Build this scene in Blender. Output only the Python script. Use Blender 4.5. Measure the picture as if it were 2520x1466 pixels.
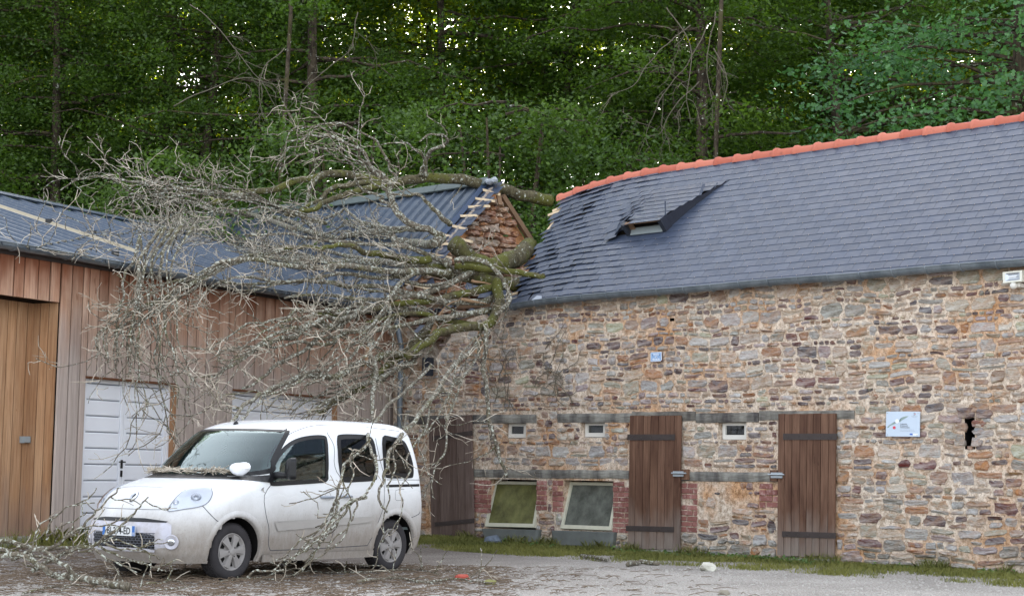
import bpy, bmesh, math, random
import numpy as np
from mathutils import Vector, Matrix, noise as mnoise
from math import sin, cos, tan, pi, radians, atan, atan2, sqrt

random.seed(7); rng = np.random.default_rng(11)
scene = bpy.context.scene
for o in list(bpy.data.objects): bpy.data.objects.remove(o)

# ------------------------------------------------------------------ camera, sky, sun, exposure
FP = 4200.0; PCX, PCY = 1260.0, 733.0; CAMH = 1.23          # focal length in 2520-px units
pitch = atan((1160 - PCY) / FP); roll = atan(0.015)
cam_d = bpy.data.cameras.new('camera'); cam = bpy.data.objects.new('camera', cam_d)
scene.collection.objects.link(cam); scene.camera = cam
cam_d.sensor_width = 36.0; cam_d.lens = FP * 36.0 / 2520.0; cam_d.clip_end = 2000; cam_d.clip_start = 0.1
_f0 = np.array([0, cos(pitch), sin(pitch)]); _u0 = np.array([0, -sin(pitch), cos(pitch)]); _r0 = np.array([1., 0, 0])
_rt = _r0 * cos(roll) + _u0 * sin(roll); _up = -_r0 * sin(roll) + _u0 * cos(roll)
CAM = np.array([0, 0, CAMH])
cam.matrix_world = Matrix(((_rt[0], _up[0], -_f0[0], CAM[0]), (_rt[1], _up[1], -_f0[1], CAM[1]), (_rt[2], _up[2], -_f0[2], CAM[2]), (0, 0, 0, 1)))

SUN_EL, SUN_AZ = radians(29), radians(8)      # low sun behind the wood, a little to the right
world = bpy.data.worlds.new('World'); scene.world = world; world.use_nodes = True
wn = world.node_tree; wn.nodes.clear()
wo = wn.nodes.new('ShaderNodeOutputWorld'); wb = wn.nodes.new('ShaderNodeBackground')
sk = wn.nodes.new('ShaderNodeTexSky'); sk.sky_type = 'NISHITA'; sk.sun_disc = False
sk.sun_elevation = SUN_EL; sk.sun_rotation = SUN_AZ; sk.air_density = 1.0; sk.dust_density = 2.5; sk.ozone_density = 1.0
hs = wn.nodes.new('ShaderNodeHueSaturation'); hs.inputs['Saturation'].default_value = 0.30
wn.links.new(sk.outputs[0], hs.inputs['Color']); wn.links.new(hs.outputs[0], wb.inputs[0]); wb.inputs[1].default_value = 0.15
wn.links.new(wb.outputs[0], wo.inputs[0])
sd = bpy.data.lights.new('sun', 'SUN'); sd.energy = 5.0; sd.angle = radians(0.6); sd.color = (1.0, 0.93, 0.80)
sun = bpy.data.objects.new('sun', sd); scene.collection.objects.link(sun)
sv = Vector((sin(SUN_AZ) * cos(SUN_EL), cos(SUN_AZ) * cos(SUN_EL), sin(SUN_EL)))
sun.rotation_euler = sv.to_track_quat('Z', 'Y').to_euler(); sun.location = (0, 60, 60)
vs = scene.view_settings; vs.view_transform = 'Standard'; vs.look = 'None'; vs.gamma = 1.0; vs.use_curve_mapping = False
vs.exposure = 2.2
scene.render.engine = 'CYCLES'
scene.cycles.max_bounces = 6; scene.cycles.transparent_max_bounces = 12

# ------------------------------------------------------------------ geometry helpers
def V(*a): return np.array(a, float)
def nrm(a):
    a = np.asarray(a, float); return a / (np.linalg.norm(a) + 1e-12)
def ray(x, y): return _f0 + _rt * (x - PCX) / FP - _up * (y - PCY) / FP
def proj(P):
    q = np.asarray(P, float) - CAM; z = q @ _f0
    return PCX + FP * (q @ _rt) / z, PCY - FP * (q @ _up) / z
def hitp(x, y, P0, n):
    d = ray(x, y); t = ((np.asarray(P0) - CAM) @ n) / (d @ n); return CAM + d * t
def hitz(x, y, z): return hitp(x, y, V(0, 0, z), V(0, 0, 1))
def sstep(a, b, x):
    t = min(1, max(0, (x - a) / (b - a))); return t * t * (3 - 2 * t)
def ground_z(x, y):
    g = 0.13 * sstep(24, 34, y) * sstep(3.5, -1.5, x) + 0.15 * sstep(-3.9, -5.6, x) * sstep(20, 22.5, y)
    return g + 0.012 * mnoise.noise(Vector((x * .9, y * .9, 0)))

class MB:
    def __init__(s): s.v = []; s.f = []; s.c = []; s.m = []
    def add(s, vs, fs, col=None, mi=0):
        b = len(s.v); s.v.extend([tuple(map(float, p)) for p in vs])
        for f in fs:
            s.f.append([i + b for i in f]); s.c.append(col); s.m.append(mi)
    def box(s, o, ax, ay, az, col=None, mi=0):          # corner o and three edge vectors
        o = np.asarray(o, float); ax, ay, az = map(np.asarray, (ax, ay, az))
        p = [o, o + ax, o + ax + ay, o + ay, o + az, o + ax + az, o + ax + ay + az, o + ay + az]
        fs = [(0, 3, 2, 1), (4, 5, 6, 7), (0, 1, 5, 4), (1, 2, 6, 5), (2, 3, 7, 6), (3, 0, 4, 7)]
        if np.dot(np.cross(ax, ay), az) < 0: fs = [f[::-1] for f in fs]
        s.add(p, fs, col, mi)
    def cbox(s, c, sx, sy, sz, rz=0, col=None, mi=0):    # centred box turned about z
        ax = V(cos(rz), sin(rz), 0) * sx; ay = V(-sin(rz), cos(rz), 0) * sy; az = V(0, 0, sz)
        s.box(np.asarray(c, float) - ax / 2 - ay / 2 - az / 2, ax, ay, az, col, mi)
    def hexa(s, q, nrmv, t, col=None, mi=0):             # quad of four corners, thickness t along nrmv
        q = [np.asarray(p, float) for p in q]; nn = np.asarray(nrmv) * t
        p = q + [a + nn for a in q]
        fs = [(0, 1, 2, 3), (7, 6, 5, 4), (0, 4, 5, 1), (1, 5, 6, 2), (2, 6, 7, 3), (3, 7, 4, 0)]
        if np.dot(np.cross(q[1] - q[0], q[3] - q[0]), nn) > 0: fs = [f[::-1] for f in fs]
        s.add(p, fs, col, mi)
    def tube(s, pts, rad, n=8, col=None, mi=0, cap=True):
        pts = np.asarray(pts, float); m = len(pts)
        rad = np.full(m, rad, float) if np.isscalar(rad) else np.asarray(rad, float)
        b = len(s.v); prev = None; ang = np.arange(n) * 2 * pi / n
        for i in range(m):
            t = nrm(pts[min(i + 1, m - 1)] - pts[max(i - 1, 0)])
            if prev is None:
                a = V(0, 0, 1) if abs(t[2]) < .9 else V(1, 0, 0); u = nrm(np.cross(t, a))
            else: u = nrm(prev - t * (prev @ t))
            prev = u; w = np.cross(t, u)
            ring = pts[i] + rad[i] * (np.outer(np.cos(ang), u) + np.outer(np.sin(ang), w))
            s.v.extend(map(tuple, ring.tolist()))
        for i in range(m - 1):
            for k in range(n):
                k2 = (k + 1) % n
                s.f.append([b + i * n + k, b + i * n + k2, b + (i + 1) * n + k2, b + (i + 1) * n + k]); s.c.append(col); s.m.append(mi)
        if cap:
            s.f.append([b + k for k in range(n)][::-1]); s.c.append(col); s.m.append(mi)
            s.f.append([b + (m - 1) * n + k for k in range(n)]); s.c.append(col); s.m.append(mi)
    def grid(s, P, col=None, mi=0, flip=False):          # P array (r, c, 3)
        P = np.asarray(P, float); r, c = P.shape[:2]; b = len(s.v)
        s.v.extend(map(tuple, P.reshape(-1, 3).tolist()))
        for i in range(r - 1):
            for j in range(c - 1):
                f = [b + i * c + j, b + i * c + j + 1, b + (i + 1) * c + j + 1, b + (i + 1) * c + j]
                s.f.append(f[::-1] if flip else f); s.c.append(col); s.m.append(mi)
    def build(s, name, mats, parent=None, smooth=False, kind=None, origin=None):
        me = bpy.data.meshes.new(name)
        if origin is not None:
            o = np.asarray(origin, float); vv = [(a[0] - o[0], a[1] - o[1], a[2] - o[2]) for a in s.v]
        else: vv = s.v
        me.from_pydata(vv, [], s.f)
        if not isinstance(mats, (list, tuple)): mats = [mats]
        for m in mats: me.materials.append(m)
        if len(mats) > 1: me.polygons.foreach_set('material_index', s.m)
        if any(c is not None for c in s.c):
            a = me.attributes.new('col', 'FLOAT_COLOR', 'CORNER'); arr = []
            for p, c in zip(me.polygons, s.c):
                c = c or (1, 1, 1, 0)
                arr.extend(list(c if len(c) == 4 else (*c, 0)) * p.loop_total)
            a.data.foreach_set('color', arr)
        if smooth: me.polygons.foreach_set('use_smooth', [True] * len(me.polygons))
        me.update()
        return link(name, me, parent, kind, origin)
def link(name, me, parent=None, kind=None, origin=None):
    ob = bpy.data.objects.new(name, me); scene.collection.objects.link(ob)
    if parent is not None: ob.parent = parent
    if origin is not None: ob.location = tuple(map(float, origin))
    if kind: ob['kind'] = kind
    return ob
def tag(o, label, cat, group=None, kind=None):
    if label: o['label'] = label
    if cat: o['category'] = cat
    if group: o['group'] = group
    if kind: o['kind'] = kind
    return o
def empty(name, label=None, cat=None, group=None):
    o = bpy.data.objects.new(name, None); scene.collection.objects.link(o); o.empty_display_size = .2
    return tag(o, label, cat, group)
def polyfill(mb, pts, nrmv, t, col=None, mi=0):          # convex-ish outline (3D) extruded by t along nrmv, fan filled by bmesh later
    pts = [np.asarray(p, float) for p in pts]; n = len(pts); nn = np.asarray(nrmv) * t
    mb.add(pts + [p + nn for p in pts], [list(range(n))[::-1], list(range(n, 2 * n))] + [(i, (i + 1) % n, n + (i + 1) % n, n + i) for i in range(n)], col, mi)

# ------------------------------------------------------------------ material helpers
def lin(r, g=None, b=None):
    if g is None: r, g, b = r
    f = lambda c: (c / 255 / 12.92) if c / 255 <= .04045 else ((c / 255 + .055) / 1.055) ** 2.4
    return (f(r), f(g), f(b), 1)
class NM:
    def __init__(s, name, rough=.7, spec=.3):
        s.m = bpy.data.materials.new(name); s.m.use_nodes = True; s.t = s.m.node_tree
        s.b = s.t.nodes['Principled BSDF']; s.b.inputs['Roughness'].default_value = rough
        s.b.inputs['Specular IOR Level'].default_value = spec; s.out = s.t.nodes['Material Output']
    def n(s, ty, **k):
        x = s.t.nodes.new(ty)
        for a, v in k.items(): setattr(x, a, v)
        return x
    def l(s, a, b): s.t.links.new(a, b)
    def coord(s, kind='Object', scale=(1, 1, 1), rot=(0, 0, 0), rnd=0):
        c = s.n('ShaderNodeTexCoord'); mp = s.n('ShaderNodeMapping'); mp.inputs['Scale'].default_value = scale
        mp.inputs['Rotation'].default_value = rot; s.l(c.outputs[kind], mp.inputs['Vector'])
        if rnd:
            oi = s.n('ShaderNodeObjectInfo'); mu = s.n('ShaderNodeMath', operation='MULTIPLY'); mu.inputs[1].default_value = rnd
            s.l(oi.outputs['Random'], mu.inputs[0]); s.l(mu.outputs[0], mp.inputs['Location'])
        return mp.outputs[0]
    def noise(s, vec, scale=5, det=4, rough=.55, dist=0):
        x = s.n('ShaderNodeTexNoise'); x.inputs['Scale'].default_value = scale; x.inputs['Detail'].default_value = det
        x.inputs['Roughness'].default_value = rough; x.inputs['Distortion'].default_value = dist
        if vec is not None: s.l(vec, x.inputs['Vector'])
        return x.outputs['Fac']
    def ramp(s, fac, stops, interp='LINEAR'):
        r = s.n('ShaderNodeValToRGB'); cr = r.color_ramp; cr.interpolation = interp
        while len(cr.elements) < len(stops): cr.elements.new(.5)
        for e, (p, c) in zip(cr.elements, stops):
            e.position = p; e.color = (c, c, c, 1) if np.isscalar(c) else (tuple(c) if len(c) == 4 else (*c, 1))
        s.l(fac, r.inputs[0]); return r.outputs[0]
    def mix(s, fac, a, b, mode='MIX'):
        x = s.n('ShaderNodeMix', data_type='RGBA', blend_type=mode)
        for i, v in ((0, fac), (6, a), (7, b)):
            if hasattr(v, 'is_output') or hasattr(v, 'links'): s.l(v, x.inputs[i])
            else: x.inputs[i].default_value = v if i == 0 else (tuple(v) if len(v) == 4 else (*v, 1))
        return x.outputs[2]
    def math(s, op, a, b=0):
        x = s.n('ShaderNodeMath', operation=op)
        for i, v in ((0, a), (1, b)):
            if hasattr(v, 'links'): s.l(v, x.inputs[i])
            else: x.inputs[i].default_value = v
        return x.outputs[0]
    def col(s, c):
        if hasattr(c, 'links'): s.l(c, s.b.inputs['Base Color'])
        else: s.b.inputs['Base Color'].default_value = c
        return s
    def bump(s, h, strength=.3, dist=.01):
        x = s.n('ShaderNodeBump'); x.inputs['Strength'].default_value = strength; x.inputs['Distance'].default_value = dist
        s.l(h, x.inputs['Height']); s.l(x.outputs[0], s.b.inputs['Normal']); return s
    def attr(s, name='col'):
        a = s.n('ShaderNodeAttribute'); a.attribute_name = name; return a
    def rnd(s): return s.n('ShaderNodeObjectInfo').outputs['Random']
def flat(name, c, rough=.6, spec=.3, var=.12, scale=6, bump=0, metal=0):
    k = NM(name, rough, spec); v = k.coord()
    nz = k.noise(v, scale, 5)
    k.col(k.mix(nz, tuple(x * (1 - var) for x in c[:3]) + (1,), tuple(min(1, x * (1 + var)) for x in c[:3]) + (1,)))
    if bump: k.bump(k.noise(v, scale * 8, 4), bump, .005)
    k.b.inputs['Metallic'].default_value = metal
    return k.m

def mat_stone():
    k = NM('stone', .85, .2); a = k.attr(); v = k.coord()
    vs_ = k.coord(scale=(1, 1, 4.5))
    big = k.ramp(k.noise(vs_, 4.5, 6, .6, .6), [(.36, 0), (.66, 1)])
    fine = k.noise(vs_, 26, 6, .7, .4)
    dark = k.mix(1, a.outputs['Color'], lin(222, 208, 200), 'MULTIPLY')
    light = k.mix(.48, a.outputs['Color'], lin(222, 222, 222))
    c = k.mix(big, dark, light)
    rust = k.math('MULTIPLY', k.ramp(k.noise(v, 7, 5, .6), [(.45, 0), (.62, 1)]), a.outputs['Alpha'])
    c = k.mix(rust, c, lin(184, 132, 88))
    c = k.mix(k.ramp(fine, [(.3, 0.0), (.5, .75), (.7, 1)]), k.mix(1, c, lin(178, 170, 164), 'MULTIPLY'), c)
    lich = k.ramp(k.noise(v, 3.1, 6, .75), [(.60, 0), (.70, 1)])
    c = k.mix(k.math('MULTIPLY', lich, .45), c, lin(190, 196, 160))
    k.col(c); k.bump(k.noise(vs_, 20, 8, .7, .3), .75, .022); return k.m
def mat_mortar():
    k = NM('mortar', .95, .1); v = k.coord()
    o = k.ramp(k.noise(v, 1.3, 6, .65), [(.48, 0), (.66, 1)])
    c = k.mix(o, lin(228, 214, 198), lin(212, 170, 132))
    c = k.mix(k.ramp(k.noise(v, 14, 6, .7), [(.35, 0), (.6, 1)]), k.mix(1, c, lin(170, 155, 140), 'MULTIPLY'), c)
    sp = k.ramp(k.noise(v, 60, 3, .6), [(.34, 0), (.42, 1)]); c = k.mix(sp, lin(120, 92, 70), c)
    k.col(c); k.bump(k.noise(v, 22, 7, .7), .8, .02); return k.m
def mat_wood(name, base, grey, rough=.8, greyamt=.5, grain=(30, 30, 1.2), zlow=None, lowcol=None, ztop=None, topcol=None):
    k = NM(name, rough, .2); v = k.coord(scale=grain, rnd=17); v1 = k.coord(scale=(3, 3, .7), rnd=9)
    g = k.noise(v, 1.25, 6, .6, .8)
    c = k.mix(k.ramp(k.noise(v1, .9, 4, .6), [(.35, 0), (.65, 1)]), base, grey)
    c = k.mix(k.math('MULTIPLY', k.rnd(), .62), c, k.mix(1, c, (.50, .44, .40, 1), 'MULTIPLY'))
    kn = k.ramp(k.noise(k.coord(scale=(9, 9, 3.2), rnd=31), 1.5, 2, .5), [(.70, 0), (.76, 1)])
    c = k.mix(k.math('MULTIPLY', kn, .55), c, k.mix(1, base, (.42, .3, .2, 1), 'MULTIPLY'))
    c = k.mix(k.ramp(g, [(.35, 0), (.58, 1)]), k.mix(1, c, (.68, .64, .62, 1), 'MULTIPLY'), c)
    gc = k.n('ShaderNodeNewGeometry'); sx = k.n('ShaderNodeSeparateXYZ'); k.l(gc.outputs['Position'], sx.inputs[0])
    wob = k.math('MULTIPLY', k.math('SUBTRACT', k.noise(k.coord('Object', (1.2, 1.2, .5), rnd=5), 2.3, 3), .5), 1.3)
    zz = k.math('ADD', sx.outputs['Z'], wob)
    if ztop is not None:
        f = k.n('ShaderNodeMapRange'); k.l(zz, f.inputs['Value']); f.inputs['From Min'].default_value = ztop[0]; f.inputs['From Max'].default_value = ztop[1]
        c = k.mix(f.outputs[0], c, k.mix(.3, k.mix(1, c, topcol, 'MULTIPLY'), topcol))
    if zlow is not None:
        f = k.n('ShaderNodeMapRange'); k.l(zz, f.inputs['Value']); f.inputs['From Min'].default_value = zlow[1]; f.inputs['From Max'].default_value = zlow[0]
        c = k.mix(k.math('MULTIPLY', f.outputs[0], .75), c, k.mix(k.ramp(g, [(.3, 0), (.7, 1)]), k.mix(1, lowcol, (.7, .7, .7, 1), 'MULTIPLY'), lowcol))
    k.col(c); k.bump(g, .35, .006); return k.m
def mat_slate(name, attr=False):
    k = NM(name, .42, .45); v = k.coord(scale=(1, 1, 1), rnd=13)
    r = k.attr().outputs['Alpha'] if attr else k.rnd()
    nz = k.noise(v, 7, 5, .6)
    c = k.mix(k.math('ADD', k.math('MULTIPLY', r, .38), k.math('MULTIPLY', nz, .62)), lin(50, 58, 74), lin(72, 82, 102))
    st = k.ramp(k.noise(k.coord(scale=(9, 9, 2)), 3.3, 4, .7), [(.66, 0), (.74, 1)])
    c = k.mix(k.math('MULTIPLY', st, .35), c, lin(130, 132, 145))
    k.col(c); k.bump(k.noise(v, 30, 5, .6), .25, .004)
    k.l(k.ramp(nz, [(.3, .34), (.7, .55)]), k.b.inputs['Roughness']); return k.m
def mat_metalroof():
    k = NM('roof_metal', .42, .5); v = k.coord(scale=(1, 1, 1))
    nz = k.noise(v, 1.3, 6, .65); f = k.noise(k.coord(scale=(6, 6, 1.2)), 2.4, 5, .7)
    c = k.mix(nz, lin(62, 74, 90), lin(86, 99, 116)); c = k.mix(k.ramp(f, [(.5, 0), (.75, .5)]), c, lin(132, 134, 134))
    k.b.inputs['Metallic'].default_value = .15; k.col(c); return k.m
def mat_zinc():
    k = NM('zinc', .5, .5); v = k.coord(); nz = k.noise(v, 2.5, 6, .7)
    c = k.mix(k.ramp(nz, [(.35, 0), (.65, 1)]), lin(88, 97, 105), lin(128, 136, 142)); k.b.inputs['Metallic'].default_value = .35
    k.col(c); return k.m
def mat_terra():
    k = NM('terracotta', .75, .25); v = k.coord(rnd=7)
    c = k.mix(k.rnd(), lin(176, 98, 80), lin(200, 124, 104)); c = k.mix(k.ramp(k.noise(v, 9, 5, .7), [(.62, 0), (.74, .8)]), c, lin(92, 72, 66))
    k.col(c); k.bump(k.noise(v, 40, 4), .2, .004); return k.m
def mat_brick():
    k = NM('brick', .85, .2); v = k.coord(rnd=7)
    c = k.mix(k.rnd(), lin(122, 80, 74), lin(154, 106, 98)); c = k.mix(k.ramp(k.noise(v, 12, 5, .7), [(.5, 0), (.7, .8)]), c, lin(188, 160, 156))
    k.col(c); k.bump(k.noise(v, 45, 4), .4, .006); return k.m
def mat_glass(name, tint=(.55, .68, .66), base=.12, dirt=None, dirtamt=0):
    k = NM(name); t = k.t
    tr = k.n('ShaderNodeBsdfTransparent'); tr.inputs[0].default_value = (*tint, 1)
    gl = k.n('ShaderNodeBsdfGlossy'); gl.inputs['Roughness'].default_value = .03; gl.inputs[0].default_value = (.82, .96, .96, 1) if 'car' in name else (1, 1, 1, 1)
    lw = k.n('ShaderNodeFresnel'); lw.inputs[0].default_value = 1.5
    mx = k.n('ShaderNodeMixShader'); f = k.math('ADD', lw.outputs[0], base); k.l(f, mx.inputs[0]); k.l(tr.outputs[0], mx.inputs[1]); k.l(gl.outputs[0], mx.inputs[2])
    last = mx.outputs[0]
    if dirt:
        df = k.n('ShaderNodeBsdfDiffuse'); nz = k.noise(k.coord(), 4, 6, .7)
        k.l(k.mix(k.ramp(nz, [(.35, 0), (.65, 1)]), dirt, tuple(x * .45 for x in dirt[:3]) + (1,)), df.inputs[0])
        m2 = k.n('ShaderNodeMixShader'); m2.inputs[0].default_value = dirtamt; k.l(last, m2.inputs[1]); k.l(df.outputs[0], m2.inputs[2]); last = m2.outputs[0]
    k.l(last, k.out.inputs[0]); return k.m
def mat_leaf(name, c1, c2, trans=.45, tcol=None, rough=.45):
    k = NM(name, rough, .35); a = k.attr(); r = a.outputs['Alpha']
    v = k.coord(); nz = k.noise(v, .7, 3)
    c = k.mix(k.math('ADD', k.math('MULTIPLY', r, .5), k.math('MULTIPLY', k.ramp(nz, [(.35, 0), (.65, 1)]), .5)), c1, c2)
    c = k.mix(k.math('MULTIPLY', k.rnd(), .7), c, k.mix(1, c, (1.3, 1.2, .9, 1), 'MULTIPLY'))
    k.col(c); tl = k.n('ShaderNodeBsdfTranslucent')
    k.l(k.mix(1, c, tcol or (1.9, 2.1, .6, 1), 'MULTIPLY'), tl.inputs[0])
    mx = k.n('ShaderNodeMixShader'); mx.inputs[0].default_value = trans
    k.l(k.b.outputs[0], mx.inputs[1]); k.l(tl.outputs[0], mx.inputs[2]); k.l(mx.outputs[0], k.out.inputs[0]); return k.m
def mat_bark(name, c1, c2, moss=.5, lichen=.5, scale=1.0):
    k = NM(name, .9, .15); v = k.coord()
    g = k.noise(k.coord(scale=(1, 1, .35)), 22 * scale, 6, .7, .5)
    c = k.mix(k.ramp(g, [(.38, 0), (.62, 1)]), c1, c2)
    ms = k.ramp(k.noise(v, 1.8 * scale, 5, .65), [(.60 - .22 * moss, 0), (.70 - .22 * moss, 1)])
    gn = k.n('ShaderNodeNewGeometry'); sx = k.n('ShaderNodeSeparateXYZ'); k.l(gn.outputs['Normal'], sx.inputs[0])
    c = k.mix(k.math('MULTIPLY', ms, min(1, moss * 1.4)), c, k.mix(k.noise(v, 30, 4), lin(60, 62, 30), lin(112, 112, 58)))
    li = k.ramp(k.noise(v, 17 * scale, 5, .7), [(.66 - .12 * lichen, 0), (.70 - .12 * lichen, 1)])
    c = k.mix(k.math('MULTIPLY', li, .85), c, lin(196, 200, 188))
    k.col(c); k.bump(k.noise(v, 45, 6, .7), .8, .015); return k.m
def mat_print(c, rough=.5): return flat('print', c, rough, .3, .02)
# ------------------------------------------------------------------ materials
M_STONE = mat_stone(); M_MORTAR = mat_mortar(); M_SLATE = mat_slate('slate'); M_SLATE2 = mat_slate('slate_field', True)
M_TIMBER = mat_wood('old_oak', lin(86, 84, 84), lin(168, 168, 160), .9, grain=(5, 5, 40))
M_DOOR = mat_wood('door_wood', lin(88, 62, 50), lin(132, 102, 84), .7, grain=(34, 34, 1.2), zlow=(.05, .75), lowcol=lin(150, 140, 132))
M_DOORG = mat_wood('grey_door_wood', lin(100, 84, 78), lin(128, 114, 108), .8, grain=(34, 34, 1.2))
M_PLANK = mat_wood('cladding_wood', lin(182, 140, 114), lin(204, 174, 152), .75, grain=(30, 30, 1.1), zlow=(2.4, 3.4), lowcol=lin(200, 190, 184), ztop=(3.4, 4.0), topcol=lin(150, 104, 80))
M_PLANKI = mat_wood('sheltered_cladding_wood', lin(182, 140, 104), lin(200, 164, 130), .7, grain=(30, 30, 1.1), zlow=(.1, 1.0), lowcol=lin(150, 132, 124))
M_ZINC = mat_zinc(); M_ROOFM = mat_metalroof(); M_TERRA = mat_terra(); M_BRICK = mat_brick()
M_FRESHWOOD = flat('fresh_wood', lin(226, 204, 172), .8, .2, .2, 9)
M_BEAM = flat('rafter_wood', lin(120, 96, 76), .85, .2, .3, 7)
M_IRON = flat('strap_iron', lin(62, 54, 52), .6, .4, .2)
M_PVC = flat('white_frame', lin(216, 214, 208), .5, .4, .06, 5)
M_PVCD = flat('weathered_white_frame', lin(196, 194, 176), .7, .3, .18, 9)
M_GARAGE = flat('garage_white', lin(240, 242, 248), .45, .4, .04, 3)
M_GLASSD = mat_glass('dark_window', (.30, .34, .34), .06)
M_GLASSP = mat_glass('dirty_pane', (.5, .55, .5), .02, lin(132, 132, 86), .75)
M_GLASSQ = mat_glass('dusty_pane', (.5, .55, .5), .03, lin(128, 132, 124), .72)
M_DARK = flat('dark_void', lin(26, 23, 22), .95, .05, .3)
M_CONC = flat('concrete', lin(150, 150, 140), .9, .2, .25, 5, .4)
M_BLACKP = flat('black_plastic', lin(30, 30, 33), .45, .4, .15)
M_SCREW = flat('galvanised', lin(176, 184, 190), .4, .5, .15, 20, 0, .5)

# ------------------------------------------------------------------ frames of the two buildings
_a = hitz(1560, 728, 4.0); _b = hitz(2520, 652, 4.0); Wd = nrm(_b - _a); Nd = V(Wd[1], -Wd[0], 0)
_a2 = hitz(0, 610, 4.0); _b2 = hitz(880, 760, 4.0); W2 = nrm(_b2 - _a2); N2 = V(W2[1], -W2[0], 0)
_s = np.linalg.solve(np.array([[Wd[0], -W2[0]], [Wd[1], -W2[1]]]), (_a2 - _a)[:2]); KP = _a + Wd * _s[0]
ZA = V(0, 0, 1)
OW = KP - Nd * .2; OW[2] = 0
O2 = KP - N2 * .2; O2[2] = 0
def wp(u, v, d=0): return OW + Wd * u + ZA * v + Nd * d
def wq(u, v, d=0): return O2 + W2 * u + ZA * v + N2 * d
def w_uv(x, y, d=0):
    h = hitp(x, y, OW + Nd * d, Nd); return (h - OW) @ Wd, h[2]
def q_uv(x, y, d=0):
    h = hitp(x, y, O2 + N2 * d, N2); return (h - O2) @ W2, h[2]
def pxrect(pts, d=0, f=w_uv):
    r = [f(*p, d) for p in pts]; us = [a[0] for a in r]; vs_ = [a[1] for a in r]
    return min(us), max(us), min(vs_), max(vs_)
A45 = radians(45)
UPR = -Nd * cos(A45) + ZA * sin(A45); NR = Nd * sin(A45) + ZA * cos(A45)
A17 = radians(17); UP2 = -N2 * cos(A17) + ZA * sin(A17); NR2 = N2 * sin(A17) + ZA * cos(A17)
def st_px(x, y):
    h = hitp(x, y, KP, NR); return (h - KP) @ Wd, (h - KP) @ UPR
def sag(s): return .24 * ((4.2 - s) / 2.4) ** 2 if s < 4.2 else 0.0
def rp(s, t, h=0): return KP + Wd * s + UPR * t + NR * h - ZA * sag(max(s, .9))
def rp0(s, t, h=0): return KP + Wd * s + UPR * t + NR * h
def rq(s, t, h=0): return KP + W2 * s + UP2 * t + NR2 * h

# ------------------------------------------------------------------ ground
def make_ground():
    xs = sorted(set([-160, -110, -80, -55, -40, -30, -22, -16] + [round(-12 + .4 * i, 2) for i in range(61)] + [16, 22, 30, 40, 55, 80, 110, 160]))
    ys = sorted(set([-30, -15, -5, 3, 8, 12] + [round(13 + .4 * i, 2) for i in range(56)] + [37, 40, 46, 54, 64, 76, 90, 110, 140, 180]))
    P = np.array([[(x, y, ground_z(x, y)) for x in xs] for y in ys])
    k = NM('gravel_ground', .95, .1); v = k.coord()
    c = k.mix(k.ramp(k.noise(v, .55, 5, .6), [(.4, 0), (.62, 1)]), lin(176, 172, 166), lin(198, 194, 188))
    sp = k.ramp(k.noise(v, 34, 5, .75), [(.42, 0), (.60, 1)]); c = k.mix(sp, k.mix(1, c, (.55, .53, .52, 1), 'MULTIPLY'), c)
    w = k.ramp(k.noise(v, 70, 2, .5), [(.66, 0), (.71, 1)]); c = k.mix(w, c, lin(215, 212, 205))
    dt = k.ramp(k.noise(v, 120, 2, .5), [(.36, 1), (.40, 0)]); c = k.mix(dt, c, lin(70, 58, 50))
    # brown bark litter where the crown came down, a shape of its own
    gc = k.n('ShaderNodeNewGeometry'); s = k.n('ShaderNodeSeparateXYZ'); k.l(gc.outputs['Position'], s.inputs[0])
    wob = k.math('MULTIPLY', k.math('SUBTRACT', k.noise(v, .9, 5, .7), .5), 3.2)
    yy = k.math('ADD', s.outputs['Y'], wob)
    f1 = k.n('ShaderNodeMapRange'); k.l(yy, f1.inputs['Value']); f1.inputs['From Min'].default_value = 16.9; f1.inputs['From Max'].default_value = 18.6
    xx = k.math('ADD', s.outputs['X'], wob)
    f2 = k.n('ShaderNodeMapRange'); k.l(xx, f2.inputs['Value']); f2.inputs['From Min'].default_value = 1.2; f2.inputs['From Max'].default_value = -1.2
    lit = k.math('MULTIPLY', f1.outputs[0], f2.outputs[0])
    c = k.mix(k.math('MULTIPLY', lit, .55), c, k.mix(sp, lin(62, 52, 46), lin(112, 98, 88)))
    k.col(c); h = k.math('ADD', k.noise(v, 30, 6, .7), k.math('MULTIPLY', k.noise(v, 4, 3), 1.5)); k.bump(h, .9, .02)
    mb = MB(); mb.grid(P, flip=False); o = mb.build('ground', k.m, smooth=True, kind='structure'); return o
make_ground()

# ------------------------------------------------------------------ stone building
SB = empty('stone_building', 'long rubble stone outbuilding with crushed slate roof and red ridge tiles', 'building')
SB['_b'] = tuple(map(float, wp(6, 0, -1)))
PAL = [((196, 198, 198), 17, .4), ((178, 182, 182), 13, .5), ((214, 206, 190), 16, .6), ((206, 192, 170), 11, .7), ((160, 164, 156), 8, .5), ((180, 184, 166), 7, .5),
       ((164, 138, 118), 8, .8), ((180, 132, 88), 5, 1), ((126, 94, 86), 8, .6), ((92, 68, 70), 7, .4), ((112, 56, 52), 4, .3), ((92, 88, 96), 5, .2), ((178, 164, 166), 6, .5), ((150, 124, 92), 5, .9), ((196, 202, 170), 2, .1)]
PALR = [((196, 146, 104), 8, 1), ((180, 124, 84), 6, 1), ((206, 164, 128), 6, .8), ((134, 96, 76), 3, .6), ((186, 168, 150), 5, .9), ((214, 192, 168), 4, .7)]
def pick(pal, r=None):
    r = r or random; tot = sum(p[1] for p in pal); x = r.random() * tot
    for c, wgt, al in pal:
        x -= wgt
        if x <= 0: break
    j = .84 + .28 * r.random(); g = lin(*c); return (min(1, g[0] * j), min(1, g[1] * j * (.97 + .06 * r.random())), min(1, g[2] * j), al * r.random())
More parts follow.
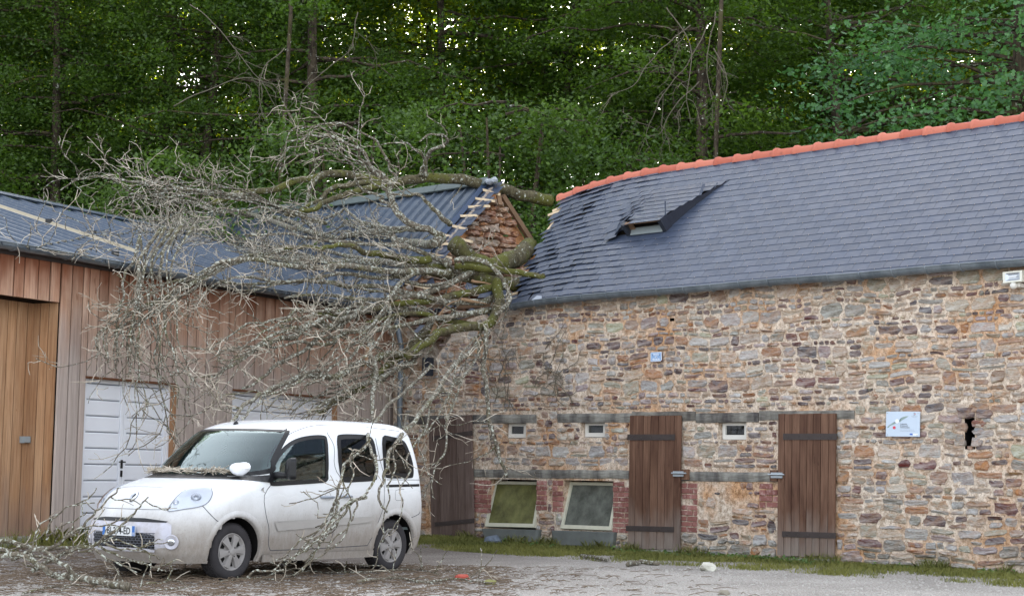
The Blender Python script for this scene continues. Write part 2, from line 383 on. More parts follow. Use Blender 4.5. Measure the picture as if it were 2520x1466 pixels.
def stone_geo(u0, u1, v0, v1, P, r, dep=.03, jit=.16, warp=None):
    """irregular stone outline in wall coordinates, inset face, rough proud middle"""
    cu, cv = (u0 + u1) / 2, (v0 + v1) / 2; hw, hh = (u1 - u0) / 2, (v1 - v0) / 2
    m = min(hw, hh); out = []
    nseg = 3 if hw > 1.6 * hh else 2
    base = []
    for k in range(nseg): base.append((-1 + 2 * (k + .5) / nseg, -1))
    base += [(1, -.55 + .1 * r.random()), (1, .5)]
    for k in range(nseg): base.append((1 - 2 * (k + .5) / nseg, 1))
    base += [(-1, .5), (-1, -.5)]
    # corners pushed in by random amounts
    pts = []
    cor = {0: (-1, -1), 1: (1, -1), 2: (1, 1), 3: (-1, 1)}
    seq = []
    for k in range(nseg): seq.append((-1 + 2 * (k + .5) / nseg * 1.0, -1))
    q = [(-1, -1)] + seq + [(1, -1), (1, 0), (1, 1)] + [(-a, 1) for a, _ in seq] + [(-1, 1), (-1, 0)]
    for (a, b) in q:
        x, y = a * hw, b * hh
        if abs(a) == 1 and abs(b) == 1:
            c = (.12 + .55 * r.random() ** 1.6) * m; x -= a * c * (.5 + .9 * r.random()); y -= b * c * (.3 + .6 * r.random())
        x += (r.random() - .5) * 2 * jit * m; y += (r.random() - .5) * 2 * jit * m
        pts.append((x, y))
    n = len(pts); tilt = (r.random() - .5) * .02; tv = (r.random() - .5) * .03
    vs_, fs = [], []
    k1, k2 = .86, .5
    for sc, d in ((1.0, -.012), (.96, dep * .62), (k1, dep * (.9)), (k2, dep * 1.05)):
        for (x, y) in pts:
            x2, y2 = cu + x * sc, cv + y * sc
            if warp: x2, y2 = warp(x2, y2)
            dd = d + (tilt * x / max(hw, .01) + tv * y / max(hh, .01)) * (d > 0) + ((r.random() - .5) * dep * .45 if sc < .99 and d > 0 else 0)
            vs_.append(P(x2, y2, dd))
    for ring in range(3):
        for i in range(n):
            j = (i + 1) % n; fs.append((ring * n + i, ring * n + j, (ring + 1) * n + j, (ring + 1) * n + i))
    fs.append(tuple(3 * n + i for i in range(n)))
    return vs_, fs
def layout(U0, U1, V0, V1f, holes, r, hmin=.09, hmax=.22, gap=.014, lmin=.10, lmax=.42):
    """random rubble courses; returns cells (u0,u1,v0,v1)"""
    cells = []; v = V0; rows = []
    vm = max(V1f(U0), V1f(U1), V1f((U0 + U1) / 2))
    while v < vm + .1:
        h = hmin + (hmax - hmin) * r.random() ** 1.3; rows.append((v, v + h)); v += h
    for (va, vb) in rows:
        u = U0 - r.random() * .2; h = vb - va
        while u < U1:
            L = max(lmin, min(lmax, h * (1.0 + 2.3 * r.random() ** 1.2)))
            if h > .15 and r.random() < .55:
                sp = va + h * (.32 + .36 * r.random()); cs = [(u, u + L, va, sp), (u, u + L, sp, vb)]
                if r.random() < .45 and L > .2:
                    c = cs.pop(random.randint(0, 1) if False else int(r.random() * 2)); mu = c[0] + (c[1] - c[0]) * (.35 + .3 * r.random())
                    cs += [(c[0], mu, c[2], c[3]), (mu, c[1], c[2], c[3])]
            else: cs = [(u, u + L, va, vb)]
            u += L
            for (a, b, c, d) in cs:
                ok = True
                for (h0, h1, h2, h3) in holes:
                    if a < h1 and b > h0 and c < h3 and d > h2:
                        opts = [(h0 - a, (a, h0, c, d)), (b - h1, (h1, b, c, d)), (h2 - c, (a, b, c, h2)), (d - h3, (a, b, h3, d))]
                        opts = [(min(o[1][1] - o[1][0], o[1][3] - o[1][2]) if o[0] > 0 else -1, o[1]) for o in opts]
                        o = max(opts); 
                        if o[0] < .05: ok = False; break
                        a, b, c, d = o[1]
                if ok and b > a and d > c and a > U0 - .05 and d < V1f((a + b) / 2) + .06:
                    g = gap * (.5 + 1.2 * r.random())
                    if b - a > .05 + g and d - c > .035 + g: cells.append((a + g / 2, b - g / 2, c + g / 2, d - g / 2))
    return cells
def wob(u, v, holes=()):
    k = 1.0
    for (a, b, c, d) in holes:
        du = max(a - u, u - b, 0); dv = max(c - v, v - d, 0); k = min(k, (du * du + dv * dv) ** .5 / .25)
    a = mnoise.noise(Vector((u * .9, v * 1.1, 3))) * .055 + mnoise.noise(Vector((u * 2.9, v * 2.0, 7))) * .028
    b = mnoise.noise(Vector((u * 2.4, v * 2.4, 17))) * .02
    return u + b * k, v + a * k
def project_area(P): 
    q = [proj(p) for p in P]; a = 0
    for i in range(len(q)):
        j = (i + 1) % len(q); a += q[i][0] * q[j][1] - q[j][0] * q[i][1]
    return abs(a) / 2
def inframe(p): 
    q = proj(p); return -20 < q[0] < 2540 and -20 < q[1] < 1486

DOORS = [([(1057, 1035), (1163, 1020), (1169, 1315), (1065, 1325)], 5), ([(1553, 1023), (1679, 1022), (1675, 1352), (1548, 1348)], 7), ([(1918, 1018), (2060, 1017), (2056, 1370), (1915, 1365)], 8)]
BEAMS = [[(1010, 1022), (1165, 1020), (1165, 1043), (1010, 1045)], [(1167, 1019), (1322, 1018), (1322, 1041), (1167, 1043)], [(1375, 1016), (1556, 1015), (1556, 1040), (1375, 1041)], [(1558, 1012), (1714, 1010), (1714, 1036), (1558, 1038)],
         [(1716, 1015), (1869, 1013), (1869, 1039), (1716, 1041)], [(1871, 1010), (2105, 1008), (2105, 1031), (1871, 1035)], [(1170, 1153), (1361, 1154), (1361, 1177), (1170, 1174)], [(1363, 1154), (1551, 1156), (1551, 1178), (1363, 1177)], [(1680, 1159), (1915, 1160), (1915, 1186), (1680, 1184)]]
SMALLW = [([(1240, 1039), (1296, 1039), (1295, 1078), (1240, 1078)], [(1257, 1040), (1300, 1041), (1299, 1077), (1256, 1077)]),
          ([(1430, 1037), (1490, 1037), (1489, 1076), (1430, 1076)], [(1445, 1038), (1496, 1038), (1495, 1075), (1445, 1075)]),
          ([(1768, 1037), (1838, 1037), (1838, 1082), (1768, 1082)], [(1783, 1038), (1844, 1038), (1844, 1081), (1783, 1081)])]
BIGW = [([(1205, 1180), (1322, 1180), (1321, 1299), (1205, 1298)], [(1222, 1185), (1338, 1187), (1320, 1299), (1197, 1296)]),
        ([(1388, 1182), (1511, 1183), (1510, 1303), (1388, 1301)], [(1408, 1187), (1528, 1189), (1508, 1306), (1383, 1301)])]
SILLS = [[(1195, 1299), (1335, 1303), (1331, 1334), (1232, 1332), (1200, 1318)], [(1367, 1304), (1520, 1308), (1516, 1344), (1370, 1341)]]
BRICKS = [[(1168, 1180), (1208, 1262)], [(1322, 1181), (1348, 1256)], [(1362, 1181), (1388, 1260)], [(1511, 1184), (1551, 1312)], [(1678, 1187), (1718, 1310)], [(1871, 1188), (1917, 1250)]]
SLIT = [(2378, 1027), (2400, 1027), (2400, 1105), (2376, 1105)]
holes = []; openings = []
for q, _ in DOORS: holes.append(pxrect(q))
for q in BEAMS: holes.append(pxrect(q))
for q, _ in SMALLW: r_ = pxrect(q); holes.append(r_); openings.append((r_, .32))
for q, _ in BIGW: r_ = pxrect(q); holes.append(r_); openings.append((r_, .45))
for q in SILLS: holes.append(pxrect(q))
brick_r = [pxrect([b[0], b[1]]) for b in BRICKS]
holes += brick_r
r_ = pxrect(SLIT); holes.append(r_); openings.append((r_, .6))
r_ = pxrect([(1650, 783), (1661, 783), (1661, 790), (1650, 790)]); holes.append(r_); openings.append((r_, .3))
def topf(u): return 4.06 - (sag(u + .2) if u > 1.6 else sag(1.8) + .9 * sstep(1.6, .6, u))
# mortar sheet with the openings cut out, and deep recesses behind them
def sheet(openings, U0, U1, V0, V1, P, d=.013):
    mb = MB(); us = sorted(set([U0, U1] + [o[0][i] for o in openings for i in (0, 1)] + list(np.arange(U0, U1, .3)))); vs_ = sorted(set([V0, V1] + [o[0][i] for o in openings for i in (2, 3)]))
    for i in range(len(us) - 1):
        for j in range(len(vs_) - 1):
            cu, cv = (us[i] + us[i + 1]) / 2, (vs_[j] + vs_[j + 1]) / 2
            if any(o[0][0] < cu < o[0][1] and o[0][2] < cv < o[0][3] for o in openings): continue
            tops = [min(vs_[j + 1], topf(us[i])), min(vs_[j + 1], topf(us[i + 1]))]
            if min(tops) <= vs_[j]: continue
            mb.add([P(us[i], vs_[j], d), P(us[i + 1], vs_[j], d), P(us[i + 1], tops[1], d), P(us[i], tops[0], d)], [(0, 1, 2, 3)])
    return mb
wallmb = sheet(openings, -.15, 14.2, -.35, 4.1, wp)
for (a, b, c, d), dep in openings:
    A = [wp(a, c, .013), wp(b, c, .013), wp(b, d, .013), wp(a, d, .013)]; B = [p - Nd * dep for p in A]
    wallmb.add(A + B, [(0, 4, 5, 1), (1, 5, 6, 2), (2, 6, 7, 3), (3, 7, 4, 0)], mi=1 if dep in (.6, .3) else 0)  # slit and small hole: inner shade put into the reveals as dark colour
    wallmb.add(B, [(0, 3, 2, 1)], mi=1)
# end wall and back wall, so that the building is closed
for (p, q) in ((wp(14.2, 0), wp(14.2, 0, -5.4)), (wp(14.2, 0, -5.4), wp(-.2, 0, -5.4)), (wp(-.15, 0), wp(-.15, 0, -5.4))):
    wallmb.add([p - ZA * .3, q - ZA * .3, q + ZA * 3.9, p + ZA * 3.9], [(0, 1, 2, 3)])
wallmb.add([wp(14.2, 3.9), wp(14.2, 3.9, -5.4), wp(14.2, 6.4, -2.7)], [(0, 1, 2)])
WALL = wallmb.build('wall', [M_MORTAR, M_DARK], SB)
r = random.Random(5)
cells = layout(-.1, 13.2, -.12, topf, holes, r, .065, .215, .022, .09, .40)
stones = []; RP_ = pxrect([(1720, 1190), (1868, 1190), (1868, 1300), (1720, 1300)])
for (a, b, c, d) in cells:
    if RP_[0] < (a + b) / 2 < RP_[1] and RP_[2] < (c + d) / 2 < RP_[3] and r.random() < .5: continue
    low = c < .22
    pal = PAL
    g = stone_geo(a, b, c, d, wp, r, (.022 + .020 * r.random()) * (1.6 if low else 1), .15, lambda u, v: wob(u, v, holes))
    col = pick(pal, r)
    if low and r.random() < .6: col = (*[x * .8 for x in lin(168, 172, 166)[:3]], .2)
    if (b - a) < .0: continue
    n = len(g[0]) // 4; ar = project_area(g[0][n:2 * n]) if inframe(g[0][0]) else 0
    stones.append((ar, g, col))
stones.sort(key=lambda s: -s[0]); smb = MB()
for i, (ar, g, col) in enumerate(stones):
    if i < 290:
        m1 = MB(); m1.add(g[0], g[1], col); m1.build('stone', M_STONE, WALL, origin=np.mean(g[0], axis=0))
    else: smb.add(g[0], g[1], col)
smb.build('small_stones', M_STONE, WALL, kind='stuff')
print('stones', len(stones))

# lintel stone and ragged edge stones of the narrow slit
for (x0, y0, x1, y1), cc, dp in (((2358, 1003, 2402, 1029), (92, 74, 78), .05), ((2403, 1006, 2446, 1029), (100, 84, 88), .045), ((2393, 1034, 2428, 1049), (150, 84, 62), .04), ((2396, 1052, 2424, 1070), (140, 150, 158), .045), ((2391, 1074, 2420, 1098), (178, 172, 168), .04), ((2356, 1040, 2381, 1062), (176, 150, 128), .035), ((2350, 1070, 2379, 1100), (168, 168, 162), .04), ((2380, 1097, 2396, 1106), (150, 112, 84), .03)):
    a, b, c, d = pxrect([(x0, y0), (x1, y1)]); g = stone_geo(a, b, c, d, wp, r, dp, .2); m1 = MB(); m1.add(g[0], g[1], (*lin(*cc)[:3], .3)); m1.build('stone', M_STONE, WALL, origin=np.mean(g[0], axis=0))
# bricks in the jambs

for (u0, u1, v0, v1) in brick_r:
    nrow = max(1, int(round((v1 - v0) / .082))); hrow = (v1 - v0) / nrow
    for i in range(nrow):
        off = 0 if i % 2 else -.12; u = u0 + off
        while u < u1 - .03:
            a, b = max(u, u0), min(u + .235, u1); u += .235
            if b - a < .05 or (r.random() < .1 and i > 2): continue
            m1 = MB(); o = wp(a + .007, v0 + i * hrow + .007, -.01); dd = .022 + .02 * r.random()
            A = (b - a - .014); H = hrow - .014; j = lambda: (r.random() - .5) * .012
            f0 = [wp(a + .007, v0 + i * hrow + .007, -.01), wp(b - .007, v0 + i * hrow + .007, -.01), wp(b - .007, v0 + (i + 1) * hrow - .007, -.01), wp(a + .007, v0 + (i + 1) * hrow - .007, -.01)]
            f1 = [p + Nd * dd + Wd * j() + ZA * j() for p in f0]; cc = np.mean(f1, axis=0); f2 = [cc + (p - cc) * .9 + Nd * .006 for p in f1]
            m1.add(f0 + f1 + f2, [(k, (k + 1) % 4, 4 + (k + 1) % 4, 4 + k) for k in range(4)] + [(4 + k, 4 + (k + 1) % 4, 8 + (k + 1) % 4, 8 + k) for k in range(4)] + [(8, 9, 10, 11)])
            m1.build('brick', M_BRICK, WALL, origin=o)

def bil(q, a, b):                                         # bilinear on four corners TL TR BR BL
    return (q[0] * (1 - a) + q[1] * a) * (1 - b) + (q[3] * (1 - a) + q[2] * a) * b
def wquad(px, d=0): return [hitp(x, y, OW + Nd * d, Nd) for x, y in px]
# timber beams: uneven, cracked faces
for q in BEAMS:
    Q = wquad(q, 0); nn = 9; mb = MB(); rows = []
    for b_, dd in ((0, -.02), (.06, .03), (.35, .042), (.7, .038), (.95, .028), (1, -.02)):
        rows.append([bil(Q, i / (nn - 1), b_) + Nd * (dd + (.012 * (r.random() - .5) if dd > 0 else 0)) + ZA * .012 * (r.random() - .5) for i in range(nn)])
    mb.grid(rows, flip=True); 
    for e, f in ((0, False), (-1, True)):
        ring = [row[e] for row in rows]; mb.add(ring, [tuple(range(6)) if f else tuple(range(6))[::-1]])
    mb.build('timber_beam', M_TIMBER, SB, origin=Q[3])
for q in SILLS:
    Q = wquad(q, 0); mb = MB(); n = len(Q); c = np.mean(Q, axis=0)
    f1 = [p + Nd * .09 for p in Q]; f2 = [c + (p - c) * .93 + Nd * .11 for p in Q]
    mb.add([p - Nd * .05 for p in Q] + f1 + f2, [(i, n + i, n + (i + 1) % n, (i + 1) % n)[::-1] for i in range(n)] + [(n + i, 2 * n + i, 2 * n + (i + 1) % n, n + (i + 1) % n)[::-1] for i in range(n)] + [tuple(2 * n + i for i in range(n))[::-1]])
    mb.v = [(a + .012 * (r.random() - .5), b + .012 * (r.random() - .5), cc + .012 * (r.random() - .5)) for a, b, cc in mb.v]
    mb.build('window_sill', flat('sill_stone', lin(104, 108, 106), .85, .2, .4, 6, .6), SB, origin=Q[0])
# doors: planks, straps, bolt
for di, (q, npl) in enumerate(DOORS):
    Q = wquad(q, .06); D = bpy.data.objects.new('plank_door', None); scene.collection.objects.link(D); D.parent = SB
    if di == 0: D['label'] = 'greyed leaning plank door'
    edges = [0]; ws = [.8 + .5 * r.random() for _ in range(npl)]
    for x in ws: edges.append(edges[-1] + x / sum(ws))
    for i in range(npl):
        a, b = edges[i] + .004, edges[i + 1] - .004; e = .004 * (r.random() - .5)
        cs = [bil(Q, a, e), bil(Q, b, e), bil(Q, b, 1 + e * 2), bil(Q, a, 1 + e * 2)]; c = np.mean(cs, axis=0)
        mb = MB(); th = .03 + .004 * r.random()
        fr = [p + Nd * th for p in cs]; fi = [p + Nd * (th + .004) + (c - p) * V(1, 1, 0) * .05 for p in cs]
        mb.add(cs + fr + fi, [(k, 4 + k, 4 + (k + 1) % 4, (k + 1) % 4) for k in range(4)] + [(4 + k, 8 + k, 8 + (k + 1) % 4, 4 + (k + 1) % 4) for k in range(4)] + [(8, 11, 10, 9)][::1])
        mb.f = [f[::-1] for f in mb.f[:-1]] + [mb.f[-1]]
        mb.build('plank', M_DOORG if di == 0 else M_DOOR, D, origin=cs[3])
    for bb in ((.14, .185), (.83, .87)) if di else ((.135, .175), (.865, .90)):
        a0, a1 = ((-.03, .9) if di == 1 else (.1, 1.03)); sl = .0
        mb = MB(); cs = [bil(Q, a0, bb[0]), bil(Q, a1, bb[0] + sl), bil(Q, a1, bb[1] + sl), bil(Q, a0, bb[1])]
        mb.hexa([p + Nd * .036 for p in cs], Nd, .010)
        for k in range(5):
            p = bil(Q, a0 + (a1 - a0) * (k + .5) / 5, (bb[0] + bb[1]) / 2) + Nd * .046; mb.cbox(p, .018, .018, .018)
        mb.build('hinge_strap', M_IRON, D)
    if di:
        mb = MB(); sd_ = 1 if di == 1 else 0; bb = .435
        for k in (-.012, .012): 
            p = bil(Q, sd_ * .98 + .01, bb + k) + Nd * .05; mb.box(p - Wd * .11 - ZA * .018, Wd * .20, Nd * .012, ZA * .032)
        mb.tube([bil(Q, sd_, bb - .004) + Nd * .07 - Wd * .14, bil(Q, sd_, bb - .004) + Nd * .07 + Wd * .14], .012, 6)
        mb.build('bolt', M_SCREW, D)
        mb = MB(); p = bil(Q, 1.08 if di == 1 else -.08, .44); mb.box(p - Wd * .06 - ZA * .08 + Nd * -.02, Wd * .12, Nd * .05, ZA * .16); mb.build('bolt_block', M_DOOR, SB)
mb = MB(); Q = wquad([(1888, 1372), (2062, 1374), (2062, 1398), (1888, 1396)], .0); mb.hexa([p - Nd * .05 for p in Q], Nd, .24); mb.build('doorstep', M_CONC, SB)
mb = MB(); Q = wquad([(1530, 1350), (1690, 1353), (1690, 1368), (1530, 1366)], .0); mb.hexa([p - Nd * .05 for p in Q], Nd, .16); mb.build('doorstep', M_CONC, SB)
# small deep-set windows
def window(Q, nv, frame_w, mat, glass, name, th=.05, parent=SB):
    W = bpy.data.objects.new(name, None); scene.collection.objects.link(W); W.parent = parent
    Lx = np.linalg.norm(Q[1] - Q[0]); Ly = np.linalg.norm(Q[3] - Q[0]); fx, fy = frame_w / Lx, frame_w / Ly
    mb = MB()
    for (a0, a1, b0, b1) in ((0, 1, 0, fy), (0, 1, 1 - fy * 1.25, 1), (0, fx, fy, 1 - fy * 1.25), (1 - fx, 1, fy, 1 - fy * 1.25)):
        mb.hexa([bil(Q, a0, b0), bil(Q, a1, b0), bil(Q, a1, b1), bil(Q, a0, b1)], nv, th)
    mb.build('frame', mat, W)
    mb = MB(); mb.hexa([bil(Q, fx, fy) + nv * th * .3, bil(Q, 1 - fx, fy) + nv * th * .3, bil(Q, 1 - fx, 1 - fy) + nv * th * .3, bil(Q, fx, 1 - fy) + nv * th * .3], nv, .006); mb.build('pane', glass, W)
for _, q in SMALLW: window(wquad(q, -.13), Nd, .055, M_PVC, M_GLASSD, 'small_window')
for i, (_, q) in enumerate(BIGW):
    top = [hitp(x, y, OW - Nd * .2, Nd) for x, y in q[:2]]; bot = [hitp(x, y, OW + Nd * .03, Nd) for x, y in q[2:]]
    Q = top + bot; nv = nrm(np.cross(Q[3] - Q[0], Q[1] - Q[0])); nv = nv if nv @ Nd > 0 else -nv
    window(Q, nv, .05, M_PVCD, M_GLASSP if i == 0 else M_GLASSQ, 'tilted_window')

# ---- slate roof
bl = [st_px(*p) for p in [(1372, 488), (1352, 545), (1322, 598), (1292, 645), (1266, 695), (1258, 735), (1250, 775)]]
def s_left(t):
    b = sorted(bl, key=lambda q: q[1])
    return float(np.interp(t, [x[1] for x in b], [x[0] for x in b]))
DT0, DT1, DS0, DS1 = 1.66, 2.98, 4.55, 5.36
def dorm(s, t):
    if t < DT0 - .02 or t > DT1: return 0
    tau = (t - DT0) / (DT1 - DT0); sr = DS1 + .62 * max(0, tau) ** 1.5; sl_ = DS0 - .05
    if s > sr: return 0
    return .25 * (1 - max(tau, 0)) ** 1.15 * sstep(sl_ - .25 - .75 * tau, sl_ + .05, s)
EXP, SW = .163, .262; TR = 3.60
ROOF = bpy.data.objects.new('roof', None); scene.collection.objects.link(ROOF); ROOF.parent = SB
sl = []
for i in range(22):
    t = i * EXP; s = s_left(t) - .05 - (SW / 2 if i % 2 else 0) + .0
    s = math.floor(s / SW) * SW + (SW / 2 if i % 2 else 0)
    while s < 13.9:
        if s + SW * .6 > s_left(t) + .12 * (r.random() - .5):
            k = max(0, min(1, (6.3 - s - t * .25) / 3.2)); k = k * k * (3 - 2 * k)
            k2 = k * (.35 + .65 * max(0, mnoise.noise(Vector((s * 1.3, t * 1.3, 1))) + .5))
            h = dorm(s + SW / 2, t + EXP / 2)
            rot = (r.random() - .45) * .10 * k2; dt = -.03 * k2 * r.random() + (r.random() - .5) * .004
            lift = .001 + .028 * k2 * r.random() ** 1.5
            if k > .9 and r.random() < .05: rot += (r.random() - .5) * .5; dt -= .08 * r.random()
            tm = t + EXP / 2; tau = max(0, (tm - DT0) / (DT1 - DT0)); sr = DS1 + .62 * tau ** 1.5
            near = DT0 - .06 < t < DT1 and s > DS0 - 1.2
            if near and s < sr + .3: rot *= .15; lift = .002; dt = 0
            if near and s < sr < s + SW:
                sl.append((s, t, dorm(s + .3 * (sr - s), tm), rot, dt, lift, sr - s)); sl.append((sr, t, 0, rot, dt, lift, s + SW - sr))
            else: sl.append((s, t, h, rot, dt, lift, SW))
        s += SW
def slate_box(S=SW, Lh=EXP + .07, th=.005, skew=0):
    # slate in local axes x across, y up the slope, z out; lower edge at y=0
    S2 = S - .002
    return [(0.002, 0, 0), (S2, 0, 0), (S2, Lh, -.005), (.002, Lh, -.005), (.002, .001, th), (S2, .001, th), (S2, Lh, th - .005), (.002, Lh, th - .005)], [(0, 3, 2, 1), (4, 5, 6, 7), (0, 1, 5, 4), (1, 2, 6, 5), (2, 3, 7, 6), (3, 0, 4, 7)]
sv_, sf_ = slate_box(); sme = bpy.data.meshes.new('slate'); sme.from_pydata(sv_, [], sf_); sme.materials.append(M_SLATE)
def slate_matrix(s, t, h, rot, dt, lift, wd):
    sc = s + min(wd, SW) * .45; inside = h > .004 and DT0 - .06 < t
    h0 = dorm(sc, max(t, DT0)) if inside else 0.0; h1 = dorm(sc, t + EXP) if inside else 0.0
    hl, hr = (dorm(s, max(t, DT0)), dorm(s + wd * .9, max(t, DT0))) if inside else (0.0, 0.0)
    if inside and hr == 0: hr = hl = max(h0, hl)
    o = rp(s, t + dt, hl + .012 + lift); e = rp(s + SW, t + dt, hr + .012 + lift); top = rp(s, t + dt + EXP, hl + (h1 - h0) + .012)
    X = nrm(e - o); Y = nrm(top - o + NR * 0); Z = nrm(np.cross(X, Y)); Y = np.cross(Z, X)
    # lifted lower edge: tilt a little about X
    X2 = X * cos(rot) + Y * sin(rot); Y2 = -X * sin(rot) + Y * cos(rot)
    tl = lift / EXP; Y3 = nrm(Y2 - Z * tl * .8); Z3 = np.cross(X2, Y3)
    return o, X2, Y3, Z3
cand = []
for q in sl:
    o, X, Y, Z = slate_matrix(*q); px = proj(o + X * .13 + Y * .08)
    vis = -20 < px[0] < 2545
    cand.append(((1 / (np.linalg.norm(o - CAM) ** 2)) if vis and q[6] == SW else 0, q, (o, X, Y, Z)))
cand.sort(key=lambda c: -c[0]); fld = MB(); hooks = MB()
for i, (ar, q, (o, X, Y, Z)) in enumerate(cand):
    if i < 300:
        ob = bpy.data.objects.new('slate', sme); scene.collection.objects.link(ob); ob.parent = ROOF
        ob.matrix_local = Matrix(((X[0], Y[0], Z[0], o[0]), (X[1], Y[1], Z[1], o[1]), (X[2], Y[2], Z[2], o[2]), (0, 0, 0, 1)))
    else: fld.add([o + X * a * q[6] / SW + Y * b + Z * c for a, b, c in sv_], sf_, (1, 1, 1, r.random()))
    if q[6] < SW: continue
    p = o + X * .131 + Z * .004 - Y * .002; hooks.box(p - X * .003 - Y * .006, X * .006, Y * .020, Z * .004)
fld.build('slates', M_SLATE2, ROOF, kind='stuff')
hooks.build('slate_hooks', flat('hook_steel', lin(150, 140, 132), .5, .4, .1), ROOF, kind='stuff')
# boarding below the slates (so no light leaks) and the rear slope
mb = MB(); tt = np.linspace(0, 3.53, 12)
def bordh(s, t): return -.012
P = []
for t in tt: P.append([rp(x, t, bordh(x, t)) for x in np.linspace(s_left(t) + .10, 14.1, 40)])
mb.grid(P, flip=False)
P = [[rp(x, 3.53, -.012) for x in np.linspace(s_left(3.5) + .1, 14.1, 40)], [rp(x, 3.53, -.012) - Nd * 2.7 - ZA * 2.7 for x in np.linspace(s_left(3.5) + .1, 14.1, 40)]]
mb.grid(P); mb.build('boarding', flat('roof_boarding', lin(52, 44, 40), .95, .1, .2), ROOF)
# vent dormer: cheek, dark opening, frame, sill
DM = bpy.data.objects.new('vent_dormer', None); scene.collection.objects.link(DM); DM.parent = SB
mb = MB(); n = 12; lo, hi = [], []
for i in range(n + 1):
    tau = i / n; t = DT0 + (DT1 - DT0) * tau; s = DS1 + .62 * tau ** 1.5; hh = .25 * (1 - tau) ** 1.15
    lo.append(rp(s + .02, t, .0)); hi.append(rp(s + .012, t, hh + .012))
mb.grid([lo, hi], flip=True); mb.grid([lo, hi]); mb.build('cheek', flat('cheek_slate', lin(44, 47, 58), .6, .3, .2), DM)
mb = MB(); a = [rp(DS0, DT0 + .08, -.01), rp(DS1, DT0 + .08, -.01), rp(DS1, DT0 + .08, .25), rp(DS0, DT0 + .08, .25)]
mb.add(a, [(0, 1, 2, 3)]); mb.build('opening', M_DARK, DM)
M_ANT = flat('anthracite', lin(46, 50, 58), .5, .4, .1)
for s0, s1 in ((DS0 - .03, DS0 + .05), (DS1 - .06, DS1 + .015)): mb = MB(); mb.box(rp(s0, DT0 - .02, 0), Wd * (s1 - s0), UPR * .09, NR * .245); mb.build('dormer_post', M_ANT, DM)
mb = MB(); mb.box(rp(DS0 + .05, DT0 - .02, .235), Wd * .75, UPR * .06, NR * .015); mb.box(rp(DS0 + .05, DT0 + .05, .02), Wd * .10, UPR * .02, NR * .2); mb.build('lining_board', M_BEAM, DM)
mb = MB(); mb.hexa([rp(DS0 + .06, DT0 + .10, .10), rp(DS1 - .06, DT0 + .10, .10), rp(DS1 - .06, DT0 - .035, .03), rp(DS0 + .06, DT0 - .035, .03)], NR, .006); mb.build('sill_flashing', flat('pale_zinc', lin(128, 136, 138), .5, .4, .08, 5, 0, .2), DM)
mb = MB()
for s0, t0, an in ((3.98, 1.72, .25), (4.25, 1.68, .5), (4.1, 1.52, .18)):
    X = Wd * cos(an) + UPR * sin(an); Y = -Wd * sin(an) + UPR * cos(an); o = rp(s0, t0, .05); mb.add([o + X * a_ + Y * b_ + NR * (c_ + b_ * .0 + .10 * a_) for a_, b_, c_ in sv_], sf_, (1, 1, 1, .3))
mb.build('lifted_slates', M_SLATE2, ROOF)
# ridge tiles
rme = MB(); n = 10
def rtile():
    mb = MB(); L = .415; prof = [(0, .118), (.012, .136), (.05, .140), (.075, .134), (.085, .112), (L, .106)]
    rows = []
    for x, rr in prof: rows.append([V(x, rr * cos(a), rr * sin(a) * .95) for a in np.linspace(-.25, pi + .25, 13)])
    mb.grid(rows); mb.grid([[p * V(1, .9, .9) for p in row] for row in rows], flip=True)
    mb.grid([rows[0], [p * V(1, .88, .88) for p in rows[0]]], flip=True)
    me = bpy.data.meshes.new('ridge_tile'); me.from_pydata(mb.v, [], mb.f); me.materials.append(M_TERRA); me.polygons.foreach_set('use_smooth', [True] * len(me.polygons)); return me
rt_me = rtile(); s = 1.72; ft = True
while s < 14:
    p0 = rp(s, 3.55, 0); p1 = rp(s + .4, 3.55, 0); X = nrm(p1 - p0); Y = nrm(np.cross(ZA, X)); Z = np.cross(X, Y)
    X = nrm(X + Y * (r.random() - .5) * .02 + Z * (r.random() - .5) * .012); Y = nrm(np.cross(Z, X)); Z = np.cross(X, Y)
    p0 = p0 + ZA * (-.035 + .006 * r.random()) - Nd * .03
    ob = bpy.data.objects.new('ridge_tile', rt_me); scene.collection.objects.link(ob); ob.parent = ROOF
    ob.matrix_local = Matrix(((X[0], Y[0], Z[0], p0[0]), (X[1], Y[1], Z[1], p0[1]), (X[2], Y[2], Z[2], p0[2]), (0, 0, 0, 1))); s += .402
# broken rafter ends at the torn edge
mb = MB()
def stick(mb, p, q, w=.05, h=.03, col=None):
    p, q = np.asarray(p), np.asarray(q); X = q - p; Y = nrm(np.cross(X, ZA)) * w; Z = nrm(np.cross(Y, X)) * h; mb.box(p - Y / 2 - Z / 2, X, Y, Z, col)
for t, l, e in ((3.30, .34, .10), (3.12, .42, .02), (2.9, .25, -.05), (1.45, .25, .03), (1.3, .16, -.02), (.55, .2, .0)):
    mb = MB(); s0 = s_left(t); stick(mb, rp(s0 + .25, t, -.05), rp(s0 - l * .55, t - e, -.04), .06, .04); mb.build('batten', M_FRESHWOOD, ROOF)
mb = MB()
stick(mb, rp(s_left(3.4) + .12, 3.5, -.12), rp(s_left(3.4) + .10, 2.5, -.12), .09, .12); mb.build('rafter', M_FRESHWOOD, ROOF); mb = MB()
stick(mb, rp(s_left(3.4) - .02, 3.46, -.06), rp(s_left(3.4) + .02, 2.75, -.1), .06, .05)
mb.build('rafter', M_BEAM, ROOF)
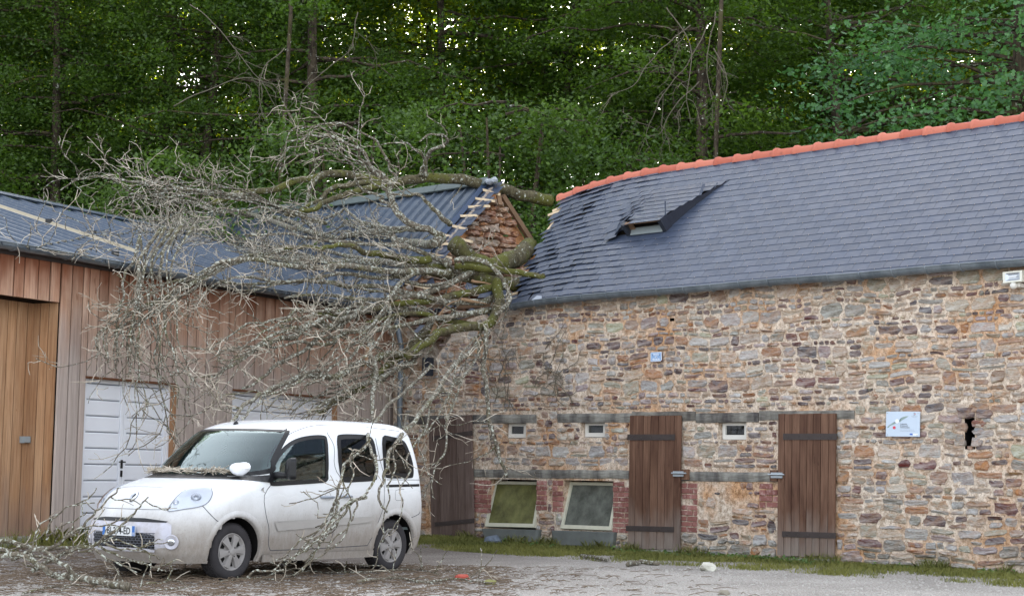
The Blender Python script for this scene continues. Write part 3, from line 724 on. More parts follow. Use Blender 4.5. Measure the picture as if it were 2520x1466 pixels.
# gutter along the stone wall, bent down at the torn end
GUT = bpy.data.objects.new('gutter', None); scene.collection.objects.link(GUT); GUT.parent = SB
def gut_axis(s): 
    return KP + Wd * s + Nd * .06 + ZA * (.06 - (sag(max(s, 1.0)) if s < 4.2 else 0) - .02 * sin(s * 2.1) * .3 - (.25 * max(0, 2.9 - s) ** 1.5))
def halfpipe(axis, ss, R=.085, up=ZA, side=Nd, th=.006, a0=pi, a1=2 * pi + .0):
    mb = MB(); rows = []; inn = []
    for s in ss:
        c = axis(s); rows.append([c + side * R * cos(a) + up * R * sin(a) for a in np.linspace(a0, a1, 12)]); inn.append([c + side * (R - th) * cos(a) + up * (R - th) * sin(a) for a in np.linspace(a0, a1, 12)])
    mb.grid(rows, flip=True); mb.grid(inn)
    return mb, rows
mb, rows = halfpipe(gut_axis, np.linspace(2.55, 14, 60)); mb.build('channel', M_ZINC, GUT, smooth=True)
mb = MB(); mb.tube([row[-1] for row in rows], .011, 7); mb.build('rolled_bead', M_ZINC, GUT, smooth=True)
s = 3.1
while s < 13.5:
    mb = MB(); ring = [gut_axis(s) + Nd * .092 * cos(a) + ZA * .092 * sin(a) for a in np.linspace(pi, 2 * pi, 12)]; mb.tube(ring, .010, 5); mb.build('bracket', M_ZINC, GUT, smooth=True); s += .52
# soffit board between wall and slates
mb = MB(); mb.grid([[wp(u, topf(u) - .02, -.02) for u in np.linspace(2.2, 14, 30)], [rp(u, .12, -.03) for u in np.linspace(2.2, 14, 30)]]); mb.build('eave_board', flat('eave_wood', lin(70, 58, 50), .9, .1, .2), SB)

# ---- the cross gable bared where the roof fell in
GW = bpy.data.objects.new('cross_gable', None); scene.collection.objects.link(GW); GW.parent = SB
GS = -.25
def gp(q, v, d=0): return KP + Wd * (GS + d) - Nd * q + ZA * (v - 4)
mb = MB(); mb.add([gp(0, 0, -.03), gp(5.5, 0, -.03), gp(5.5, 4, -.03), gp(2.75, 6.72, -.03), gp(0, 4.0, -.03)], [(0, 1, 2, 3, 4)]); mb.add([gp(0, 0, -.4), gp(5.5, 0, -.4), gp(5.5, 4, -.4), gp(2.75, 6.72, -.4), gp(0, 4.0, -.4)], [(4, 3, 2, 1, 0)])
k = NM('clay_mortar', .95, .1); v_ = k.coord(); k.col(k.mix(k.noise(v_, 5, 5, .7), lin(176, 118, 76), lin(212, 160, 118))); k.bump(k.noise(v_, 14, 6, .7), 1, .05)
mb.build('clay_infill', k.m, GW)
def gtop(q): return 6.62 - abs(q - 2.75) * 1.0 
cl = layout(0, 5.4, 3.6, lambda q: 6.7, [], r, .10, .26, .012, .16, .46); gm = MB(); ng = 0
for (a, b, c, d) in cl:
    if max(c, d) > min(gtop(a), gtop(b)) + .16: continue
    g = stone_geo(a, b, c, d, gp, r, .05 + .13 * r.random(), .34); col = pick(PALR, r)
    if r.random() < .04: continue
    m1 = MB(); m1.add(g[0], [f for f in g[1]], col)
    if gp(a, c)[2] > 4.6: m1.build('stone', M_STONE, GW, origin=np.mean(g[0], axis=0)); ng += 1
    else: gm.add(g[0], g[1], col)
gm.build('small_stones', M_STONE, GW, kind='stuff'); print('gable stones', ng)
mb = MB()                                                # torn batten stubs along the rake, and the grey verge mortar
for i in range(11):
    q = .65 + i * .20; p = gp(q, 4 + q + .03, -.12); l = .34 + .26 * r.random(); mb = MB()
    stick(mb, p - Wd * .1, p + Wd * l + ZA * (-.20 * r.random() - .02) - Nd * (.2 * (r.random() - .3)), .06, .045); mb.build('batten', M_FRESHWOOD, GW)
mb = MB()
mb = MB(); stick(mb, gp(2.9, 6.55, .10), gp(4.6, 4.9, .12), .08, .10); mb.build('rafter', M_BEAM, GW); mb = MB(); stick(mb, gp(2.75, 6.7, .1), gp(2.6, 6.3, .35), .08, .05); mb.build('rafter', M_BEAM, GW)
mb = MB()
for i in range(26):
    q = .6 + 2.15 * i / 26; p = gp(q, 4 + q + .0, .02); m_ = .06 + .05 * r.random()
    g = stone_geo(-m_, m_, -m_ * .7, m_ * .7, lambda a, b, d: p + (Wd * .5 + UPR * .4) * a + UPR * b + NR * (d * 1.2 - .05), r, .05, .3); mb.add(g[0], g[1], (*lin(176, 170, 160)[:3], .2))
mb.build('verge_mortar', M_STONE, GW, kind='stuff')

# ---- sheet-metal covering of the left part of the same roof
def t_ridge(s): return 3.95 + max(0, (-4.6 - s)) * .075
def ribbed(P, s0, s1, pitch=.3, off=0, hrib=.045, flatw=.04, topw=.03):
    ss = []; k = math.floor((s0 - off) / pitch) - 1
    while True:
        c = off + k * pitch; k += 1
        if c - flatw > s1: break
        for x, h in ((c - flatw, 0), (c - topw / 2, hrib), (c + topw / 2, hrib), (c + flatw, 0)):
            if s0 <= x <= s1: ss.append((x, h))
        for x in (c + pitch * .36, c + pitch * .62):
            if s0 <= x <= s1: ss.append((x, .004)); 
    ss = [(s0, 0)] + ss + [(s1, 0)]; return ss
LR = bpy.data.objects.new('metal_roof', None); scene.collection.objects.link(LR); LR.parent = SB
s1 = -.52
while s1 > -13.2:
    s0 = s1 - .9; ss = ribbed(None, s0 + .002, s1, .3, 0)
    rows = []
    for tau in np.linspace(0, 1, 9):
        row = []
        for x, h in ss:
            tr = t_ridge(x); t = -.02 + (tr + .02) * tau; cr = .05 * mnoise.noise(Vector((x * 1.5, t * 1.2, 5))) * max(0, 1 - (x + .5) / -3.0) * (1 - tau)
            row.append(rp0(x, t, .03 + h + cr))
        rows.append(row)
    mb = MB(); mb.grid(rows); mb.build('metal_sheet', M_ROOFM, LR, origin=rows[0][0]); s1 -= .9
mb = MB(); e = [rp0(-.52, t, h) for t, h in ((.9, .03), (3.97, .03))]; mb.hexa([rp0(-.62, 3.97, .03), rp0(-.44, 3.97, .10), rp0(-.44, .8, .10), rp0(-.62, .8, .03)], NR, .004); mb.hexa([rp0(-.44, 3.97, .10), rp0(-.40, 3.97, .02), rp0(-.40, .8, .02), rp0(-.44, .8, .10)], NR, .004); mb.build('verge_flashing', flat('blue_flashing', lin(56, 72, 98), .35, .5, .1), LR)
s0 = -13; 
while s0 < -.6:
    s1 = min(s0 + 1.6, -.4); mb = MB(); 
    p = [rp0(s0, t_ridge(s0) - .14, .09), rp0(s1 + .03, t_ridge(s1) - .14, .09), rp0(s1 + .03, t_ridge(s1) + .03, .12), rp0(s0, t_ridge(s0) + .03, .12)]
    mb.hexa([p[3], p[2], p[1], p[0]], NR, .03); b2 = [p[3] + NR * .03, p[2] + NR * .03]
    mb.add([b2[0], b2[1], b2[1] - Nd * .25 - ZA * .2, b2[0] - Nd * .25 - ZA * .2], [(0, 1, 2, 3)]); mb.build('ridge_cap', flat('grey_green_cap', lin(88, 98, 98), .5, .4, .15), LR); s0 = s0 + 1.6
mb = MB(); mb.add([rp0(-13, t_ridge(-13), .02), rp0(-.4, t_ridge(-.4), .02), rp0(-.4, t_ridge(-.4), .02) - Nd * 2.8 - ZA * 2.8, rp0(-13, t_ridge(-13), .02) - Nd * 2.8 - ZA * 2.8], [(0, 1, 2, 3)]); mb.build('rear_slope', M_ROOFM, LR)
mb = MB()                                                # strip of old slates between metal and gable
for i in range(5, 24):
    t = i * EXP
    for j in range(2):
        if i < 9 and r.random() < .3: continue
        s = -.40 + j * .21 - (.1 if i % 2 else 0) + .03 * (r.random() - .5); an = (r.random() - .5) * .12
        X = Wd * cos(an) + UPR * sin(an); Y = -Wd * sin(an) + UPR * cos(an); o = rp0(s, t, -.02 + .02 * r.random()); mb.add([o + X * a_ + Y * b_ + NR * c_ for a_, b_, c_ in sv_], sf_, (1, 1, 1, r.random()))
mb.build('verge_slates', M_SLATE2, LR, kind='stuff')
mb = MB(); mb.add([rp0(-.6, .5, -.03), rp0(-.2, .5, -.03), rp0(-.2, 3.8, -.03), rp0(-.6, 3.8, -.03)], [(0, 1, 2, 3)]); mb.build('boarding', M_BEAM, LR)
# grey membrane crumple on the ridge end
mb = MB(); c = rp0(-.25, 3.92, .08)
for i in range(3):
    pts = [c + Wd * (-.2 + .1 * k) + ZA * (.02 * sin(k * 2 + i) + .02 * i) - Nd * (.05 * i - .03 * k) - UPR * (.02 * k) for k in range(5)]; mb.tube(pts, [.03, .05, .045, .055, .03], 7)
mb.build('crumpled_flashing', flat('grey_foil', lin(150, 156, 164), .45, .4, .15), LR)
# collapsed roof timbers and slates lying in the gap
mb = MB(); GAPM = MB(); FR = MB()
for i in range(46):
    s = .1 + 2.4 * r.random(); t = -.1 + 1.5 * r.random(); o = rp0(s, t, -.55 + .35 * r.random() - .2 * (s / 2.4)); an = r.random() * 6; ti = V(r.random() - .5, r.random() - .5, .3)
    X = nrm(Wd * cos(an) + UPR * sin(an) + ti * .5); Y = nrm(np.cross(nrm(NR + ti * .6), X)); Z = np.cross(X, Y); mb.add([o + X * a_ * 1.2 + Y * b_ + Z * c_ for a_, b_, c_ in sv_], sf_, (1, 1, 1, r.random()))
mb.build('fallen_slates', M_SLATE2, ROOF, kind='stuff')
for i in range(5):
    s = .2 + 2.1 * r.random(); t = .0 + 1.0 * r.random(); p = rp0(s, t, -.35); d = nrm(V(r.random() - .5, r.random() - .5, .3 * (r.random() - .5))); stick(GAPM, p - d * .5, p + d * (.5 + .4 * r.random()), .08, .08)
GAPM.build('broken_rafters', M_BEAM, ROOF)
mb = MB(); mb.add([wp(0, 2.9, -.35), wp(2.9, 2.9, -.35), wp(2.9, 4.3, -3), wp(0, 4.3, -3)], [(0, 1, 2, 3)]); mb.build('loft_dark_sheet', M_DARK, ROOF)  # one plain dark sheet standing in for the shade inside the loft

# ------------------------------------------------------------------ wooden barn
BN = empty('wooden_barn', 'barn clad in vertical weathered planks with blue-grey metal roof and zinc gutter', 'barn'); BN['_b'] = tuple(map(float, wq(-5, .1)))
BW = bpy.data.objects.new('plank_wall', None); scene.collection.objects.link(BW); BW.parent = BN
G1 = pxrect([(208, 928), (425, 950)], 0, q_uv); G1 = (G1[0], G1[1], .12, 2.43)
G2 = (q_uv(570, 962)[0], q_uv(822, 988)[0], .05, 2.42); RU, RV = q_uv(145, 745)
u = RU - 1.9
while u < .32:
    w_ = .19 + .12 * r.random(); a, b = u, u + w_; u = b
    segs = [(.26, 4.02)]
    if b <= RU + .02: segs = [(RV, 4.02)]
    elif a < RU - .03: b = RU; u = b; segs = [(RV, 4.02)]
    elif a < RU: a = RU
    for G in (G1, G2):
        if a < G[1] and b > G[0]:
            if a < G[0] - .03: b = G[0]; u = b
            elif a < G[1] - .03:
                segs = [(G[3], 4.02)]
                if b > G[1]: b = G[1]; u = b
    for z0, z1 in segs:
        d0 = .012 * r.random(); mb = MB(); cs = [wq(a + .011, z1, d0), wq(b - .011, z1, d0), wq(b - .011, z0, d0), wq(a + .011, z0, d0)]
        fr = [p + N2 * .022 for p in cs]; fi = [wq(a + .024, z1 - .004, d0 + .028), wq(b - .024, z1 - .004, d0 + .028), wq(b - .024, z0 + .004, d0 + .028), wq(a + .024, z0 + .004, d0 + .028)]
        mb.add(cs + fr + fi, [(k, (k + 1) % 4, 4 + (k + 1) % 4, 4 + k) for k in range(4)] + [(4 + k, 4 + (k + 1) % 4, 8 + (k + 1) % 4, 8 + k) for k in range(4)] + [(8, 9, 10, 11)])
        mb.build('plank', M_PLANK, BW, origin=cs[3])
JW = .45
for i in range(3):
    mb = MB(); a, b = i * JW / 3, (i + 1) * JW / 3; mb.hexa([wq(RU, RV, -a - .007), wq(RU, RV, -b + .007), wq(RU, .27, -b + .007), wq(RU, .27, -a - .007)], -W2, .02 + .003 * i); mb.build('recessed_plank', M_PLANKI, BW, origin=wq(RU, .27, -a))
u = RU - 1.9
while u < RU + .1:
    w_ = .15 + .09 * r.random(); a, b = u, u + w_; u = b; mb = MB()
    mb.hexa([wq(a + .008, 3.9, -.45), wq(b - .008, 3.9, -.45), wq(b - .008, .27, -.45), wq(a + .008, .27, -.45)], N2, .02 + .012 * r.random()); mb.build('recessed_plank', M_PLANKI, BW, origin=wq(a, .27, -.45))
# sheathing behind planks, plinth
mb = MB(); U0 = RU
def shq(a, b, c, d, dd=-.01): mb.add([wq(a, c, dd), wq(b, c, dd), wq(b, d, dd), wq(a, d, dd)], [(0, 1, 2, 3)])
shq(RU, G1[0], .2, 4.0); shq(G1[0], G1[1], G1[3], 4.0); shq(G1[1], G2[0], .2, 4.0); shq(G2[0], G2[1], G2[3], 4.0); shq(G2[1], .3, .1, 4.0); shq(RU - 2, RU, RV, 4.0)
mb.add([wq(RU, .1, 0), wq(RU, 4, 0), wq(RU, 4, -.5), wq(RU, .1, -.5)], [(0, 1, 2, 3)]); mb.add([wq(RU - 2, RV, 0), wq(RU, RV, 0), wq(RU, RV, -.5), wq(RU - 2, RV, -.5)], [(0, 1, 2, 3)])
mb.add([wq(RU - 2, .1, -.47), wq(RU + 1, .1, -.47), wq(RU + 1, 4, -.47), wq(RU - 2, 4, -.47)], [(0, 1, 2, 3)])
mb.build('sheathing', M_DARK, BN)
mb = MB(); mb.hexa([wq(RU - 2.2, .27, -.5), wq(G1[0] - .04, .27, -.5), wq(G1[0] - .04, -.1, -.5), wq(RU - 2.2, -.1, -.5)], N2, .485); mb.hexa([wq(G1[1] + .04, .22, -.1), wq(G2[0] - .04, .22, -.1), wq(G2[0] - .04, -.1, -.1), wq(G1[1] + .04, -.1, -.1)], N2, .09); mb.hexa([wq(G2[1] + .04, .22, -.1), wq(.3, .22, -.1), wq(.3, -.1, -.1), wq(G2[1] + .04, -.1, -.1)], N2, .09); mb.build('plinth', M_CONC, BN)
# garage doors
def garage(G, leaves, nrow, nm):
    D = bpy.data.objects.new(nm, None); scene.collection.objects.link(D); D.parent = BN
    dd = -.09; mb = MB(); u0, u1, v0, v1 = G
    for (a, b, c, d) in ((u0, u1, v1 - .05, v1), (u0, u0 + .05, v0, v1 - .05), (u1 - .05, u1, v0, v1 - .05)): mb.hexa([wq(a, d, dd), wq(b, d, dd), wq(b, c, dd), wq(a, c, dd)], N2, .05)
    mb.build('frame', M_GARAGE, D)
    for (a, b) in leaves:
        h = (v1 - .06 - v0) / nrow
        for (c, d) in ((a, a + .07), (b - .07, b)): mb = MB(); mb.hexa([wq(c + .004, v1 - .055, dd), wq(d - .004, v1 - .055, dd), wq(d - .004, v0, dd), wq(c + .004, v0, dd)], N2, .042); mb.build('stile', M_GARAGE, D)
        for i in range(nrow):
            c = v0 + i * h; mb = MB(); q = [wq(a + .07, c + h - .008, dd), wq(b - .07, c + h - .008, dd), wq(b - .07, c + .008, dd), wq(a + .07, c + .008, dd)]
            f1 = [p + N2 * .020 for p in q]; cm = np.mean(f1, axis=0); f2 = [wq(a + .085, c + h - .02, dd + .030), wq(b - .085, c + h - .02, dd + .030), wq(b - .085, c + .02, dd + .030), wq(a + .085, c + .02, dd + .030)]
            mb.add(q + f1 + f2, [(k, (k + 1) % 4, 4 + (k + 1) % 4, 4 + k) for k in range(4)] + [(4 + k, 4 + (k + 1) % 4, 8 + (k + 1) % 4, 8 + k) for k in range(4)] + [(8, 9, 10, 11)]); mb.build('panel', M_GARAGE, D, origin=q[3])
    mb = MB(); mb.hexa([wq(u0, v1, dd - .0), wq(u1, v1, dd), wq(u1, v0, dd), wq(u0, v0, dd)], -N2, .01); mb.build('backing', flat('door_core', lin(150, 154, 162), .7, .2, .05), D)
    mb = MB(); mb.hexa([wq(u0 - .02, v1 + .03, -.10), wq(u1 + .04, v1 + .03, -.10), wq(u1 + .04, v1 - .0, -.10), wq(u0 - .02, v1 - .0, -.10)], N2, .15); mb.build('head_trim', flat('brown_trim', lin(104, 66, 42), .7, .3, .2), BN)
    mb = MB(); mb.hexa([wq(u1 + .0, v1, -.1), wq(u1 + .05, v1, -.1), wq(u1 + .05, v0, -.1), wq(u1 + .0, v0, -.1)], N2, .14); mb.build('jamb_trim', flat('jamb_wood', lin(158, 120, 90), .8, .2, .2), BN)
    return D
um = q_uv(300, 1000, -.09)[0]
GD = garage(G1, [(G1[0] + .05, um), (um, G1[1] - .05)], 10, 'garage_door')
mb = MB(); hu, hv = q_uv(300, 1136, -.04); mb.hexa([wq(hu - .02, hv + .03, -.05), wq(hu + .02, hv + .03, -.05), wq(hu + .02, hv - .09, -.05), wq(hu - .02, hv - .09, -.05)], N2, .012); mb.tube([wq(hu, hv, -.04), wq(hu, hv, .02), wq(hu - .13, hv, .025)], .011, 6); mb.build('handle', M_BLACKP, GD)
mb = MB(); mb.hexa([wq(hu - .02, hv - .12, -.05), wq(hu + .02, hv - .12, -.05), wq(hu + .02, hv - .21, -.05), wq(hu - .02, hv - .21, -.05)], N2, .012); mb.build('keyhole_plate', M_BLACKP, GD)
garage(G2, [(G2[0] + .05, G2[1] - .05)], 10, 'garage_door')
# wing roof
WRF = bpy.data.objects.new('metal_roof', None); scene.collection.objects.link(WRF); WRF.parent = BN
k = NM('translucent_sheet', .5, .4); k.col(k.mix(k.noise(k.coord(), 3, 5, .7), lin(150, 140, 122), lin(186, 176, 152))); M_LIGHTSHEET = k.m
u = -11.5; TW = 7.15; i = 0
while u < 4.3:
    s0, s1 = u, u + 1.0; ss = ribbed(None, s0 + .002, s1, .5, .12, .04, .04, .03); rows = []
    for tau in np.linspace(0, 1, 8): rows.append([rq(x, -.05 + (TW + .05) * tau, .05 + h) for x, h in ss])
    mb = MB(); mb.grid(rows, flip=False); mb.build('metal_sheet', M_ROOFM, WRF, origin=rows[0][0])
    u += 1.0; i += 1
su = -5.35; rows = [[rq(x, t, .058 + h) for x, h in ribbed(None, su, su + .6, .5, .12, .04, .04, .03)] for t in np.linspace(1.9, 6.6, 6)]
mb = MB(); mb.grid(rows); mb.build('rooflight_strip', M_LIGHTSHEET, WRF)
mb = MB(); mb.grid([[rq(x, TW - .1, .12) for x in (-11.5, 4.2)], [rq(x, TW + .06, .15) for x in (-11.5, 4.2)], [rq(x, TW + .3, .05) for x in (-11.5, 4.2)]]); mb.build('ridge_cap', M_ROOFM, WRF)
mb = MB(); p = [rq(-11.5, TW, .02), rq(4.2, TW, .02)]; mb.add([p[0], p[1], p[1] - N2 * 6 - ZA * 2, p[0] - N2 * 6 - ZA * 2], [(0, 1, 2, 3)]); mb.build('rear_slope', M_ROOFM, WRF)
mb = MB()
for x, t in ((-4.9, 3.9), (-4.35, 3.4), (-3.75, 2.9), (-5.9, 4.6), (-1.2, 2.2), (-6.6, .9)): mb.cbox(rq(x, t, .09), .10, .07, .07)
mb.build('snow_stops', M_BLACKP, WRF)
# closers under the sheets at the eave, fascia and gutter
mb = MB(); mb.hexa([wq(-11.6, 4.10, .0), wq(.4, 4.10, .0), wq(.4, 3.96, .0), wq(-11.6, 3.96, .0)], N2, .06); mb.build('fascia', flat('dark_fascia', lin(60, 52, 50), .8, .2, .2), BN)
GUT2 = bpy.data.objects.new('gutter', None); scene.collection.objects.link(GUT2); GUT2.parent = BN
ga2 = lambda s: KP + W2 * s - N2 * .03 + ZA * (.08 - .01 * sin(s * .9))
mb, rows = halfpipe(ga2, np.linspace(-11.5, .35, 40), .085, ZA, N2); mb.build('channel', M_ZINC, GUT2, smooth=True)
mb = MB(); mb.tube([row[-1] for row in rows], .010, 7); mb.build('rolled_bead', M_ZINC, GUT2, smooth=True)
for s in np.arange(-10.6, .2, 1.02):
    mb = MB(); mb.tube([ga2(s) + N2 * .091 * cos(a) + ZA * .091 * sin(a) for a in np.linspace(pi, 2 * pi, 12)], .009, 5); mb.build('bracket', M_ZINC, GUT2, smooth=True)
# downpipe in the corner
mb = MB(); p = hitp(984, 1000, OW + Nd * .12, Nd); mb.tube([V(p[0], p[1], 3.4), V(p[0], p[1], .05)], .05, 10); mb.build('downpipe', M_ZINC, BN, smooth=True)
mb = MB(); mb.tube([ga2(.1) - ZA * .05, V(p[0], p[1], 3.45), V(p[0], p[1], 3.3)], .05, 10); mb.build('swan_neck', M_ZINC, BN, smooth=True)
mb = MB(); q = wquad([(1050, 880), (1068, 880), (1066, 925), (1048, 925)], .1); mb.hexa(q, Nd, .1); mb.build('bent_downpipe', flat('dark_sheet', lin(44, 50, 60), .5, .4, .1), SB)
# rear and side walls of the barn so it is closed
mb = MB(); mb.add([wq(-11.5, 0, -.5), wq(-11.5, 3.9, -.5), wq(-11.5, 5.7, -6.5), wq(-11.5, 0, -12)], [(0, 1, 2, 3)]); mb.build('end_wall', M_PLANK, BN)

# socket box on the recessed planks
mb = MB(); q = [hitp(x, y, O2 - N2 * .425, N2) for x, y in [(48, 1073), (67, 1073), (67, 1089), (48, 1089)]]; mb.hexa(q, N2, .06); mb.hexa([bil(q, .1, .1) + N2 * .06, bil(q, .9, .1) + N2 * .06, bil(q, .9, .9) + N2 * .06, bil(q, .1, .9) + N2 * .06], N2, .012)
tag(mb.build('socket_box', flat('grey_box', lin(150, 158, 162), .5, .4, .05)), 'small grey electric socket box on the orange recessed planks', 'socket')

# ------------------------------------------------------------------ signs and lamp on the wall
FONT = None
def text3d(name, txt, size, origin, X, Y, Zn, mat, parent, align='LEFT', bold=0, th=.001, sx=1.0):
    cu = bpy.data.curves.new(name, 'FONT'); cu.body = txt; cu.size = size; cu.align_x = align; cu.extrude = th; cu.offset = bold; cu.resolution_u = 2
    ob = bpy.data.objects.new('tmp', cu); scene.collection.objects.link(ob)
    dg = bpy.context.evaluated_depsgraph_get(); me = bpy.data.meshes.new_from_object(ob.evaluated_get(dg)); bpy.data.objects.remove(ob)
    me.name = name; me.materials.clear(); me.materials.append(mat); o = bpy.data.objects.new(name, me); scene.collection.objects.link(o); o.parent = parent
    X = np.asarray(X) * sx
    o.matrix_local = Matrix(((X[0], Y[0], Zn[0], origin[0]), (X[1], Y[1], Zn[1], origin[1]), (X[2], Y[2], Zn[2], origin[2]), (0, 0, 0, 1))); return o
M_BOARD = flat('pale_board', lin(196, 210, 226), .4, .4, .03)
M_INK = flat('grey_ink', lin(108, 112, 120), .6, .3, .02); M_INKL = flat('light_ink', lin(140, 148, 160), .6, .3, .02); M_RED = flat('red_print', lin(214, 84, 100), .6, .3, .02); M_BLUE = flat('blue_print', lin(70, 110, 196), .6, .3, .02)
M_WHITE = flat('white_print', lin(236, 238, 240), .5, .3, .02); M_BATW = flat('bat_wing_print', lin(146, 164, 160), .6, .3, .15, 30); M_BATD = flat('bat_dark_print', lin(92, 112, 116), .6, .3, .1)
IB = empty('information_board', 'pale blue bat refuge information board screwed to the stone wall right of the last door', 'sign'); 
Q = wquad([(2182, 1012), (2265, 1012), (2264, 1074), (2181, 1073)], .06); IB['_b'] = tuple(map(float, Q[3]))
mb = MB(); mb.hexa(Q, Nd, .012); mb.build('board', M_BOARD, IB)
QF = [p + Nd * .0135 for p in Q]; X = nrm(Q[1] - Q[0]); Y = nrm(Q[0] - Q[3]); BWd = np.linalg.norm(Q[1] - Q[0]); BH = np.linalg.norm(Q[0] - Q[3])
def bp(a, b, d=0): return bil(QF, a, b) + Nd * d
def bpoly(pts, mat, name, d=0): 
    mb = MB(); n = len(pts); P_ = [bp(a, b, d) for a, b in pts]; mb.add(P_ + [p + Nd * .001 for p in P_], [tuple(range(n)), tuple(range(2 * n - 1, n - 1, -1))]); return mb.build(name, mat, IB)
# bat in flight: two wings and pale body (zoomed board 365..1475 x 350..1180)
def zb(x, y): return ((x - 370) / 1105, (y - 350) / 820)
bpoly([zb(*p) for p in [(400, 888), (480, 800), (600, 720), (680, 690), (700, 745), (640, 770), (560, 800), (500, 830), (470, 880)]], M_BATW, 'bat_wing')
bpoly([zb(*p) for p in [(810, 640), (850, 580), (930, 530), (1030, 505), (1115, 500), (1050, 545), (960, 600), (880, 650), (830, 700)]], M_BATW, 'bat_wing')
bpoly([zb(*p) for p in [(600, 722), (640, 700), (690, 690), (700, 712), (650, 716)]], M_BATD, 'bat_wing_edge', .0015); bpoly([zb(*p) for p in [(812, 640), (850, 582), (940, 530), (860, 600), (826, 700)]], M_BATD, 'bat_wing_edge', .0015)
bpoly([zb(740 + 66 * cos(a), 670 + 72 * sin(a)) for a in np.linspace(0, 2 * pi, 16)[:-1]], M_WHITE, 'bat_body', .002)
bpoly([zb(648 + 48 * cos(a), 880 + 50 * sin(a)) for a in np.linspace(0, 2 * pi, 18)[:-1]], M_RED, 'red_dot', .001)
bpoly([zb(*p) for p in [(1250, 412), (1300, 402), (1345, 408), (1300, 420)]], M_INK, 'logo_mark'); bpoly([zb(*p) for p in [(1250, 448), (1300, 455), (1345, 478), (1290, 468)]], M_INK, 'logo_mark'); bpoly([zb(1322 + 16 * cos(a), 435 + 16 * sin(a)) for a in np.linspace(0, 2 * pi, 10)[:-1]], M_RED, 'logo_dot')
bpoly([zb(*p) for p in [(1160, 1068), (1252, 1068), (1252, 1116), (1160, 1116)]], M_BLUE, 'flag_mark'); bpoly([zb(*p) for p in [(1262, 1066), (1425, 1066), (1425, 1132), (1262, 1132)]], M_WHITE, 'logo_panel')
def btxt(t, x, y, hpx, mat, sx=1, bold=.0006): a, b = zb(x, y); text3d('lettering', t, hpx / 820 * BH * 1.35, bp(a, b, .0005), X, Y, Nd, mat, IB, 'LEFT', bold, .0006, sx)
btxt('Ce refuge abrite', 838, 772, 36, M_INK, .80); btxt('des chauves-souris', 838, 828, 36, M_INK, .80); btxt('menacées & protégées.', 838, 886, 36, M_INK, .80)
def print_line(x, y, w, h, seed):                        # rows of print too small to read in the photograph: word-length strokes
    mb = MB(); q = random.Random(seed); xx = x
    while xx < x + w:
        l = q.uniform(18, 52); P_ = [bp(*zb(*p), .0004) for p in ((xx, y), (min(xx + l, x + w), y), (min(xx + l, x + w), y + h), (xx, y + h))]; mb.add(P_, [(0, 3, 2, 1)]); xx += l + 11
    mb.build('fine_print', M_INKL, IB, kind='stuff')
print_line(1205, 504, 200, 9, 1); print_line(1240, 536, 140, 6, 2); print_line(838, 944, 460, 8, 3); print_line(838, 990, 500, 8, 4)
for a, b in ((.04, .07), (.95, .07), (.05, .93), (.93, .94)):
    mb = MB(); mb.tube([bp(a, b, -.002), bp(a, b, .004)], .006, 8); mb.build('screw', M_SCREW, IB)
SG = empty('street_sign', 'small chipped blue enamel street sign with white lettering high on the stone wall', 'sign'); Q = wquad([(1601, 866), (1630, 864.5), (1630.5, 889), (1601, 891)], .06); SG['_b'] = tuple(map(float, Q[3]))
mb = MB(); mb.hexa(Q, Nd, .008); mb.build('rusty_edge', flat('rust', lin(84, 56, 52), .8, .2, .3), SG)
QF = [p + Nd * .009 for p in Q]; X = nrm(Q[1] - Q[0]); Y = nrm(Q[0] - Q[3]); SH = np.linalg.norm(Q[0] - Q[3])
mb = MB(); mb.hexa([bil(QF, .03, .035), bil(QF, .97, .035), bil(QF, .97, .965), bil(QF, .03, .965)], Nd, .001); mb.build('white_border', M_WHITE, SG)
mb = MB(); mb.hexa([bil(QF, .08, .09) + Nd * .001, bil(QF, .92, .09) + Nd * .001, bil(QF, .92, .91) + Nd * .001, bil(QF, .08, .91) + Nd * .001], Nd, .001); mb.build('blue_field', flat('enamel_blue', lin(140, 172, 212), .3, .5, .2, 14), SG)
for t, b in (('PLACE', .34), ('DES', .58), ('PÊCHEURS', .84)): text3d('lettering', t, SH * (.24 if t != 'DES' else .18), bil(QF, .5, b) + Nd * .0022, X, Y, Nd, M_WHITE, SG, 'CENTER', .001, .0006, .82 if len(t) > 6 else .95)
for a, b in ((.2, .34), (.8, .36), (.95, .95), (.05, .05), (.52, .55)):
    mb = MB(); mb.tube([bil(QF, a, b) + Nd * .001, bil(QF, a, b) + Nd * .0035], .007 if a < .9 else .012, 7); mb.build('rust_chip', flat('rust_chip', lin(80, 50, 46), .8, .2, .3), SG)
# floodlight
FL = empty('floodlight', 'white floodlight with round motion sensor under the gutter at the far right', 'lamp'); Q = wquad([(2469, 670), (2517, 665), (2517, 692), (2470, 697)], .22); FL['_b'] = tuple(map(float, Q[3]))
mb = MB(); mb.hexa([bil(Q, -.0, 0), bil(Q, 1, 0), bil(Q, 1, 1), bil(Q, 0, 1)], -Nd, .10); 
for (a0, a1, b0, b1) in ((0, 1, 0, .14), (0, 1, .86, 1), (0, .12, .14, .86), (.88, 1, .14, .86)): mb.hexa([bil(Q, a0, b0), bil(Q, a1, b0), bil(Q, a1, b1), bil(Q, a0, b1)], Nd, .02)
mb.build('housing', flat('lamp_white', lin(222, 222, 210), .5, .4, .04), FL)
mb = MB(); I_ = [bil(Q, .12, .14), bil(Q, .88, .14), bil(Q, .88, .86), bil(Q, .12, .86)]; c = [bil(Q, .28, .32) - Nd * .001, bil(Q, .72, .32), bil(Q, .72, .68), bil(Q, .28, .68)]; c = [p + Nd * .002 for p in c]
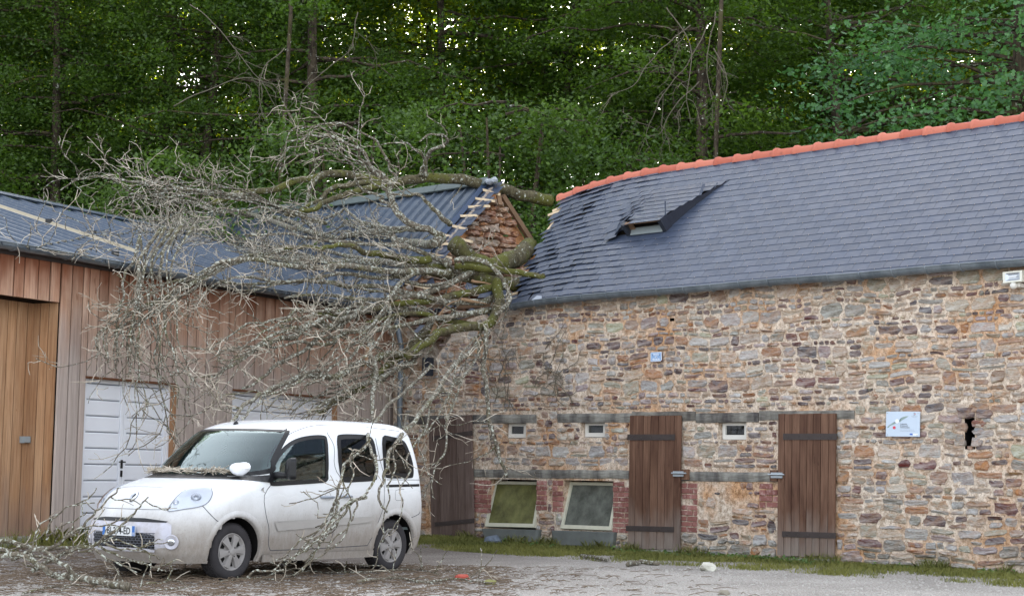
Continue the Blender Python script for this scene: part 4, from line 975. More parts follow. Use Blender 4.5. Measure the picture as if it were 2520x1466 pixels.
mb.add([p + Nd * .015 for p in I_] + c, [(0, 4, 5, 1), (1, 5, 6, 2), (2, 6, 7, 3), (3, 7, 4, 0), (4, 7, 6, 5)]); mb.build('reflector', flat('reflector_metal', lin(170, 176, 184), .25, .6, .05, 5, 0, .6), FL)
mb = MB(); mb.tube([bil(Q, .3, .5) + Nd * .012, bil(Q, .7, .5) + Nd * .012], .008, 6); mb.build('lamp_tube', M_WHITE, FL)
c = bil(Q, .48, 1.22) + Nd * -.02; mb = MB(); mb.tube([c + ZA * .035, c, c - ZA * .02, c - ZA * .04, c - ZA * .055], [.03, .05, .05, .038, .01], 12); mb.build('motion_sensor', M_PVC, FL, smooth=True)
mb = MB(); p = bil(Q, .6, 1.05) - Nd * .05; mb.box(p - Wd * .03, Wd * .07, -Nd * .17, -ZA * .05); mb.build('bracket', M_PVC, FL)
# ------------------------------------------------------------------ the white van
CF = nrm(V(.59, .807, 0)); CL = V(CF[1], -CF[0], 0)       # CF runs to the rear, CL towards the near side
C0 = V(-3.045, 18.9, 0) - CF * .875 - CL * .80
def cw(p): p = np.asarray(p, float); return C0 + CF * p[..., 0:1] + CL * p[..., 1:2] + ZA * p[..., 2:3]
def cwp(x, y, z): return C0 + CF * x + CL * y + ZA * z
_z = [.20, .30, .42, .50, .58, .66, .74, .82, .90, .97, 1.02, 1.07, 1.12, 1.20, 1.30, 1.42, 1.54, 1.64, 1.70, 1.74, 1.77, 1.79, 1.803, 1.812, 1.818, 1.82]
_xf = [.10, .03, .00, .00, .01, .04, .08, .12, .18, .27, .40, .60, .85, 1.02, 1.14, 1.29, 1.44, 1.57, 1.68, 1.80, 1.92, 2.05, 2.20, 2.36, 2.52, 2.70]
_xr = [4.10, 4.18, 4.21, 4.213, 4.213, 4.21, 4.21, 4.205, 4.20, 4.195, 4.19, 4.185, 4.18, 4.17, 4.155, 4.13, 4.105, 4.08, 4.05, 4.00, 3.92, 3.82, 3.68, 3.5, 3.3, 3.1]
_w = [.83, .875, .895, .905, .91, .912, .914, .914, .912, .908, .904, .899, .893, .882, .868, .845, .815, .785, .760, .732, .70, .66, .60, .52, .42, .25]
_a = [.50, .58, .62, .62, .62, .62, .64, .68, .72, .78, .82, .80, .70, .52, .44, .42, .42, .44, .48, .50, .5, .5, .5, .5, .45, .35]
def ci(tab, z): return np.interp(z, _z, tab)
def _sm(tab):                                              # smooth interpolation by sampling + box filter
    zz = np.linspace(.20, 1.82, 400); v = np.interp(zz, _z, tab); k = np.hanning(17); k /= k.sum()
    vp = np.pad(v, 8, mode='edge'); s = np.convolve(vp, k, 'valid'); s[zz > 1.79] = v[zz > 1.79] * .5 + s[zz > 1.79] * .5; return zz, s
_T = [_sm(t) for t in (_xf, _xr, _w, _a)]
def cpar(z): return [float(np.interp(z, t[0], t[1])) for t in _T]
NF = 2.5
def S(Q, z):
    """car surface, Q 0 front centre, 1 end of nose arc, 2 start of tail arc, 3 rear centre; negative Q is the far side"""
    xf, xr, w, a = cpar(z); sg = -1 if Q < 0 else 1; Q = abs(Q); ar = .22
    xm = xf + a; xe = xr - ar
    if Q <= 1:
        t = Q * pi / 2; y = w * max(sin(t), 0) ** (2 / NF); x = xm - a * max(cos(t), 0) ** (2 / NF)
    elif Q <= 2: x = xm + (xe - xm) * (Q - 1); y = w
    else:
        t = (3 - Q) * pi / 2; y = w * max(sin(t), 0) ** (2 / 3.2); x = xe + ar * max(cos(t), 0) ** (2 / 3.2)
    y *= 1 - .022 * ((x - 2.1) / 2.1) ** 2
    return V(x, sg * y, z)
def SN(Q, z):
    e = 1e-3; du = S(Q + e, z) - S(Q - e, z); dz = S(Q, min(z + .004, 1.819)) - S(Q, z - .004); n = np.cross(du, dz) * 1.0
    n = nrm(n); p = S(Q, z)
    if n @ (p - V(2.1, 0, .9)) < 0: n = -n
    return n
# pixel -> surface parameters
_QS = np.concatenate([np.linspace(-1.0, 1, 260), np.linspace(1, 2, 300)[1:], np.linspace(2, 2.9, 40)[1:]]); _ZS = np.concatenate([np.linspace(.2, .8, 90), np.linspace(.8, 1.15, 110)[1:], np.linspace(1.15, 1.8, 110)[1:]])
_G = np.array([[S(q, z) for q in _QS] for z in _ZS]); _GW = cw(_G); _gq = _GW - CAM; _gz = _gq @ _f0
_GX = PCX + FP * (_gq @ _rt) / _gz; _GY = PCY - FP * (_gq @ _up) / _gz
_du = np.gradient(_GW, axis=1); _dz = np.gradient(_GW, axis=0); _nn = np.cross(_du, _dz); _face = np.einsum('ijk,ijk->ij', _nn, _gq)
_sgn = np.sign(np.einsum('ijk,ijk->ij', _nn, _GW - cwp(2.1, 0, .9))); _vis = (_face * _sgn) < 0
_GX = np.where(_vis, _GX, 1e6)
def zpx(x, y): return 123.04 + .3906 * x, 984.3 + .3906 * y
def sp(x, y, zoom=True):
    if zoom: x, y = zpx(x, y)
    d = (_GX - x) ** 2 + (_GY - y) ** 2; i, j = np.unravel_index(np.argmin(d), d.shape); return float(_QS[j]), float(_ZS[i])
def shift(P, N, e): return P + N * e
def patch(outline, eps=.003, nz=14, nq=12, param=False):
    """fill an outline (zoom px, or parameters) with a sheet that follows the body"""
    o = outline if param else [sp(*p) for p in outline]
    zs = [p[1] for p in o]; z0, z1 = min(zs) + 1e-4, max(zs) - 1e-4; rows = []
    for k in range(nz + 1):
        z = z0 + (z1 - z0) * k / nz; xs = []
        for i in range(len(o)):
            a, b = o[i], o[(i + 1) % len(o)]
            if (a[1] - z) * (b[1] - z) < 0: xs.append(a[0] + (b[0] - a[0]) * (z - a[1]) / (b[1] - a[1]))
        if len(xs) < 2: continue
        q0, q1 = min(xs), max(xs); rows.append([cw(S(q0 + (q1 - q0) * m / nq, z) + SN(q0 + (q1 - q0) * m / nq, z) * eps) for m in range(nq + 1)])
    return rows
def inner(o, d):                                           # shrink an outline in parameter space
    c = np.mean(np.array(o), axis=0); return [tuple(c + (np.array(p) - c) * d) for p in o]
def dens(o, n=4, closed=True):
    r_ = []; m = len(o)
    for i in range(m if closed else m - 1):
        a, b = np.array(o[i]), np.array(o[(i + 1) % m])
        for k in range(n): r_.append(tuple(a + (b - a) * k / n))
    if not closed: r_.append(o[-1])
    return r_
def cmr(o, n=4, closed=True):                              # Catmull-Rom smoothing of an outline
    o = [np.array(p, float) for p in o]; m = len(o); r_ = []
    for i in range(m if closed else m - 1):
        g = (lambda k: o[k % m]) if closed else (lambda k: o[min(max(k, 0), m - 1)])
        p0, p1, p2, p3 = g(i - 1), g(i), g(i + 1), g(i + 2)
        for k in range(n):
            t = k / n; r_.append(tuple(.5 * (2 * p1 + (p2 - p0) * t + (2 * p0 - 5 * p1 + 4 * p2 - p3) * t * t + (3 * p1 - p0 - 3 * p2 + p3) * t ** 3)))
    if not closed: r_.append(tuple(o[-1]))
    return r_
def ribbon(mb, par, w_in, w_out, e=.004, closed=True):
    pts = [S(*p) for p in par]; ns = [SN(*p) for p in par]; n = len(pts); A, B = [], []; c = np.mean(pts, axis=0)
    for i in range(n):
        t = nrm(pts[(i + 1) % n] - pts[i - 1]) if closed else nrm(pts[min(i + 1, n - 1)] - pts[max(i - 1, 0)])
        s_ = nrm(np.cross(ns[i], t)); 
        if closed and s_ @ (c - pts[i]) < 0: s_ = -s_
        A.append(cw(pts[i] + s_ * w_in + ns[i] * e)); B.append(cw(pts[i] - s_ * w_out + ns[i] * e))
    if closed: A.append(A[0]); B.append(B[0])
    mb.grid([A, B]); return A, B
def seam(pts, w=.004, e=.0015, zoom=True, n=5):
    par = cmr([sp(*p) for p in pts], n, False); mb = MB(); ribbon(mb, par, w, w, e, False); mb.build('panel_gap', M_GAP, CAR)

k = NM('white_paint', .28, .5); v = k.coord()
gc = k.n('ShaderNodeNewGeometry'); s_ = k.n('ShaderNodeSeparateXYZ'); k.l(gc.outputs['Position'], s_.inputs[0])
zz = k.math('ADD', s_.outputs['Z'], k.math('MULTIPLY', k.math('SUBTRACT', k.noise(v, 1.6, 5, .65), .5), .38))
f = k.ramp(k.math('MULTIPLY', zz, 1.0), [(.42, .95), (.62, .74), (.84, .26), (1.0, .0)])
sp_ = k.ramp(k.noise(v, 60, 4, .7), [(.55, 0), (.72, .5)]); f2 = k.math('MULTIPLY', f, k.math('ADD', .82, k.math('MULTIPLY', k.noise(k.coord(scale=(1, 1, .3)), 22, 4, .7), .36)))
c = k.mix(f2, lin(238, 241, 244), lin(146, 137, 128)); c = k.mix(k.math('MULTIPLY', sp_, f), c, lin(92, 84, 78))
k.col(c); k.l(k.math('ADD', .22, k.math('MULTIPLY', f, .5)), k.b.inputs['Roughness']); k.b.inputs['Coat Weight'].default_value = .3; M_PAINT = k.m
k = NM('silver_bumper', .45, .5); v = k.coord(); k.col(k.mix(k.ramp(k.noise(v, 5, 5, .7), [(.4, 0), (.7, 1)]), lin(196, 196, 208), lin(168, 162, 160))); M_SILVER = k.m
M_GAP = flat('panel_gap', lin(70, 72, 80), .8, .1, .1); M_RUBBER = flat('black_rubber', lin(22, 23, 26), .45, .4, .15); M_CAB = flat('cabin_trim', lin(84, 92, 92), .85, .2, .2)
M_SEAT = flat('seat_cloth', lin(58, 60, 62), .95, .1, .25, 12); M_CGLASS = mat_glass('car_glass', (.58, .86, .82), .10); M_CGLASSD = mat_glass('tinted_glass', (.42, .56, .53), .03)
M_TYRE = flat('dusty_tyre', lin(62, 60, 62), .9, .15, .3, 10, .4); M_CAP = flat('dusty_hubcap', lin(150, 146, 144), .6, .4, .14, 8); M_WELL = flat('wheel_well', lin(26, 25, 25), .95, .1, .3)
M_LENS = mat_glass('lamp_lens', (.97, .98, 1), .03); M_CHROME = flat('chrome', lin(200, 204, 210), .15, .6, .03, 5, 0, .9); M_TAIL = flat('tail_lamp_red', lin(150, 18, 24), .25, .6, .1)
M_PLATEW = flat('plate_white', lin(216, 218, 220), .5, .3, .05); M_MOULD = flat('dusty_moulding', lin(170, 166, 162), .6, .3, .1)

CAR = empty('white_van', 'dusty white people-carrier van with cracked windscreen under the fallen branches', 'van'); CAR['_b'] = tuple(map(float, cwp(2.1, 0, 0)))
WIN = {'front_door_window': [(1388, 525), (1385, 470), (1400, 400), (1440, 330), (1500, 270), (1580, 235), (1660, 222), (1725, 224), (1742, 245), (1750, 300), (1753, 400), (1752, 480), (1738, 512), (1700, 520), (1500, 532), (1410, 538)],
       'side_window': [(1808, 240), (1824, 220), (1900, 215), (1990, 222), (2030, 245), (2048, 300), (2060, 400), (2059, 480), (2040, 505), (1950, 512), (1860, 514), (1835, 495), (1822, 420), (1812, 320)],
       'rear_side_window': [(2095, 234), (2150, 233), (2210, 248), (2240, 275), (2270, 350), (2287, 420), (2286, 475), (2270, 488), (2200, 490), (2130, 488), (2110, 470), (2100, 380)]}
WSH = [(590, 442), (640, 400), (760, 290), (865, 205), (935, 168), (1100, 168), (1300, 182), (1430, 202), (1448, 214), (1400, 290), (1345, 385), (1295, 448), (1240, 476), (1130, 488), (1000, 482), (850, 464), (700, 452)]
winp = {n: cmr([sp(*p) for p in o], 3) for n, o in WIN.items()}; wshp = cmr([sp(*p) for p in WSH], 3)
# the windscreen symmetric about the centre line: near-side trace, mirrored
far = [(-q, z) for q, z in reversed(wshp) if q > .0]
qn = [p for p in wshp if p[0] > 0]; zb, zt = min(p[1] for p in wshp), max(p[1] for p in wshp)
def inpoly(q, z, o):
    c = False; n = len(o); j = n - 1
    for i in range(n):
        if (o[i][1] > z) != (o[j][1] > z) and q < (o[j][0] - o[i][0]) * (z - o[i][1]) / (o[j][1] - o[i][1]) + o[i][0]: c = not c
        j = i
    return c
zbw, ztw = 1.145, 1.665
wsp = [(-.93, zbw + .06), (-.75, zbw + .01), (-.4, zbw - .01), (0, zbw - .015), (.4, zbw - .01), (.75, zbw + .01), (.93, zbw + .06), (.88, 1.3), (.82, 1.5), (.75, ztw - .02), (.6, ztw), (0, ztw + .012), (-.6, ztw), (-.75, ztw - .02), (-.82, 1.5), (-.88, 1.3)]
print('windscreen trace q', [(round(q, 2), round(z, 2)) for q, z in wshp[::3]])
zl = np.concatenate([np.linspace(.2, .9, 26), np.linspace(.9, 1.2, 22)[1:], np.linspace(1.2, 1.74, 32)[1:], np.linspace(1.74, 1.82, 14)[1:]])
ql = np.concatenate([np.linspace(0, 1, 30), np.linspace(1, 2, 90)[1:], np.linspace(2, 3, 12)[1:]]); ql = np.concatenate([-ql[::-1], ql[1:]])
def hubd(x, z, r_): return min((x - .875) ** 2 + (z - .31) ** 2, (x - 3.572) ** 2 + (z - .31) ** 2) < r_ * r_
def bodyshell(off, rad, wins, grow, zmin=.2):
    mb = MB(); zs = [z for z in zl if z >= zmin]; P = [[cw(S(q, z) + SN(q, z) * off) for q in ql] for z in zs]; R_, C_ = len(zs), len(ql)
    mb.v = [tuple(p) for row in P for p in row]
    for i in range(R_ - 1):
        for j in range(C_ - 1):
            q, z = (ql[j] + ql[j + 1]) / 2, (zs[i] + zs[i + 1]) / 2; p = S(q, z)
            if abs(p[1]) > .5 and hubd(p[0], p[2], rad): continue
            if any(inpoly(abs(q), z, o) for o in wins) or inpoly(q, z, wsp): continue
            mb.f.append([i * C_ + j, i * C_ + j + 1, (i + 1) * C_ + j + 1, (i + 1) * C_ + j]); mb.c.append(None); mb.m.append(0)
    mb.f.append([(R_ - 1) * C_ + j for j in range(C_ - 1)]); mb.c.append(None); mb.m.append(0)
    return mb
shr = [inner(o, .955) for o in winp.values()]
bodyshell(0, .385, shr, 0).build('body', M_PAINT, CAR, smooth=True)
bodyshell(-.03, .40, [inner(o, .90) for o in winp.values()], 0, .75).build('cabin_lining', M_CAB, CAR, smooth=True)
mb = MB(); mb.box(cwp(.6, -.72, .2), CF * 3.4, CL * 1.44, ZA * .06); mb.build('underbody', M_WELL, CAR)
mb = MB(); mb.box(cwp(1.3, -.82, .5), CF * 2.75, CL * 1.64, ZA * .03); mb.build('cabin_floor', M_CAB, CAR)
# glass, rubber surrounds
for nm, o in winp.items():
    for sg in (1, -1):
        oo = [(q * sg, z) for q, z in o]; W = bpy.data.objects.new(nm, None); scene.collection.objects.link(W); W.parent = CAR
        mb = MB(); mb.grid(patch(inner(oo, .97), .001, 16, 14, True)); mb.build('glass', M_CGLASSD if nm != 'front_door_window' else M_CGLASS, W, smooth=True)
        mb = MB(); A, B = ribbon(mb, dens(oo, 1), .045 if nm == 'front_door_window' else .06, .004, .005); mb.build('rubber_surround', M_RUBBER, W)
WS = bpy.data.objects.new('windscreen', None); scene.collection.objects.link(WS); WS.parent = CAR
wsd = cmr(wsp, 3); mb = MB(); mb.grid(patch(inner(wsd, .99), .002, 20, 24, True)); mb.build('glass', M_CGLASS, WS, smooth=True)
mb = MB(); ribbon(mb, wsd, .05, .006, .005); mb.build('black_border', M_RUBBER, WS)
mb = MB(); par = [(q, zbw - .03) for q in np.linspace(-.92, .92, 30)]; ribbon(mb, par, .055, .04, .006, False); mb.build('cowl', M_RUBBER, WS)
# crack star near the top far corner of the screen
mb = MB(); c0 = sp(905, 225)
for i in range(16):
    a = i / 16 * 2 * pi; par = [(c0[0] + cos(a) * t * (1 + .3 * r.random()), c0[1] + sin(a) * t * .6) for t in (0, .03, .07, .07 + .12 * r.random())]; par = [p for p in par if inpoly(*p, wsd)]
    if len(par) > 1: ribbon(mb, par, .0015, .0015, .006, False)
mb.build('glass_cracks', flat('crack_white', lin(190, 214, 208), .4, .5, .02), WS)
for (x, y, rr, m_) in ((745, 318, .04, flat('yellow_sticker', lin(206, 206, 60), .5)), (716, 348, .028, M_PLATEW), (684, 382, .03, M_PLATEW)):
    q, z = sp(x, y); mb = MB(); n_ = SN(q, z); p = S(q, z); t1 = nrm(np.cross(n_, V(0, 0, 1))); t2 = np.cross(t1, n_); mb.add([cw(p + n_ * .004 + t1 * rr * cos(a) * .8 + t2 * rr * sin(a)) for a in np.linspace(0, 2 * pi, 13)[:-1]], [tuple(range(12))]); mb.build('sticker', m_, WS)
mb = MB()
for y0, y1 in ((.05, .62), (-.6, -.02)):
    pts = [cwp(S(.1, 1.16)[0] - .03, y0, 1.165)]
    par = [( (y0 + (y1 - y0) * t) * .95, 1.165 + .02 * t) for t in np.linspace(0, 1, 6)]; mb.tube([cw(S(q, z) + SN(q, z) * .02) for q, z in par], .011, 5)
mb.build('wiper', M_RUBBER, WS)
# front end
def pfill(name, pts, mat, eps=.004, nz=12, nq=14, par=CAR, sm=0, rim=None):
    o = [sp(*p) for p in pts]; o = cmr(o, 3) if sm else o; mb = MB(); mb.grid(patch(o, eps, nz, nq, True)); ob = mb.build(name, mat, par, smooth=True)
    if rim: m2 = MB(); ribbon(m2, o, rim[0], rim[0], eps + .001); m2.build(rim[1], rim[2], par)
    return o
HLP = [(745, 700), (765, 655), (800, 610), (850, 567), (910, 540), (970, 530), (1008, 545), (1022, 580), (1010, 620), (980, 655), (930, 674), (860, 683), (790, 694)]
ho = [sp(*p) for p in HLP]
for sg in (1, -1):
    H = bpy.data.objects.new('headlight', None); scene.collection.objects.link(H); H.parent = CAR; o = cmr([(q * sg, z) for q, z in ho], 3)
    mb = MB(); mb.grid(patch(inner(o, .97), .002, 14, 14, True)); mb.build('reflector', flat('lamp_reflector', lin(232, 236, 242), .35, .5, .06, 14), H, smooth=True)
    mb = MB(); ribbon(mb, o, .003, .005, .008); mb.build('lens_edge', flat('lens_edge', lin(120, 124, 136), .5, .4, .1), H)
    c = np.mean(np.array(ho), axis=0)
    for dq, dz, rr in ((.06, .012, .058), (-.10, -.045, .034)):
        q, z = sg * (c[0] + dq), c[1] + dz; n_ = SN(q, z); p = S(q, z); t1 = nrm(np.cross(n_, V(0, 0, 1))); t2 = np.cross(t1, n_)
        mb = MB(); rows = [[cw(p + n_ * h + (t1 * cos(a) + t2 * sin(a)) * rr * k_) for a in np.linspace(0, 2 * pi, 17)] for k_, h in ((1, .004), (.92, .009), (.8, .004), (.45, .004), (.3, .012), (.01, .014))]; mb.grid(rows); mb.build('bulb_bowl', M_CHROME, H, smooth=True)
    mb = MB(); mb.grid(patch(o, .016, 14, 14, True)); mb.build('lens', M_LENS, H, smooth=True)
# hood edge line and nose panel line, drawn across
def cross(pts, mir=True):
    par = [sp(*p) for p in pts]; par = [p for p in par if p[0] >= -.02]; par.sort(); full = [(-q, z) for q, z in reversed(par)] + par if mir else par
    mb = MB(); ribbon(mb, cmr(full, 3, False), .003, .003, .0015, False); mb.build('panel_gap', M_GAP, CAR)
cross([(560, 541), (700, 550), (865, 565)]); cross([(560, 688), (650, 688), (745, 686)])
seam([(960, 665), (1010, 720), (1055, 762), (1085, 770)]); 
seam([(1372, 420), (1370, 560), (1371, 760), (1374, 900), (1386, 945)]); seam([(1386, 945), (1600, 936), (1850, 922), (2000, 912)]); seam([(1745, 200), (1790, 290), (1806, 450), (1803, 600), (1795, 760), (1750, 925)])
seam([(2050, 240), (2085, 400), (2112, 520), (2105, 640), (2062, 780), (2000, 912)]); seam([(1372, 420), (1400, 330), (1470, 240), (1600, 175), (1700, 158), (1800, 155), (1900, 158), (2050, 175), (2200, 195)])
seam([(2122, 500), (2325, 502)], .003); seam([(2176, 568), (2200, 560), (2231, 561)], .002); seam([(2176, 568), (2178, 620), (2190, 630), (2232, 627)], .002); seam([(2270, 742), (2330, 700)])
mb = MB(); par = cmr([sp(*p) for p in [(2118, 540), (2220, 537), (2325, 534)]], 4, False); ribbon(mb, par, .016, .016, .003, False); mb.build('door_rail', M_RUBBER, CAR)
# bumper insert, upper slot, lower grille (mirrored about the middle)
def mirfill(name, pts, mat, eps, nz=12, nq=24):
    par = [sp(*p) for p in pts]; full = par + [(-q, z) for q, z in reversed(par)]; mb = MB(); mb.grid(patch(full, eps, nz, nq, True)); mb.build(name, mat, CAR, smooth=True); return full
mirfill('bumper_insert', [(560, 752), (740, 768), (766, 782), (768, 830), (762, 930), (660, 940), (560, 930)], M_SILVER, .005)
mirfill('upper_slot', [(560, 742), (600, 745), (745, 765), (735, 772), (600, 762), (560, 757)], M_RUBBER, .008, 6)
gq = mirfill('grille_recess', [(560, 836), (640, 846), (660, 858), (662, 930), (655, 936), (560, 925)], M_RUBBER, .007)
mirfill('bumper_lip', [(560, 928), (664, 940), (664, 952), (560, 942)], M_SILVER, .020, 4)
zlo, zhi = min(p[1] for p in gq), max(p[1] for p in gq); qm = max(abs(p[0]) for p in gq); mb = MB()
nr = 6
for i in range(nr + 1):
    z = zlo + (zhi - zlo) * i / nr; mb.tube([cw(S(q, z) + SN(q, z) * .012) for q in np.linspace(-qm, qm, 24)], .0035, 4)
for i in range(nr):
    z0, z1 = zlo + (zhi - zlo) * i / nr, zlo + (zhi - zlo) * (i + 1) / nr
    for j in range(19):
        q = -qm + 2 * qm * (j + (.5 if i % 2 else 0)) / 19
        if abs(q) > qm: continue
        mb.tube([cw(S(q, z0) + SN(q, z0) * .012), cw(S(q, z1) + SN(q, z1) * .012)], .0035, 4)
mb.build('grille_mesh', flat('grille_grey', lin(96, 98, 106), .6, .3, .1), CAR, kind='stuff')
for sg in (1, -1):
    q, z = sp(762, 893); q *= sg; n_ = SN(q, z); p = S(q, z); t1 = nrm(np.cross(n_, V(0, 0, 1))); t2 = np.cross(t1, n_); FG = bpy.data.objects.new('fog_light', None); scene.collection.objects.link(FG); FG.parent = CAR
    mb = MB(); rows = [[cw(p + n_ * h + (t1 * cos(a) + t2 * sin(a)) * rr) for a in np.linspace(0, 2 * pi, 25)] for rr, h in ((.082, .004), (.078, .014), (.070, .014), (.055, .004), (.04, .004))]; mb.grid(rows); mb.build('bezel', M_SILVER, FG, smooth=True)
    mb = MB(); rows = [[cw(p + n_ * h - t1 * .0 + (t1 * cos(a) + t2 * sin(a)) * rr) for a in np.linspace(0, 2 * pi, 17)] for rr, h in ((.042, .006), (.038, .012), (.02, .016), (.001, .017))]; mb.grid(rows); mb.build('lamp_glass', M_CHROME, FG, smooth=True)
# badge: a folded metal diamond frame
q, z = 0.0, sp(545, 607)[1]; n_ = SN(.01, z); n_ = nrm(V(n_[0], 0, n_[2])); p = S(0, z); t1 = V(0, 1, 0); t2 = nrm(np.cross(n_, t1)); t2 = t2 if t2[2] > 0 else -t2
def dia(w_, h_, c_=.32): return [(-c_ * w_, h_), (c_ * w_, h_), (w_, .12 * h_), (w_ * .95, -.12 * h_), (c_ * w_, -h_), (-c_ * w_, -h_), (-w_, -.12 * h_), (-w_ * .95, .12 * h_)]
O_, I2 = dia(.046, .072), dia(.018, .040); mb = MB(); n8 = 8
mb.add([cw(p + n_ * .004 + t1 * a + t2 * b) for a, b in O_] + [cw(p + n_ * .022 + t1 * a * .8 + t2 * b * .84) for a, b in O_] + [cw(p + n_ * .010 + t1 * a + t2 * b) for a, b in I2], [(i, (i + 1) % 8, 8 + (i + 1) % 8, 8 + i) for i in range(8)] + [(8 + i, 8 + (i + 1) % 8, 16 + (i + 1) % 8, 16 + i) for i in range(8)])
BD = mb.build('badge', M_CHROME, CAR); mb = MB(); mb.add([cw(p + n_ * .008 + t1 * a + t2 * b) for a, b in I2], [tuple(range(8))]); mb.build('badge_core', M_RUBBER, BD)
mb = MB(); mb.add([cw(p + n_ * .003 + t1 * a * 1.1 + t2 * b * 1.06) for a, b in O_], [tuple(range(8))]); mb.build('badge_edge', M_RUBBER, BD)
# number plate
zc = .5 * (sp(560, 800)[1] + sp(560, 845)[1]) ; PL = bpy.data.objects.new('number_plate', None); scene.collection.objects.link(PL); PL.parent = CAR
pc = V(S(0, zc)[0] - .022, 0, zc); py = lambda a, b, d=0: cwp(pc[0] - d, pc[1] + a, pc[2] + b)
mb = MB(); mb.box(py(-.26, -.055), CL * .52, -CF * .008, ZA * .11); mb.build('plate', M_PLATEW, PL)
# looking at the plate from the front, +left of the reader is the far side (a negative)
for a0, a1 in ((-.258, -.215), (.215, .258)):
    mb = MB(); mb.box(py(a0, -.053, .008), CL * (a1 - a0), -CF * .0012, ZA * .106); mb.build('blue_band', flat('plate_blue', lin(60, 110, 180), .5, .3, .05), PL)
PX, PY_, PZ = CL, ZA, -CF
text3d('lettering', 'BJ-294-ED', .105, py(0, -.037, .0095), PX, PY_, PZ, flat('plate_black', lin(28, 28, 32), .6, .2, .1), PL, 'CENTER', .0015, .0006, .86)
text3d('lettering', '35', .042, py(.2365, -.045, .0098), PX, PY_, PZ, M_PLATEW, PL, 'CENTER', .0006, .0005, .8)
# mouldings, indicator, handles
mo = pfill('side_moulding', [(1410, 766), (2036, 734), (2020, 768), (1430, 822)], M_MOULD, .016, 6, 20); mb = MB(); ribbon(mb, dens(mo, 6), .004, .006, .008); mb.build('moulding_edge', M_MOULD, CAR)
pfill('side_indicator', [(1324, 562), (1349, 545), (1354, 586)], M_CHROME, .006, 4, 4)
for x0, x1, y in ((1704, 1788, 612), (1820, 1902, 607)):
    a, b = sp(x0, y), sp(x1, y); H = bpy.data.objects.new('door_handle', None); scene.collection.objects.link(H); H.parent = CAR
    par = [(a[0] + (b[0] - a[0]) * t, a[1]) for t in np.linspace(0, 1, 8)]; mb = MB(); mb.tube([cw(S(*p) + SN(*p) * h) for p, h in zip(par, (.005, .028, .038, .04, .04, .038, .03, .008))], [.012, .015, .017, .017, .017, .016, .014, .01], 8); mb.build('grip', flat('handle_silver', lin(150, 158, 170), .35, .5, .05, 5, 0, .3), H, smooth=True)
    q, z = (a[0] + b[0]) / 2, a[1] + .01; n_ = SN(q, z); p = S(q, z); mb = MB(); rows = [[cw(p + n_ * h + CL * 0 + V(1, 0, 0) * 0 + (V(1, 0, 0) * cos(t) + V(0, 0, 1) * sin(t)) * rr) for t in np.linspace(0, 2 * pi, 17)] for rr, h in ((.052, .002), (.046, .001))]; mb.grid(rows); mb.build('recess_rim', M_MOULD, H)
# arch lips, wells, wheels
def wheel(x, y, sg, name='wheel'):
    W = bpy.data.objects.new(name, None); scene.collection.objects.link(W); W.parent = CAR; c = cwp(x, y, .312); o = CL * sg
    def ring(r_, d, n=40): return [c + o * d + (CF * cos(a) + ZA * sin(a)) * r_ for a in np.linspace(0, 2 * pi, n + 1)]
    mb = MB(); prof = [(.200, -.02), (.206, .008), (.222, .018), (.262, .024), (.292, .014), (.307, -.008), (.3135, -.03), (.3135, -.165), (.300, -.19), (.26, -.20), (.2, -.19)]
    mb.grid([ring(*p) for p in prof]); mb.build('tyre', M_TYRE, W, smooth=True)
    mb = MB()
    for i in range(60):
        a = i / 60 * 2 * pi; t = -CF * sin(a) + ZA * cos(a); p = c + (CF * cos(a) + ZA * sin(a)) * .3125
        for d in (-.022, -.062, -.102, -.142): mb.box(p + o * (d - .016) - t * .010 , o * .030, t * .020, (CF * cos(a) + ZA * sin(a)) * .005)
    mb.build('tread', M_TYRE, W, kind='stuff')
    mb = MB(); mb.grid([ring(.205, .004), ring(.2, .012), ring(.192, .006), ring(.183, -.018), ring(.10, -.024), ring(.02, -.01)]); mb.build('hubcap', M_CAP, W, smooth=True)
    mb = MB()
    for i in range(6):                                   # dark vents between the spokes
        a = (i + .5) / 6 * 2 * pi; u_ = CF * cos(a) + ZA * sin(a); t = -CF * sin(a) + ZA * cos(a); b = c + o * -.0185
        P_ = [b + u_ * .108 - t * .022, b + u_ * .108 + t * .022, b + u_ * .158 + t * .042, b + u_ * .158 - t * .042]; mb.add(P_ + [p + o * .002 for p in P_], [(0, 1, 2, 3), (7, 6, 5, 4)])
    mb.build('cap_vents', M_WELL, W, kind='stuff')
    for i in range(6):
        a = i / 6 * 2 * pi + .12; u_ = CF * cos(a) + ZA * sin(a); t = -CF * sin(a) + ZA * cos(a); b = c; mb = MB()
        sec = []
        for rr, hw, h in ((.03, .022, .018), (.08, .026, .016), (.13, .036, .010), (.183, .050, .006)):
            q_ = b + u_ * rr; sec.append([q_ - t * (hw + .006) - o * .022, q_ - t * hw + o * h, q_ + o * (h + .004), q_ + t * hw + o * h, q_ + t * (hw + .006) - o * .022])
        mb.grid(sec); mb.add(sec[-1], [(0, 1, 2, 3, 4)]); mb.build('spoke', M_CAP, W)
    mb = MB(); mb.grid([ring(.045, .012, 20), ring(.04, .024, 20), ring(.02, .028, 20), ring(.001, .029, 20)]); mb.build('cap_centre', M_CAP, W, smooth=True)
    for i in range(3):
        a = i / 3 * 2 * pi + 1.0; p = c + (CF * cos(a) + ZA * sin(a)) * .055; mb = MB(); mb.tube([p + o * .012, p + o * .022], .008, 7); mb.build('wheel_bolt', M_WELL, W)
for x in (.875, 3.572):
    for sg in (1, -1): wheel(x, .815 * sg, sg)
